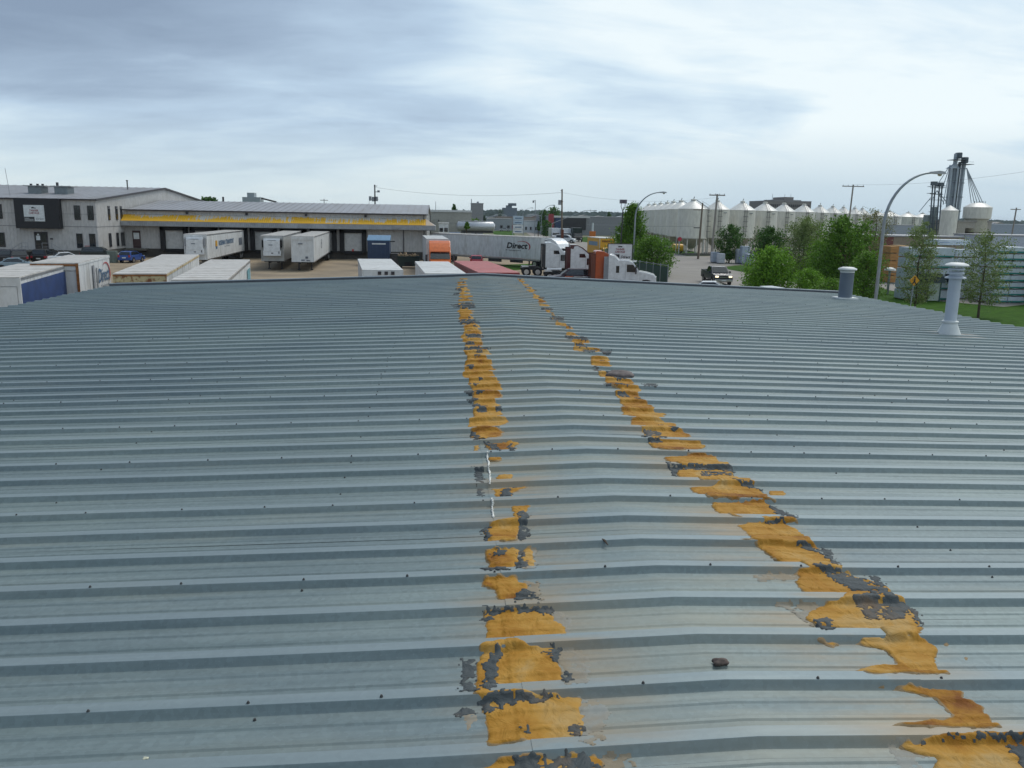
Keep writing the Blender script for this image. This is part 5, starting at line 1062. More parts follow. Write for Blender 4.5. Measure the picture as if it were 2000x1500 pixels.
# dark green bin with scrap wood
c = W(798, 510, 108)
gb = thing('rubbish_skip', 'dark green open skip heaped with scrap wood', 'skip', (c.x, 108, 0), 0)
MB().prism([(-1.2, .25), (-1.45, 1.45), (1.45, 1.45), (1.2, .25)], 0, 2.0).build('body', M_GREEN, gb, bevel=.03)
B('rim', M_GREEN, gb, (-1.5, -.05, 1.42, 1.5, .03, 1.52), (-1.5, 1.97, 1.42, 1.5, 2.05, 1.52)); B('fork_pocket', M_BLACK, gb, (-.5, -.08, .3, .4, .02, .8)); B('castor', M_BLACK, gb, (-1.1, .1, 0, -.9, .3, .25), (.9, .1, 0, 1.1, .3, .25), (-1.1, 1.7, 0, -.9, 1.9, .25), (.9, 1.7, 0, 1.1, 1.9, .25))
M_SCRAP = mat('scrap_wood', (.38, .27, .16), .8, var=.5, vscale=2)
for k in range(26):
    q = MB(); q.box(-random.uniform(.2, .6), -.05, -.03, random.uniform(.2, .6), .05, .03); o = q.build('scrap_board', M_SCRAP)
    o.location = (c.x+random.uniform(-1.1, 1.0), 108+random.uniform(.1, 1.7), 1.5+random.uniform(0, .3)); o.rotation_euler = (random.uniform(-.5, .5), random.uniform(-.5, .5), random.uniform(0, 3))
    tag(o, 'offcut of pale scrap wood heaped in the dark green skip', 'wood', 'scrap boards in the skip')

# ------------------------------------------------------------------ silos
PROTO = {}
def silo(label, x, y, dia=4.6, zb=3.1, ze=8.55, zp=10.3, ladder_ang=-90, group='cream grain silos'):
    if 's' not in PROTO:
        t_ = thing('grain_silo', 'x', 'silo', (0, 0, 0), 0, group); r = 2.3
        MB().lathe((0, 0, 0), [(r, 3.1), (r, 8.55)], 40).build('cylinder', M_SILO, t_, smooth=30)
        MB().lathe((0, 0, 0), [(r, 3.1), (r*.98, 3.05), (.35, 1.15), (.35, .95)], 40).build('hopper', mat('hopper_steel', (.42, .40, .31), .5), t_, smooth=30)
        MB().lathe((0, 0, 0), [(r+.06, 8.5), (r+.06, 8.58), (.38, 10.1), (.38, 10.25)], 40).build('cone_roof', mat('silo_roof_steel', (.66, .65, .60), .4), t_, smooth=30)
        MB().lathe((0, 0, 0), [(.45, 10.22), (.42, 10.36), (.1, 10.42)], 16).build('cap', M_SILO, t_, smooth=30)
        MB().tube([(0, 0, 10.4), (.1, -.1, 10.85)], .06, 6).build('lid_handle', M_LADDER, t_)
        q = MB()
        for k in range(1, 4): q.lathe((0, 0, 0), [(r+.002, 3.1+k*1.36-.02), (r+.012, 3.1+k*1.36), (r+.002, 3.1+k*1.36+.02)], 40)
        q.build('sheet_seam', M_SILO, t_)
        MB().lathe((0, 0, 0), [(r+.03, 3.0), (r+.07, 3.02), (r+.07, 3.16), (r+.03, 3.18)], 40).build('skirt_ring', mat('skirt_ring', (.40, .39, .32), .5), t_)
        for k in range(10):
            a = R(k*36+8); MB().cone((math.cos(a)*r, math.sin(a)*r, .1), (math.cos(a)*r*.99, math.sin(a)*r*.99, 3.1), .075, .075, 6).build('leg', mat('white_leg', (.58, .57, .52), .5), t_)
        MB().lathe((0, 0, 0), [(r+.1, .0), (r+.1, .14), (r-.1, .14), (r-.1, .02)], 40).build('base_ring', M_CONC, t_)
        q = MB(); 
        for s_ in (-.22, .22): q.box(s_-.03, -r-.28, 3.3, s_+.03, -r-.22, 8.7)
        for k in range(19): q.box(-.22, -r-.27, 3.4+k*.28, .22, -r-.24, 3.44+k*.28)
        for k in range(5): q.box(-.36, -r-.62, 4.4+k*.95, .36, -r-.58, 4.48+k*.95); q.box(-.38, -r-.6, 4.4+k*.95, -.34, -r-.2, 4.48+k*.95); q.box(.34, -r-.6, 4.4+k*.95, .38, -r-.2, 4.48+k*.95)
        q.tube([(.25, -r-.25, 8.7), (.12, -.5, 10.25)], .035, 5); q.tube([(-.25, -r-.25, 8.7), (-.12, -.5, 10.25)], .035, 5); q.tube([(.3, -r-.3, 9.2), (.3, -1.2, 10.1)], .025, 4)
        q.build('ladder', M_LADDER, t_)
        B('name_strip', mat('faint_print', (.30, .32, .32), .5), t_, (.75, -r*.96-.03, 7.9, 1.3, -r*.82, 8.05))
        PROTO['s'] = t_; o = t_
    else: o = copy_tree(PROTO['s'])
    o.location = (x, y, 0); o.rotation_euler = (0, 0, R(ladder_ang+90)); s = dia/4.6; o.scale = (s, s, 1)
    o['label'] = label; o['group'] = group; return o
RROW = [(1353, 158, 5.6), (1400, 163, 4.9), (1449, 167, 5.3), (1493, 172, 5.2), (1530, 179, 4.9), (1569, 186, 4.9), (1600, 195, 4.8), (1625, 205, 4.8), (1646, 214, 4.7), (1668, 223, 4.7), (1683, 232, 4.7)]
ordn = ['second', 'third', 'fourth', 'fifth', 'sixth', 'seventh', 'eighth', 'ninth', 'tenth', 'last']
for i, (px, Yp, d_) in enumerate(RROW):
    x_ = W(px, 420, Yp).x
    lab = 'largest cream grain silo at the near corner of the silo yard, behind the roadside pole' if i == 0 else f'cream grain silo, {ordn[i-1]} along the row running right from the near corner silo'
    silo(lab, x_, Yp, d_, ladder_ang=(-40 if i == 0 else (-95 if i < 6 else -100)))
LROW = [(1329, 172), (1314, 184), (1302, 196), (1289, 208), (1277, 220), (1266, 233)]
for i, (px, Yp) in enumerate(LROW):
    silo(f'cream grain silo, {ordn[i]} along the row running back behind the near corner silo', W(px, 420, Yp).x, Yp, 5.6, ladder_ang=-35)
for i, (px, Yp, z_) in enumerate([(1736, 300, 1), (1712, 310, 1), (1772, 330, 1), (1800, 345, 1)]):
    silo(['pale silo seen just left of the big street lamp pole, beyond the lumber', 'pale silo second left of the big lamp pole, far beyond the lumber', 'pale far silo just right of the big lamp pole', 'pale far silo near the foot of the left elevator legs'][i], W(px, 430, Yp).x, Yp, 8.5, group='far silos beyond the lumber yard')
# timber wall and junk under the silos
q = thing('silo_barrier', 'low dark timber and concrete barrier along the front of the silo legs', 'wall')
a, c = W(1335, 490, 154).x, W(1470, 490, 154).x
B('concrete_beam', M_CONC, q, (a, 153.4, 0, (a+c)/2+1, 154, .45)); B('concrete_beam', M_CONC, q, ((a+c)/2+1.1, 153.2, 0, c, 153.8, .5))
q = thing('site_fence', 'pale chain link fence running behind the silo legs', 'fence')
xs = np.linspace(W(1300, 480, 182).x, W(1690, 480, 262).x, 40)
for k in range(40):
    y_ = 182+80*k/39; MB().tube([(xs[k], y_, 0), (xs[k], y_, 2.3)], .05, 5).build('post', M_GALV, q)
mesh_m = mat('fence_mesh_haze', (.30, .29, .25), .9, var=.4, vscale=1)
m_ = MB()
for k in range(39):
    for z_ in np.arange(.1, 2.3, .22): m_.add([(xs[k], 182+80*k/39, z_), (xs[k+1], 182+80*(k+1)/39, z_), (xs[k+1], 182+80*(k+1)/39, z_+.07), (xs[k], 182+80*k/39, z_+.07)], [(0, 1, 2, 3)])
m_.build('wire', mesh_m, q)
# ------------------------------------------------------------------ poles and lamps
def pole(name, label, px, Y, ztop, r0, r1, m, arm=None, lean=0.0, group=None, cat='pole'):
    c = W(px, 430, Y); t_ = thing(name, label, cat, (c.x, Y, 0), 0, group)
    MB().cone((0, 0, 0), (lean, 0, ztop), r0, r1, 12).build('pole_shaft', m, t_, smooth=40)
    return t_
t_ = pole('utility_pole', 'grey wooden power pole with wide crossarm, in front of the silos', 1394, 145, 11.05, .21, .16, M_PALE, lean=.35)
B('crossarm', M_PALE, t_, (-1.05, -.08, 10.75, 1.75, .08, 10.95)); 
for x_ in (-.95, .0, .75, 1.6): MB().cone((x_, 0, 10.95), (x_, 0, 11.15), .06, .04, 6).build('insulator', M_GALV, t_)
t_ = pole('utility_pole', 'dark wooden pole with short side bracket, left of the crossarm pole', 1368, 141, 9.45, .19, .13, M_WOOD, lean=.2)
B('bracket', M_DARK, t_, (-1.1, -.05, 5.2, 0, .05, 5.35)); B('top_bracket', M_WOOD, t_, (-1.3, -.05, 8.2, 0, .05, 8.32)); 
t_ = pole('utility_pole', 'tall pole with wide crossarm rising behind the right silos', 1657, 205, 15.6, .22, .18, M_PALE, lean=.4)
B('crossarm', M_PALE, t_, (-2.4, -.1, 15.1, 3.2, .1, 15.32)); 
for x_ in (-2.2, -.9, 1.5, 3.0): MB().cone((x_, 0, 15.3), (x_, 0, 15.6), .08, .06, 6).build('insulator', M_GALV, t_)
t_ = pole('utility_pole', 'tall wooden pole with transformer, rising beside the white tractors', 1099, 143, 11.3, .18, .12, M_WOOD, lean=-.25)
MB().cone((-.6, 0, 8.7), (-.6, 0, 9.5), .26, .26, 12).build('transformer', M_GREYP, t_, smooth=40); B('bracket', M_DARK, t_, (-.6, -.04, 9.2, 0, .04, 9.3)); B('pole_top_bracket', M_DARK, t_, (-.5, -.03, 11.0, -.15, .03, 11.1))
B('guard', M_BROWN, t_, (-.22, -.22, 0, .22, .22, 4.6))
t_ = pole('utility_pole', 'dark pole with several transformers behind the dock warehouse roof', 733, 175, 12.4, .17, .13, M_DARK)
for x_, z_ in ((-.95, 9.2), (.35, 9.15), (-.35, 9.1), (.75, 10.9)): MB().cone((x_, 0, z_), (x_, 0, z_+(.9 if z_ < 10 else .4)), .27, .27, 10).build('transformer', M_GREYP, t_, smooth=40)
B('crossarm', M_DARK, t_, (-1.1, -.06, 9.5, .7, .06, 9.6), (-.1, -.05, 10.95, .8, .05, 11.05), (-.2, -.05, 12.1, .5, .05, 12.2), (-1.2, -.03, 8.3, -1.15, .03, 9.5))
t_ = pole('utility_pole', 'small distant T shaped pole above the dock warehouse roof', 634, 330, 11.5, .15, .12, M_DARK); B('crossarm', M_DARK, t_, (-1.5, -.08, 10.9, 1.5, .08, 11.1))
t_ = pole('utility_pole', 'crossarm pole at the far right beside the grain elevator', 1979, 190, 10.5, .2, .16, M_PALE, lean=.4); B('crossarm', M_PALE, t_, (-1.0, -.08, 10.0, 1.5, .08, 10.2))
t_ = pole('utility_pole', 'thin distant lattice mast above the beige building', 851, 420, 12.5, .25, .1, M_GREYP)
def lamp(label, px, Y, zt, reach, rise, dirx=1, r=.09, m=M_GALV):
    c = W(px, 430, Y); t_ = thing('street_lamp', label, 'street lamp', (c.x, Y, 0), 0, 'street lamps')
    pts = [(0, 0, 0), (.02*dirx, 0, zt*.3), (.04*dirx, 0, zt-rise)]
    for k in range(1, 13):
        a = R(k*7.2); pts.append((dirx*(.04+reach*(1-math.cos(a))), 0, zt-rise+rise*math.sin(a)))
    n_ = len(pts); MB().tube(pts, [r*(1.15-.55*k/n_) for k in range(n_)], 10).build('lamp_pole', m, t_, smooth=50)
    xe, ze = pts[-1][0], pts[-1][2]
    hd = MB(); hd.prism([(xe-dirx*.1, ze-.05), (xe-dirx*.1, ze+.06), (xe+dirx*.45, ze+.13), (xe+dirx*.8, ze+.08), (xe+dirx*.92, ze-.06), (xe+dirx*.5, ze-.08)], -.14, .14); hd.build('lamp_head', mat('lamp_head_paint', (.42, .44, .46), .4), t_, bevel=.02)
    MB().lathe((xe+dirx*.55, 0, ze-.07), [(.13, .0), (.12, -.08), (.04, -.13)], 12).build('lens', mat('amber_lens', (.42, .42, .3), .2), t_)
    return t_
lamp('big curved street lamp in the right foreground, before the lumber yard', 1726, 50, 9.95, 2.85, 3.2, r=.092)
lamp('curved street lamp rising from the trees left of the silos', 1240, 101, 9.9, 3.0, 3.0)
lamp('curved distant street lamp between the transformer pole and the far trees', 1057, 205, 9.3, 2.6, 3.0, r=.07)
lamp('faint curved street lamp farther along the far road', 1020, 290, 9.2, 3.0, 3.0, r=.06)
lamp('smallest curved street lamp on the far road', 1006, 390, 9.2, 3.0, 3.0, r=.06)
t_ = pole('street_lamp', 'straight grey post with a small arm and lamp, between the far road lamps', 1045, 190, 10.2, .09, .06, M_GREYP, cat='street lamp', group='street lamps'); B('lamp_head', M_GREYP, t_, (-.65, -.1, 9.6, -.25, .1, 10.1)); B('arm', M_GREYP, t_, (-.4, -.03, 10.08, 0, .03, 10.14))
c = W(1160, 412, 230); t_ = thing('street_lamp', 'long straight armed street lamp above the grey block building', 'street lamp', (c.x, 230, 0), 0, 'street lamps')
MB().tube([(-11.5, 0, 0), (-11.5, 0, 4.7), (-2.5, 0, 8.3), (0, 0, 8.35)], .08, 6).build('lamp_pole', M_GALV, t_); B('lamp_head', M_GREYP, t_, (-.1, -.12, 8.25, .8, .12, 8.45)); MB().tube([(-1.0, 0, 4), (-1.0, 0, 8.7)], .05, 6).build('support_post', M_GREYP, t_)
c = W(1214, 430, 100); t_ = thing('flood_light', 'twin headed flood light on a dark post above the left roadside tree', 'flood light', (c.x, 100, 0))
MB().tube([(0, 0, 0), (.1, 0, 7.6)], .07, 8).build('post', M_DARK, t_)
MB().tube([(.1, 0, 7.6), (-.12, 0, 8.1), (-.12, 0, 8.6)], .035, 6).build('yoke', M_DARK, t_); MB().tube([(.1, 0, 7.6), (.35, 0, 8.1), (.35, 0, 8.6)], .035, 6).build('yoke', M_DARK, t_)
B('lamp_box', mat('lamp_box', (.13, .12, .14), .5), t_, (-.28, -.3, 8.5, .08, .3, 8.95), bevel=.03); B('lamp_box', MATS['lamp_box'], t_, (.14, -.3, 8.5, .5, .3, 8.95), bevel=.03)
# wires
def wire(label, pts, sag, r=.018):
    P = []
    for a, c in zip(pts[:-1], pts[1:]):
        a = Vector(a); c = Vector(c)
        for k in range(14): t = k/14; p = a.lerp(c, t); p.z -= sag*4*t*(1-t); P.append(p)
    P.append(Vector(pts[-1])); q = MB().tube(P, r, 4).build('overhead_wire', M_DARK); tag(q, label, 'wire', 'overhead wires')
p1 = W(733, 366, 175); p2 = W(1097, 376, 143); p3 = W(1397, 386, 145); p4 = W(1663, 360, 205)
wire('thin overhead wire from the warehouse transformer pole to the transformer pole by the tractors', [p1, p2], 1.0, .02)
wire('thin overhead wire from the tractor side pole to the crossarm pole by the silos', [p2, p3], 1.0, .015)
wire('thin overhead wire from the tall right crossarm pole towards the right edge', [p4, W(2200, 300, 120)], 1.5, .02)
wire('thin overhead cable running left from the short bracket of the dark pole', [W(1356, 442, 141), W(1230, 441, 141)], .05, .02)

# ------------------------------------------------------------------ grain elevator
ge = thing('grain_elevator', 'tall grey grain elevator legs with fans of spouts at the right horizon', 'grain elevator')
def zY(px, py, Y=190): w_ = W(px, py, Y); return w_
M_LEG = mat('elevator_leg_steel', (.33, .38, .41), .5, metal=.3); M_LEGD = mat('dark_leg_steel', (.075, .10, .115), .5)
for (px, pt, pb, r_, mt) in ((1868, 300, 440, .24, M_LEG), (1884, 309, 440, .24, M_LEG), (1875, 316, 440, .09, M_LEGD)):
    a, c = zY(px, pt), zY(px-(2 if px != 1884 else 10)*0-1, pb); MB().box(a.x-r_, 189.5, 0, a.x+r_, 190.5, a.z).build('leg_casing', mt, ge)
    for k in range(6):
        z_ = 3+k*3.2
        if z_ < a.z-1: B('brace', M_LEGD, ge, (a.x-r_-.12, 189.3, z_, a.x+r_+.12, 189.48, z_+.12))
for px, pt in ((1872, 298), (1884, 307)):
    a = zY(px, pt); MB().box(a.x-.5, 189, a.z-1.4, a.x+.5, 190.6, a.z).build('head_box', M_LEGD, ge, bevel=.25); B('platform', M_LEGD, ge, (a.x-1.6, 188.5, a.z-1.7, a.x+1.6, 191.5, a.z-1.6), (a.x-1.5, 188.5, a.z-1.15, a.x+1.5, 188.55, a.z-1.1))
a = zY(1864, 318); MB().add([(a.x-1.4, 189, a.z-1.3), (a.x+.9, 189, a.z-1.3), (a.x+.1, 189.6, a.z), (a.x-.1, 189.6, a.z), (a.x-1.4, 191, a.z-1.3), (a.x+.9, 191, a.z-1.3)], [(0, 1, 2, 3), (0, 3, 4), (1, 5, 2), (3, 2, 5, 4)]).build('distributor', M_LEG, ge); B('distributor_leg', M_LEG, ge, (a.x-1.2, 189, 2, a.x-.8, 189.4, a.z-1.3), (a.x+.3, 189, 2, a.x+.7, 189.4, a.z-1.3))
for (x0, y0), L2 in (((1856, 322), [(1836, 382), (1842, 400), (1847, 398), (1829, 364)]), ((1888, 328), [(1897, 396), (1903, 396), (1909, 397), (1915, 397), (1921, 399)]), ((1862, 325), [(1853, 392), (1858, 395)]), ((1830, 372), [(1853, 400), (1844, 398), (1822, 388)]), ((1818, 386), [(1795, 414)])):
    for q_ in L2: MB().tube([zY(x0, y0), zY(*q_)], .09, 5).build('spout', M_LEG, ge)
for px, pt, pb in ((1815, 356, 440), (1828, 358, 446)):
    a = zY(px, pt); c = zY(px-4, pb); q = MB(); q.tube([(c.x-.3, 188, 0), (a.x-.3, 188, a.z)], .16, 6); q.tube([(c.x+.35, 188, 0), (a.x+.3, 188, a.z)], .16, 6)
    for k in range(11): z_ = 1+k*1.35; q.box(a.x-.8+(c.x-a.x)*(1-z_/a.z), 187.9, z_, a.x+.6+(c.x-a.x)*(1-z_/a.z), 188.1, z_+.12)
    q.build('lattice_leg', M_LEGD, ge); B('leg_head', M_LEGD, ge, (a.x-.5, 187.4, a.z-.8, a.x+.5, 188.6, a.z+.1)); B('platform', M_LEGD, ge, (a.x-1.1, 187.3, a.z-1.1, a.x+1.0, 188.7, a.z-1.0), (a.x-1.1, 187.3, a.z-2.6, a.x+.4, 188.7, a.z-2.5))
a = zY(1835, 372); B('connecting_walk', M_LEGD, ge, (zY(1815, 370).x, 187.9, a.z+.9, zY(1836, 370).x, 188.1, a.z+1.05), (zY(1828, 385).x, 187.9, a.z-1.6, zY(1842, 385).x, 188.1, a.z-1.5))
for px, pt, w__ in ((1822, 420, 1.1), (1835, 404, .8)):
    a = zY(px, pt); B('dryer', mat('dryer_steel', (.20, .25, .24), .5), ge, (a.x-w__/2, 191, 0, a.x+w__/2, 193, a.z), bevel=.1)
# round white bin and hopper bin beside it
c = zY(1853, 430, 180); t_ = thing('storage_bin', 'white upright cylindrical bin with a low cone, left of the elevator hopper', 'silo', (c.x, 180, 0))
ze, zp, zb = zY(1853, 411, 180).z, zY(1853, 402, 180).z, 0
MB().lathe((0, 0, 0), [(1.75, .05), (1.75, ze)], 32).build('cylinder', M_SILO, t_, smooth=30); MB().lathe((0, 0, 0), [(1.8, ze-.05), (1.8, ze), (.25, zp), (.1, zp+.1)], 32).build('cone_roof', MATS['silo_roof_steel'], t_, smooth=30)
MB().lathe((0, 0, 0), [(1.755, ze*.62), (1.77, ze*.62+.03), (1.755, ze*.62+.06)], 32).build('sheet_seam', M_SILO, t_)
c = zY(1907, 430, 184); hb = thing('hopper_bin', 'squat white hopper bin standing on the tan elevator building', 'silo', (c.x, 184, 0)); z3, z2, z1, z0 = [zY(1907, v_, 184).z for v_ in (397, 405, 427, 440)]
MB().lathe((0, 0, 0), [(2.9, z1), (2.95, z2)], 32).build('cylinder', M_SILO, hb, smooth=30); MB().lathe((0, 0, 0), [(3.0, z2-.05), (3.0, z2), (1.5, z3), (.4, z3+.15)], 32).build('cone_roof', MATS['silo_roof_steel'], hb, smooth=30)
MB().lathe((0, 0, 0), [(2.5, z0-1.5), (2.5, z1-.1), (2.9, z1)], 32).build('skirt', MATS['hopper_steel'], hb, smooth=30)
for k in range(6): MB().tube([(-1.2+k*.5, -.4, z3), (-1.2+k*.5, -.4, z3+.45)], .07, 5).build('inlet', M_LEGD, hb)
tb = thing('elevator_building', 'tan concrete building with a dark tall opening under the hopper bin', 'building')
a, c = zY(1872, 430, 182).x, zY(1938, 430, 182).x; zt_ = zY(1905, 434, 182).z; zo = zY(1905, 446, 182).z; xo0, xo1 = zY(1885, 450, 182).x, zY(1903, 450, 182).x
B('wall', M_TAN, tb, (a, 182, 0, xo0, 196, zt_), (xo1, 182, 0, c, 196, zt_), (xo0, 182, zo, xo1, 196, zt_), (xo0, 195, 0, xo1, 196, zo)); B('parapet', mat('grey_band', (.30, .29, .26), .8), tb, (a-.1, 181.8, zt_, c+.1, 196.1, zt_+.35))
B('hopper_pit', M_BLACK, tb, (xo0+1.0, 188, 0, xo1, 190, zo-1.5)); MB().tube([(xo0+1.2, 184, 0), (xo0+1.2, 184, zo)], .12, 6).build('downspout', M_DARK, tb)

# ------------------------------------------------------------------ background buildings
def bbox(name, label, cat, x0, x1, ptop, Y, depth, m, roofm=None, stripes=(), wins=None, z=None, group=None):
    """block from pixel columns x0..x1 at world Y with top at pixel row ptop"""
    a, c = W(x0, ptop, Y), W(x1, ptop, Y); zt_ = z or (a.z+c.z)/2; t_ = thing(name, label, cat, ((a.x+c.x)/2, Y, 0), 0, group); hw_ = (c.x-a.x)/2
    B('wall', m, t_, (-hw_, 0, 0, hw_, depth, zt_)); B('roof', roofm or M_BGROOF, t_, (-hw_-.1, -.1, zt_, hw_+.1, depth+.1, zt_+.22))
    for (f0, f1, z0_, z1_, mm_) in stripes: B('wall_band', mm_, t_, (-hw_+2*hw_*f0, -.08, z0_, -hw_+2*hw_*f1, -.003, z1_))
    if wins:
        n_, z0_, z1_, fr = wins
        for k in range(n_): cx_ = -hw_+2*hw_*(k+.5)/n_; f_ = B('window', M_TRIM, t_, (cx_-hw_/n_*fr, -.1, z0_, cx_+hw_/n_*fr, -.004, z1_)); B('pane', M_GLASS, f_, (cx_-hw_/n_*fr*.8, -.12, z0_+.1, cx_+hw_/n_*fr*.8, -.1, z1_-.1))
    return t_, hw_, zt_
M_BEI = mat('beige_block', (.36, .35, .31), .85, dirt=(.28, .27, .24), dscale=.2)
t_, hw_, zt_ = bbox('warehouse', 'beige block warehouse beyond the right end of the dock building', 'building', 800, 921, 412, 205, 40, M_BEI, mat('white_roof_edge', (.58, .58, .56), .6))
B('joint', M_GREYW, t_, (-hw_, -.03, 4.6, hw_, -.002, 4.68)); B('lean_to', M_BEI, t_, (-hw_, -8, 0, hw_-9.8, -.03, 5.2)); B('lean_to_roof', M_GREYW, t_, (-hw_, -8.2, 5.2, hw_-9.7, -.03, 5.35)); B('wall_lamp', M_TRIM, t_, (hw_-8, -.4, 5.0, hw_-7.8, -.03, 5.4)); B('white_cornice', MATS['white_roof_edge'], t_, (-hw_-.1, -.25, zt_-.25, hw_+.1, -.11, zt_+.25))
t_, hw_, zt_ = bbox('tower_block', 'grey concrete tower block behind the beige warehouse', 'building', 921, 944, 398, 260, 8, mat('grey_concrete', (.27, .27, .275), .85))
B('stair_line', M_GREYP, t_, (-hw_*.3, -.12, 7, hw_, -.003, 7.15)); MB().tube([(-hw_, 1, zt_), (-hw_, 1, zt_+1.4)], .12, 5).build('roof_mast', M_GREYP, t_); MB().cone((.2, 2, zt_+.2), (.2, 2, zt_+.7), .4, .3, 8).build('roof_vent', M_GREYP, t_); B('outrigger', M_GREYP, t_, (hw_, 1, zt_-2.6, hw_+1.4, 1.1, zt_-2.5))
bbox('kiosk', 'small white cabin with dark window beside the end of the dock building', 'cabin', 857, 876, 437, 158, 2.5, M_SIGNW, M_TOPW, wins=(2, 3.6, 4.3, .7))
c = W(885, 440, 165); t_ = thing('storage_tank', 'dark blue tank trailer parked behind the white cabin', 'tank', (c.x, 165, 0)); MB().cone((-.8, 0, 2.6), (1.4, 0, 2.6), .8, .8, 16).build('tank', mat('blue_tank', (.04, .08, .14), .5), t_, smooth=40); B('support', M_DARK, t_, (-.7, -.5, 0, -.5, .5, 1.9), (1.0, -.5, 0, 1.2, .5, 1.9))
# tanker trailer
c = W(930, 443, 200); tk = thing('tanker_trailer', 'long polished tanker trailer parked beyond the Direct trailer', 'tanker', (c.x, 200, 0), R(-4))
zc_ = c.z+.1; MB().tube([(-4.7, 0, zc_), (-4.35, 0, zc_), (-4.2, 0, zc_), (3.9, 0, zc_), (4.1, 0, zc_), (4.5, 0, zc_)], [.35, .95, 1.12, 1.12, .98, .4], 24).build('tank', mat('polished_tank', (.55, .56, .58), .35, metal=.4), tk, smooth=50)
B('catwalk', M_CHROME, tk, (-3.6, -.3, zc_+1.13, 2.2, .3, zc_+1.3)); B('undercarriage', M_DARK, tk, (-3.5, -.5, zc_-1.5, 4, .5, zc_-1.0)); B('manhole', M_CHROME, tk, (-.4, -.3, zc_+1.3, .3, .3, zc_+1.45))
for x_ in (2.4, 3.6): 
    for s_ in (-1, 1): wheel(tk, (x_, s_*.9, .5), .5, .3, (0, 1, 0))
B('landing_leg', M_DARK, tk, (-2.9, -.6, 0, -2.7, -.4, zc_-1.0), (-2.9, .4, 0, -2.7, .6, zc_-1.0))
# multi panel sign
c = W(1012, 444, 150); t_ = thing('business_sign', 'white and pale blue stacked panel sign behind the long trailer', 'sign', (c.x, 150, 0)); a0, a1 = W(1012, 456, 150).z, W(1012, 421, 150).z
B('frame', M_GREYP, t_, (-1.0, -.1, 0, -.9, .1, a1), (.9, -.1, 0, 1.0, .1, a1))
for k in range(4): z_ = a0+(a1-a0)*k/4; B('panel', mat('pale_blue_sign', (.42, .52, .60), .4) if k > 1 else M_SIGNW, t_, (-.9, -.08, z_+.04, .9, .08, z_+(a1-a0)/4-.04)); B('lettering', M_TBL, t_, (-.6, -.1, z_+.25, .6, -.082, z_+.4))
t_, hw_, zt_ = bbox('shop_building', 'long grey block building with black glazed front and red corner', 'building', 1071, 1290, 424.5, 300, 40, M_GREYW)
f = 2*hw_/219
B('black_front', mat('black_glazing', (.02, .022, .026), .3), t_, (-hw_+12*f, -.5, 1.9, -hw_+73*f, -.05, zt_-.1)); B('red_corner', mat('red_corner', (.30, .03, .04), .5), t_, (-hw_, -.8, 0, -hw_+10*f, -.06, zt_+.9)); B('white_fascia', MATS['white_roof_edge'], t_, (-hw_+10*f, -.7, zt_-.35, -hw_+80*f, -.51, zt_+.3)); B('glazing_left', M_BIN, t_, (-hw_+13*f, -.62, 2.2, -hw_+24*f, -.52, zt_-.4)); B('wall_joint', mat('pale_joint', (.38, .38, .38), .8), t_, (-hw_+75*f, -.05, 3.7, hw_, -.003, 3.8))
t_, hw_, zt_ = bbox('hotel', 'large brown grey multi storey building far behind the silos', 'building', 1497, 1585, 393, 520, 30, mat('brown_grey_block', (.235, .215, .20), .85)); 
B('tower', MATS['brown_grey_block'], t_, (-hw_*.18, 2, zt_, hw_*.25, 20, zt_+2.6), (-hw_*.6, 2, zt_, -hw_*.18, 20, zt_+.9), (hw_*.25, 2, zt_, hw_*.6, 20, zt_+.8))
for r_ in range(2):
    for k in range(22): B('window', M_TRIM, t_, (-hw_*.95+k*hw_*1.9/22, -.2, zt_-3.6-r_*4, -hw_*.95+k*hw_*1.9/22+.8, -.003, zt_-2.0-r_*4))
for x_ in (-9, -1, 3): MB().tube([(x_, 5, zt_), (x_, 5, zt_+4.5)], .12, 4).build('mast', M_GREYP, t_)
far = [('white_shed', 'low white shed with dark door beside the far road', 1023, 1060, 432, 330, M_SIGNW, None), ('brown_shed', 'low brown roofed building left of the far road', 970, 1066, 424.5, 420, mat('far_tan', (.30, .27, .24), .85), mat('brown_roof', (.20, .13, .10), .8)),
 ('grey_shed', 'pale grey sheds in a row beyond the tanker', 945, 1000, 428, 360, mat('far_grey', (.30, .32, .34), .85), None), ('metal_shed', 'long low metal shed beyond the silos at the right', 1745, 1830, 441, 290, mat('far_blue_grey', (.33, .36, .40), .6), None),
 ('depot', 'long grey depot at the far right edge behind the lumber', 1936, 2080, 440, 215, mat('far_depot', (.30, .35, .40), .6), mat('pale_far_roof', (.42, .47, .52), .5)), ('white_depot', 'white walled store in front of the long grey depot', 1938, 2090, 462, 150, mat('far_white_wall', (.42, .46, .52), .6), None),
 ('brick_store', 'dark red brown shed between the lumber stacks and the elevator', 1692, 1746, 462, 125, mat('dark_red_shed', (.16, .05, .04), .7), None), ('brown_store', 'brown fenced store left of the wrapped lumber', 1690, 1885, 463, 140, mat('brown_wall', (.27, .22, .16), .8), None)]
for nm, lab, a, c, pt, Y_, mt, rm in far: bbox(nm, lab, 'building', a, c, pt, Y_, 12, mt, rm, wins=(4, 1.0, 2.2, .35))
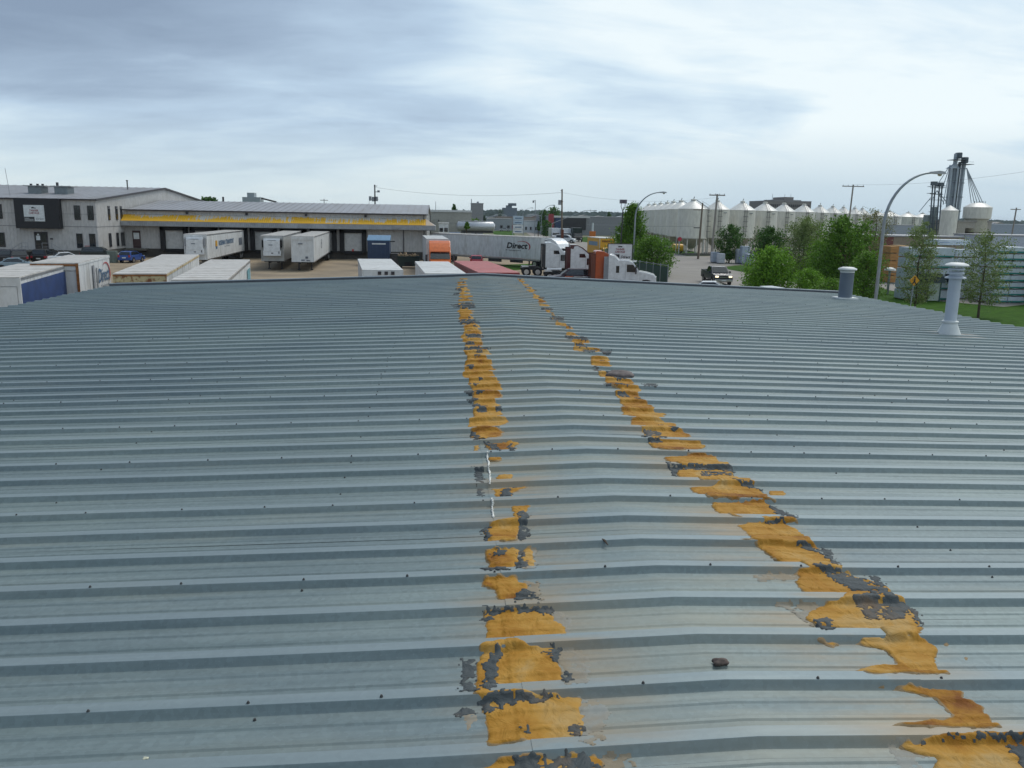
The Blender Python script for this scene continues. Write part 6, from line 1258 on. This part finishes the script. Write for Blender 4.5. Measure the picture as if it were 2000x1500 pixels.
# far elevators on the skyline
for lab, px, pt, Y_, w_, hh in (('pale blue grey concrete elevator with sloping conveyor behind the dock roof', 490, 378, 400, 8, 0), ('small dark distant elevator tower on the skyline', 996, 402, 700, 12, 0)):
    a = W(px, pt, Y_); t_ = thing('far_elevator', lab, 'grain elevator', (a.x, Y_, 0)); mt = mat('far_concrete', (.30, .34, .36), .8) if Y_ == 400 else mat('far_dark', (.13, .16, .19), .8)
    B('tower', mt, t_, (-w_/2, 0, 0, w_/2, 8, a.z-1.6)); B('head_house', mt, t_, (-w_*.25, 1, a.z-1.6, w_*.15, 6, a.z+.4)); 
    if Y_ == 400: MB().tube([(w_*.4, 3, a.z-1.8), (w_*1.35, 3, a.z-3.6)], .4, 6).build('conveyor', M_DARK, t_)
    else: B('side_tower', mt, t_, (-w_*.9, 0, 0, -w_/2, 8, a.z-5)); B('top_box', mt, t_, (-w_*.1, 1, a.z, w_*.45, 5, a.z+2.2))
# vehicles in the middle distance
def boxtruck(lab, px, py, Y, body, cabm, hgt=3.2, wd=2.4, ln=5.5, rz=0):
    c = W(px, py, Y); t_ = thing('box_truck', lab, 'truck', (c.x, Y, 0), rz, 'trucks on the far lot')
    B('cargo_box', body, t_, (-wd/2, 0, .9, wd/2, ln, hgt), bevel=.05); MB().prismx([(-1.6, .5), (-1.65, 1.3), (-1.3, 1.5), (-.95, 2.3), (-.02, 2.35), (-.02, .5)], -wd/2+.1, wd/2-.1).build('cab', cabm, t_, bevel=.05)
    MB().quad((-wd/2+.25, -1.34, 1.5), (wd/2-.25, -1.34, 1.5), (wd/2-.3, -1.02, 2.22), (-wd/2+.3, -1.02, 2.22)).build('windscreen', M_GLASS, t_)
    for s_ in (-1, 1): wheel(t_, (s_*(wd/2-.25), -.8, .45), .45, .25, (1, 0, 0)); wheel(t_, (s_*(wd/2-.25), ln-1.2, .45), .45, .25, (1, 0, 0)); B('headlight', M_HEAD, t_, (s_*.75-.15, -1.68, .8, s_*.75+.15, -1.62, 1.0))
boxtruck('white box truck left of the transformer pole on the far lot', 1085, 455, 232, M_TWHITE, M_TWHITE, 3.4, 2.5, 6); boxtruck('white box truck just right of the transformer pole', 1107, 455, 228, M_TWHITE, M_TWHITE, 3.4, 2.5, 6)
boxtruck('black tractor unit facing the camera at the far road junction', 1128, 460, 224, M_GREEN, M_DARK, 3.7, 2.5, 5)
M_WP = paintm('white', (.7, .72, .74))
for lab, px, py, rz, kd, pm in [('white pickup crossing at the far junction left of the pole', 1068, 458, 20, 'pickup', M_WP), ('white van on the near side of the far junction', 1085, 474, -20, 'van', M_WP), ('small white car parked by the far shed', 1049, 452, 10, 'sedan', M_WP), ('dark car parked by the far shed', 1033, 449, 0, 'sedan', paintm('coal', (.016, .015, .014))), ('pale car parked before the grey block building', 1150, 459, 5, 'sedan', paintm('pale_blue', (.22, .30, .36))), ('white van by the tree in front of the grey block building', 1205, 462, 0, 'van', M_WP), ('silver car at the end of the far grass', 975, 452, 0, 'sedan', paintm('silver', (.4, .4, .42))), ('red lorry cab at the end of the far grass', 985, 448, 0, 'van', paintm('red', (.33, .02, .04)))]:
    car({'pickup': 'pickup_truck', 'van': 'van', 'sedan': 'sedan'}[kd], lab, 'van' if kd == 'van' else ('pickup truck' if kd == 'pickup' else 'car'), gpt(px, py), R(rz), pm, kd, 'vehicles in the distance')
c = gpt(1157, 463); t_ = thing('pump_stand', 'orange and white stand before the grey block building', 'stand', c); B('base', mat('orange_stand', (.6, .16, .02), .5), t_, (-1.0, -.4, 0, 1.0, .4, 1.9), bevel=.05); MB().cone((0, 0, 1.9), (0, 0, 4.6), .35, .3, 10).build('white_column', M_SIGNW, t_)
c = gpt(1338, 499); t_ = thing('stop_sign', 'small red stop sign at the silo yard corner', 'sign', (c.x-1.2, c.y, 0)); MB().tube([(0, 0, 0), (0, 0, 3.0)], .04, 6).build('post', M_GALV, t_); MB().cone((0, -.06, 3.0), (0, -.03, 3.0), .42, .42, 8).build('sign_plate', mat('stop_red', (.4, .02, .04), .4), t_)
c = gpt(1328, 495); t_ = thing('fuel_tank', 'yellow tank under the near silos', 'tank', (c.x, c.y+2, 0)); MB().cone((-1.0, 0, 1.0), (1.0, 0, 1.0), .8, .8, 14).build('tank', M_YEL, t_, smooth=40); B('cradle', M_DARK, t_, (-.8, -.5, 0, -.6, .5, .4), (.6, -.5, 0, .8, .5, .4))
for i, (px, py, w_, h_) in enumerate([(1396, 513, 1.2, 1.7), (1407, 515, 1.0, 1.6), (1453, 516, 1.3, 2.8), (1443, 515, 1.0, 2.3), (1463, 518, 1.1, 1.7)]):
    c = gpt(px, py); t_ = thing('tank_cabinet', ['pale blue tank at the foot of the crossarm pole', 'grey tank beside the pale blue tank', 'tall white and blue tank right of the round tree', 'white stacked tank behind the round tree', 'low pale tank right of the tall white one'][i], 'tank', c)
    B('body', mat('pale_tank_%d' % (i % 2), ((.38, .43, .50), (.50, .52, .55))[i % 2], .5), t_, (-w_/2, -.6, .1, w_/2, .6, h_), bevel=.12); B('band', M_GREYP, t_, (-w_/2-.01, -.62, h_*.45, w_/2+.01, .62, h_*.47)); B('skid', M_DARK, t_, (-w_/2+.1, -.5, 0, w_/2-.1, .5, .1))

# ------------------------------------------------------------------ lumber yard at the right
M_WRAP = mat('white_lumber_wrap', (.54, .59, .63), .5, var=.12, vscale=1.5, dirt=(.42, .48, .51), dscale=1.2); M_BAND = mat('green_band', (.02, .18, .15), .5); M_PACK = mat('blue_print', (.12, .20, .42), .5, var=.3, vscale=5)
M_LUM = mat('stacked_orange_timber', (.42, .21, .07), .8, var=.25, vscale=2, stretch=(.4, 1, 8))
def packs(px0, px1, Y, z0, rows, ph, label, wrap=M_WRAP, band=True, depth=2.4, group=None, cols=None, name='lumber_pack', printed=False):
    xa, xb = W(px0, 520, Y).x, W(px1, 520, Y).x; n_ = cols or max(1, round((xb-xa)/2.5)); wd = (xb-xa)/n_; first = None
    for r_ in range(rows):
        for c_ in range(n_):
            if first is None:
                t_ = thing(name, label, 'lumber', (0, 0, 0), 0, group)
                B('wrapped_bundle', wrap, t_, (.03, 0, .09, wd-.03, depth, ph-.03), bevel=.02)
                if band: B('band', M_BAND, t_, (.02, -.012, .09, wd-.02, -.002, .24))
                B('bearer', M_SCRAP, t_, (.15, .02, 0, .27, depth, .09), (wd-.27, .02, 0, wd-.15, depth, .09))
                if printed: B('print', M_PACK, t_, (.15, -.014, .35, wd-.5, -.002, ph-.3))
                first = t_; o = t_
            else: o = copy_tree(first)
            o.location = (xa+c_*wd, Y+random.uniform(-.05, .05), z0+r_*ph)
            lay = ['bottom', 'second', 'third', 'fourth', 'fifth', 'sixth', 'seventh', 'eighth'][r_]+' layer' if rows > 1 else ''
            sd_ = ('left pack' if c_ == 0 else 'right pack') if n_ == 2 else 'pack'
            o['label'] = (lay+' '+sd_+', '+label).strip() if rows > 1 else sd_+', '+label
packs(1775, 1862, 72, 0, 5, .95, 'green banded white wrap, stack behind the pedestrian sign', cols=2, depth=2.0, group='lumber packs behind the pedestrian sign')
packs(1864, 1938, 74, 0, 6, .76, 'plain pale wrap, stack behind the white flue', band=False, cols=2, group='lumber packs behind the white flue')
packs(1826, 1892, 75.5, 4.78, 1, .62, 'blue printed white wrap on top of the pale stack', cols=2, printed=True, band=False, group='blue printed packs')
packs(1944, 2010, 70, 0, 8, .62, 'green banded white wrap, tallest stack at right edge', cols=2, group='lumber packs at the right edge')
packs(1736, 1754, 92, .0, 5, .84, 'orange brown timber stack left of the pale orange one', wrap=M_LUM, band=False, cols=1, group='bare timber packs')
packs(1755, 1774, 95, .0, 5, .84, 'pale orange timber stack beside the darker orange one', wrap=mat('pale_orange_timber', (.46, .28, .11), .8, var=.25, vscale=2, stretch=(.4, 1, 8)), band=False, cols=1, group='bare timber packs')
packs(1690, 1733, 100, .0, 2, 1.0, 'orange timber half hidden behind the big leafy tree', wrap=M_LUM, band=False, cols=2, group='bare timber packs')
for i, (px0, px1, Y_, h_) in enumerate([(1811, 1837, 71, 2.3), (1866, 1874, 70.8, 2.3)]):
    xa, xb = W(px0, 570, Y_).x, W(px1, 570, Y_).x; t_ = thing('shelter_panel', ['pale green board panel in a dark green frame, left of the white flue', 'pale green board panel in a dark green frame, just right of the white flue'][i], 'panel', (xa, Y_, 0))
    B('board', mat('pale_green_board', (.38, .43, .38), .6), t_, (.1, 0, .1, xb-xa-.1, .1, h_-.6)); B('post', mat('dark_green_post', (.02, .07, .06), .5), t_, (0, -.05, 0, .1, .15, h_-.4), (xb-xa-.1, -.05, 0, xb-xa, .15, h_-.4)); MB().prism([(-.2, h_-.6), (-.4, h_+.1), (xb-xa-.1, h_+.2), (xb-xa+.35, h_-.5), (xb-xa+.25, h_-.62)], -.1, 2.0).build('roof', mat('slate_sheet', (.07, .09, .10), .95, spec=.1), t_)
c = W(2056, 600, 68); t_ = thing('gatehouse', 'white and brown gatehouse corner under a green eave at the right edge', 'building', (c.x, 68, 0)); B('upper_wall', M_SIGNW, t_, (0, 0, 2.2, 5, 4, 3.9)); B('lower_wall', M_BRICK, t_, (-.35, -.1, 0, 5.1, 4.1, 2.2)); MB().prism([(-1.1, 3.85), (-.3, 4.3), (2.5, 4.9), (6, 3.9)], -.6, 4.6).build('roof', mat('green_grey_roof', (.08, .14, .13), .6), t_)
c = W(1737, 560, 78); 
gt = thing('road_gate', 'grey steel gate frame with white domed lights behind the big lamp pole', 'gate', (c.x, 78, 0)); B('post', M_GALV, gt, (-.2, -.1, 0, -.05, .1, 2.3)); B('post', M_GALV, gt, (1.15, -.1, 0, 1.3, .1, 2.3)); B('rail', M_GALV, gt, (-.05, -.05, 2.1, 1.15, .05, 2.18), (-.05, -.05, 1.0, 1.15, .05, 1.1))
for x_ in (-.1, 1.25): MB().lathe((x_, 0, 2.3), [(.55, 0), (.5, .15), (.25, .27), (.02, .3)], 16).build('dome', M_VCAP, gt, smooth=50)
# pedestrian crossing sign
c = W(1786, 548, 57); t_ = thing('pedestrian_sign', 'yellow diamond pedestrian warning sign on a thin post on the lawn', 'sign', (c.x, 57, 0)); MB().tube([(-.12, 0, 0), (0, .03, c.z)], .035, 6).build('post', M_GALV, t_)
s_ = .38; MB().add([(0, -.02, c.z-s_), (s_, -.02, c.z), (0, -.02, c.z+s_), (-s_, -.02, c.z), (0, .01, c.z-s_), (s_, .01, c.z), (0, .01, c.z+s_), (-s_, .01, c.z)], [(0, 1, 2, 3), (7, 6, 5, 4), (0, 4, 5, 1), (1, 5, 6, 2), (2, 6, 7, 3), (3, 7, 4, 0)]).build('sign_plate', mat('sign_yellow', (.60, .28, .01), .4), t_, bevel=.0)
q = MB(); q.cone((0, -.035, c.z+.2), (0, -.025, c.z+.2), .055, .055, 10); q.add([(-.05, -.03, c.z+.13), (.07, -.03, c.z+.13), (.05, -.03, c.z-.05), (.16, -.03, c.z-.24), (.08, -.03, c.z-.26), (0, -.03, c.z-.12), (-.1, -.03, c.z-.26), (-.17, -.03, c.z-.22), (-.05, -.03, c.z-.02)], [(0, 1, 2, 3, 4, 5, 6, 7, 8)]); q.box(-.18, -.032, c.z+.02, -.04, -.028, c.z+.06); q.build('walking_figure', M_TXT, t_)
# green slatted fence by the white tractor
P0, P1 = G(1240, 552), G(1300, 560); P1 = W(1304, 540, 84); P1.z = 0; P0 = W(1236, 540, 93); P0.z = 0
t_ = thing('slatted_fence', 'chain link fence with dark green slats beside the white tractor', 'fence')
d_ = (P1-P0); n_ = 40
for k in range(n_):
    a = P0+d_*(k/n_); c = P0+d_*((k+.8)/n_); MB().add([(a.x, a.y, .1), (c.x, c.y, .1), (c.x, c.y, 2.0), (a.x, a.y, 2.0), (a.x+.02, a.y, .1), (c.x+.02, c.y, .1), (c.x+.02, c.y, 2.0), (a.x+.02, a.y, 2.0)], [(0, 1, 2, 3), (7, 6, 5, 4), (3, 2, 6, 7)]).build('slat', mat('green_slat', (.03, .085, .06), .6), t_)
for k in range(6): a = P0+d_*(k/5); MB().tube([(a.x, a.y, 0), (a.x, a.y, 2.3)], .045, 6).build('post', M_GALV, t_)
MB().tube([(P0.x, P0.y, 2.15), (P1.x, P1.y, 2.15)], .03, 6).build('top_rail', M_GALV, t_)

# ------------------------------------------------------------------ trees
def tree(label, px, Y, ptop, pbase_crown, rad_px, leaf, n=4000, ls=.24, shape='oval', trunk=.16, cat='tree', name='tree', group='roadside trees', seed=1, gap=.0, stems=1, z0=None, asp=1.0):
    rr = np.random.RandomState(seed); c = W(px, 430, Y); zt_ = W(px, ptop, Y).z; zb = W(px, pbase_crown, Y).z if z0 is None else z0
    rad = abs(W(px+rad_px, 430, Y).x-c.x); t_ = thing(name, label, cat, (c.x, Y, 0), 0, group); H = zt_-zb
    # trunk and limbs
    q = MB()
    for s in range(stems):
        ox = (s-(stems-1)/2)*.35; q.tube([(ox, 0, 0), (ox*1.3+rr.uniform(-.1, .1), .05, max(zb, .5)), (ox*2+rr.uniform(-.15, .15), rr.uniform(-.1, .1), zb+H*.5), (ox*2+rr.uniform(-.2, .2), 0, zb+H*.88)], [trunk, trunk*.8, trunk*.5, trunk*.12], 8)
    tr_ = q.build('trunk', M_BARK, t_, smooth=60)
    cl = []; nb = 34
    def env(h):
        if shape == 'cone': return max(.08, (1-h)**.8)*min(1, .45+h*4)
        if shape == 'vase': return .35+.65*math.sin(min(1, h*1.15+.12)*math.pi/1.25)
        return math.sqrt(max(.02, 1-(2*h-.86)**2*.78))
    q = MB()
    for k in range(nb):
        h = (k+.5)/nb*.92; a = k*2.4+rr.uniform(-.4, .4); e = env(h)*rad*rr.uniform(.72, 1.08)
        p0 = Vector((0, 0, zb+H*max(0, h-.14))); p1 = Vector((math.cos(a)*e*.92, math.sin(a)*e*.92*asp, zb+H*min(.97, h+.05*rr.rand())))
        q.tube([p0, p0.lerp(p1, .5)+Vector((0, 0, -.04*H*(h < .5))), p1], [trunk*.32*(1-h*.6), trunk*.18*(1-h*.6), .01], 5)
        for m_ in (.5, .78, 1.0): 
            pp = p0.lerp(p1, m_); cl.append((pp, .30*rad*(.5+.5*env(h))*rr.uniform(.6, 1.2)))
    q.build('limbs', M_BARK, tr_)
    for k in range(6): cl.append((Vector((rr.uniform(-.1, .1)*rad, rr.uniform(-.1, .1)*rad, zb+H*rr.uniform(.85, .98))), .13*rad))
    cl = [x_ for x_ in cl if rr.rand() > gap]
    per = max(6, n//len(cl)); N_ = per*len(cl)
    C_ = np.repeat(np.array([x_[0][:] for x_ in cl]), per, 0); Sg = np.repeat(np.array([x_[1] for x_ in cl]), per)
    P_ = C_+rr.normal(0, 1, (N_, 3))*Sg[:, None]*np.array([.62, .62, .5]); 
    sc = ls*rr.uniform(.6, 1.3, N_); A_ = rr.normal(0, 1, (N_, 3)); A_ /= np.linalg.norm(A_, axis=1)[:, None]; B_ = rr.normal(0, 1, (N_, 3)); B_[:, 2] *= .6; B_ -= (B_*A_).sum(1)[:, None]*A_; B_ /= np.linalg.norm(B_, axis=1)[:, None]
    a_ = A_*sc[:, None]*.5; b_ = B_*sc[:, None]*.34
    V = np.stack([P_-a_, P_-b_, P_+a_, P_+b_], 1).reshape(-1, 3); Fc = np.arange(N_*4).reshape(-1, 4)
    me = bpy.data.meshes.new('crown'); me.from_pydata(V.tolist(), [], Fc.tolist()); me.materials.append(leaf); o = bpy.data.objects.new('crown', me); COL.objects.link(o); o.parent = t_
    return t_
tree('tall pointed green tree left of the silos behind the yard sign', 1236, 104, 399, 524, 52, LF_MID, 12000, .24, 'cone', seed=2)
tree('broad round green tree right of the yard sign beside the road', 1281, 99, 462, 538, 43, LF_MID, 9000, .22, 'oval', seed=3, stems=2)
tree('small tree filling the gap behind the yard sign', 1222, 108, 460, 520, 26, LF_BRIGHT, 3500, .2, 'oval', seed=33)
tree('round dark green tree standing alone on the lawn before the silos', 1429, 130, 439, 506, 26, LF_DARK, 5200, .25, 'oval', seed=4, trunk=.14)
tree('dark green tree behind the roadside bushes, left of the pale willow', 1507, 112, 444, 525, 36, LF_DARK, 8000, .24, 'oval', seed=5)
tree('bright green low bushy tree at the road edge', 1512, 77, 484, 570, 47, LF_BRIGHT, 12000, .2, 'oval', seed=6, stems=3)
tree('pale feathery willow like tree rising between darker trees', 1575, 105, 424, 540, 44, LF_PALE, 20000, .18, 'vase', seed=7, gap=.05, stems=3)
tree('bright bush at the foot of the pale willow like tree', 1592, 72, 526, 578, 30, LF_BRIGHT, 5500, .16, 'oval', seed=8, stems=2, name='bush', cat='bush')
tree('large leafy green tree left of the big street lamp', 1655, 78, 422, 585, 60, LF_MID, 17000, .22, 'oval', seed=9, trunk=.2)
tree('dense green tree low between the willow and the big leafy tree', 1618, 82, 466, 575, 36, LF_BRIGHT, 8000, .2, 'oval', seed=10)
tree('leafy bush right of the grey roof vent at the lamp foot', 1702, 66, 488, 592, 34, LF_MID, 6500, .16, 'oval', seed=11, name='bush', cat='bush')
tree('sparse olive tree behind the big leafy tree', 1712, 112, 410, 490, 36, LF_OLIVE, 3200, .2, 'vase', seed=12, gap=.3)
tree('slender young tree with sparse leaves behind the pedestrian sign', 1806, 62, 432, 592, 36, LF_PALE, 6500, .13, 'vase', seed=13, trunk=.1, gap=.12)
tree('slender young green tree on the lawn right of the white flue', 1935, 59, 452, 590, 54, LF_PALE, 7000, .13, 'vase', seed=14, trunk=.1, gap=.1)
tree('thin young tree right of the big lamp before the timber stacks', 1826, 71, 480, 575, 24, LF_OLIVE, 1300, .11, 'oval', seed=15, trunk=.08, gap=.3)
tree('ragged low bush beside the road behind the near bushes', 1478, 82, 540, 568, 20, LF_BRIGHT, 1700, .16, 'oval', seed=16, name='bush', cat='bush')
tree('low hedge bush at the roof edge right of the white pickup', 1640, 62, 548, 592, 45, LF_MID, 4200, .15, 'oval', seed=17, name='bush', cat='bush')
# background trees
bt = [(410, 190, 386, 402, 16, LF_DARK, 'dark tree top showing over the dock warehouse roof', 1500), (887, 250, 399, 418, 7, LF_DARK, 'small dark pointed tree over the beige warehouse', 700), (930, 215, 428, 450, 14, LF_MID, 'green bush in front of the grey tower block', 900), (912, 195, 434, 446, 6, LF_MID, 'small bush before the beige warehouse wall', 400),
      (1082, 320, 404, 430, 13, LF_DARK, 'dark tree behind the red cornered shop', 1500), (1063, 310, 410, 440, 11, LF_DARK, 'round dark tree left of the red cornered shop', 1200), (1068, 262, 430, 460, 12, LF_DARK, 'dark shrub in front of the red corner', 1000), (1052, 270, 432, 450, 4, LF_DARK, 'narrow dark conifer by the far shed', 400), (946, 340, 420, 440, 6, LF_FAR, 'pale distant tree right of the tower block', 400), (977, 560, 408, 424, 8, LF_FAR, 'pale distant round tree on the skyline', 500), (1189, 420, 414, 424, 5, LF_DARK, 'small dark tree over the grey block building', 300)]
for i, (px, Y_, pt, pb, rp_, lf, lab, n_) in enumerate(bt): tree(lab, px, Y_, pt, pb, rp_, lf, n_, .5, 'cone' if rp_ < 8 else 'oval', seed=40+i, group='trees in the distance')
# far wooded skyline: one mass
rr = np.random.RandomState(77); V = []; Fc = []; 
for px in np.arange(-60, 2060, 1.6):
    Y_ = rr.uniform(900, 1500); hor = 418+.0171*(px-1000); hgt = (2.0+4.5*max(0, fbm(np.array([px*.01]), np.array([.3]), 1.7, 5, 3)[0]+.25)); 
    if 930 < px < 1240: hgt += 2.0
    c = W(px, 430, Y_); s_ = Y_/1640
    for k in range(10):
        x_, y_, z_ = c.x+rr.normal(0, 5), Y_+rr.normal(0, 8), rr.uniform(0, 1)**.7*(CAMH+hgt*s_)
        w_ = rr.uniform(2, 4.5); a = rr.uniform(-.5, .5); o_ = len(V); V += [(x_-w_, y_+a*w_, z_-w_*.5), (x_+w_*.2, y_, z_-w_*.8), (x_+w_, y_-a*w_, z_), (x_, y_+1, z_+w_*.6)]; Fc.append((o_, o_+1, o_+2, o_+3))
me = bpy.data.meshes.new('distant_woods'); me.from_pydata(V, [], Fc); me.materials.append(leafmat('skyline_leaves', (.09, .125, .12), (.15, .19, .18))); o = bpy.data.objects.new('distant_woods', me); COL.objects.link(o); tag(o, 'far wooded skyline along the horizon', 'woods', kind='stuff')  # skyline leaves coloured pale, distance haze painted in
# scattered pale roofs on the skyline
for i in range(34):
    px = random.choice([random.uniform(940, 1240), random.uniform(1060, 1240), random.uniform(1690, 2000), random.uniform(945, 1075)]); Y_ = random.uniform(450, 850); c = W(px, 430, Y_); hh = random.uniform(3.5, 7.2); w_ = random.uniform(5, 14)
    mt = random.choice([mat('far_pale', (.36, .38, .40), .8), mat('far_grey2', (.22, .24, .26), .8), mat('far_tan2', (.30, .28, .25), .8), mat('far_brown2', (.18, .15, .14), .8)])
    t_ = MB(); t_.box(-w_/2, 0, 0, w_/2, 8, hh); t_.prism([(-w_/2-.2, hh), (0, hh+1.2), (w_/2+.2, hh)], -.2, 8.2); o = t_.build('far_house', mt); o.location = (c.x, Y_, 0)
    tag(o, 'tiny pale building among the distant roofs under the skyline', 'building', 'distant buildings on the skyline')

# ------------------------------------------------------------------ air
hm = bpy.data.materials.new('air'); hm.use_nodes = True; t = hm.node_tree
for n in list(t.nodes):
    if n.type != 'OUTPUT_MATERIAL': t.nodes.remove(n)
pv = t.nodes.new('ShaderNodeVolumePrincipled'); pv.inputs['Density'].default_value = 0.00007; pv.inputs['Color'].default_value = (0.86, 0.93, 1.0, 1); pv.inputs['Anisotropy'].default_value = 0.2
t.links.new(pv.outputs[0], t.nodes['Material Output'].inputs['Volume'])
hb_ = MB().box(-9100, -9100, -1, 9100, 9100, 27).build('haze', hm); tag(hb_, kind='stuff')
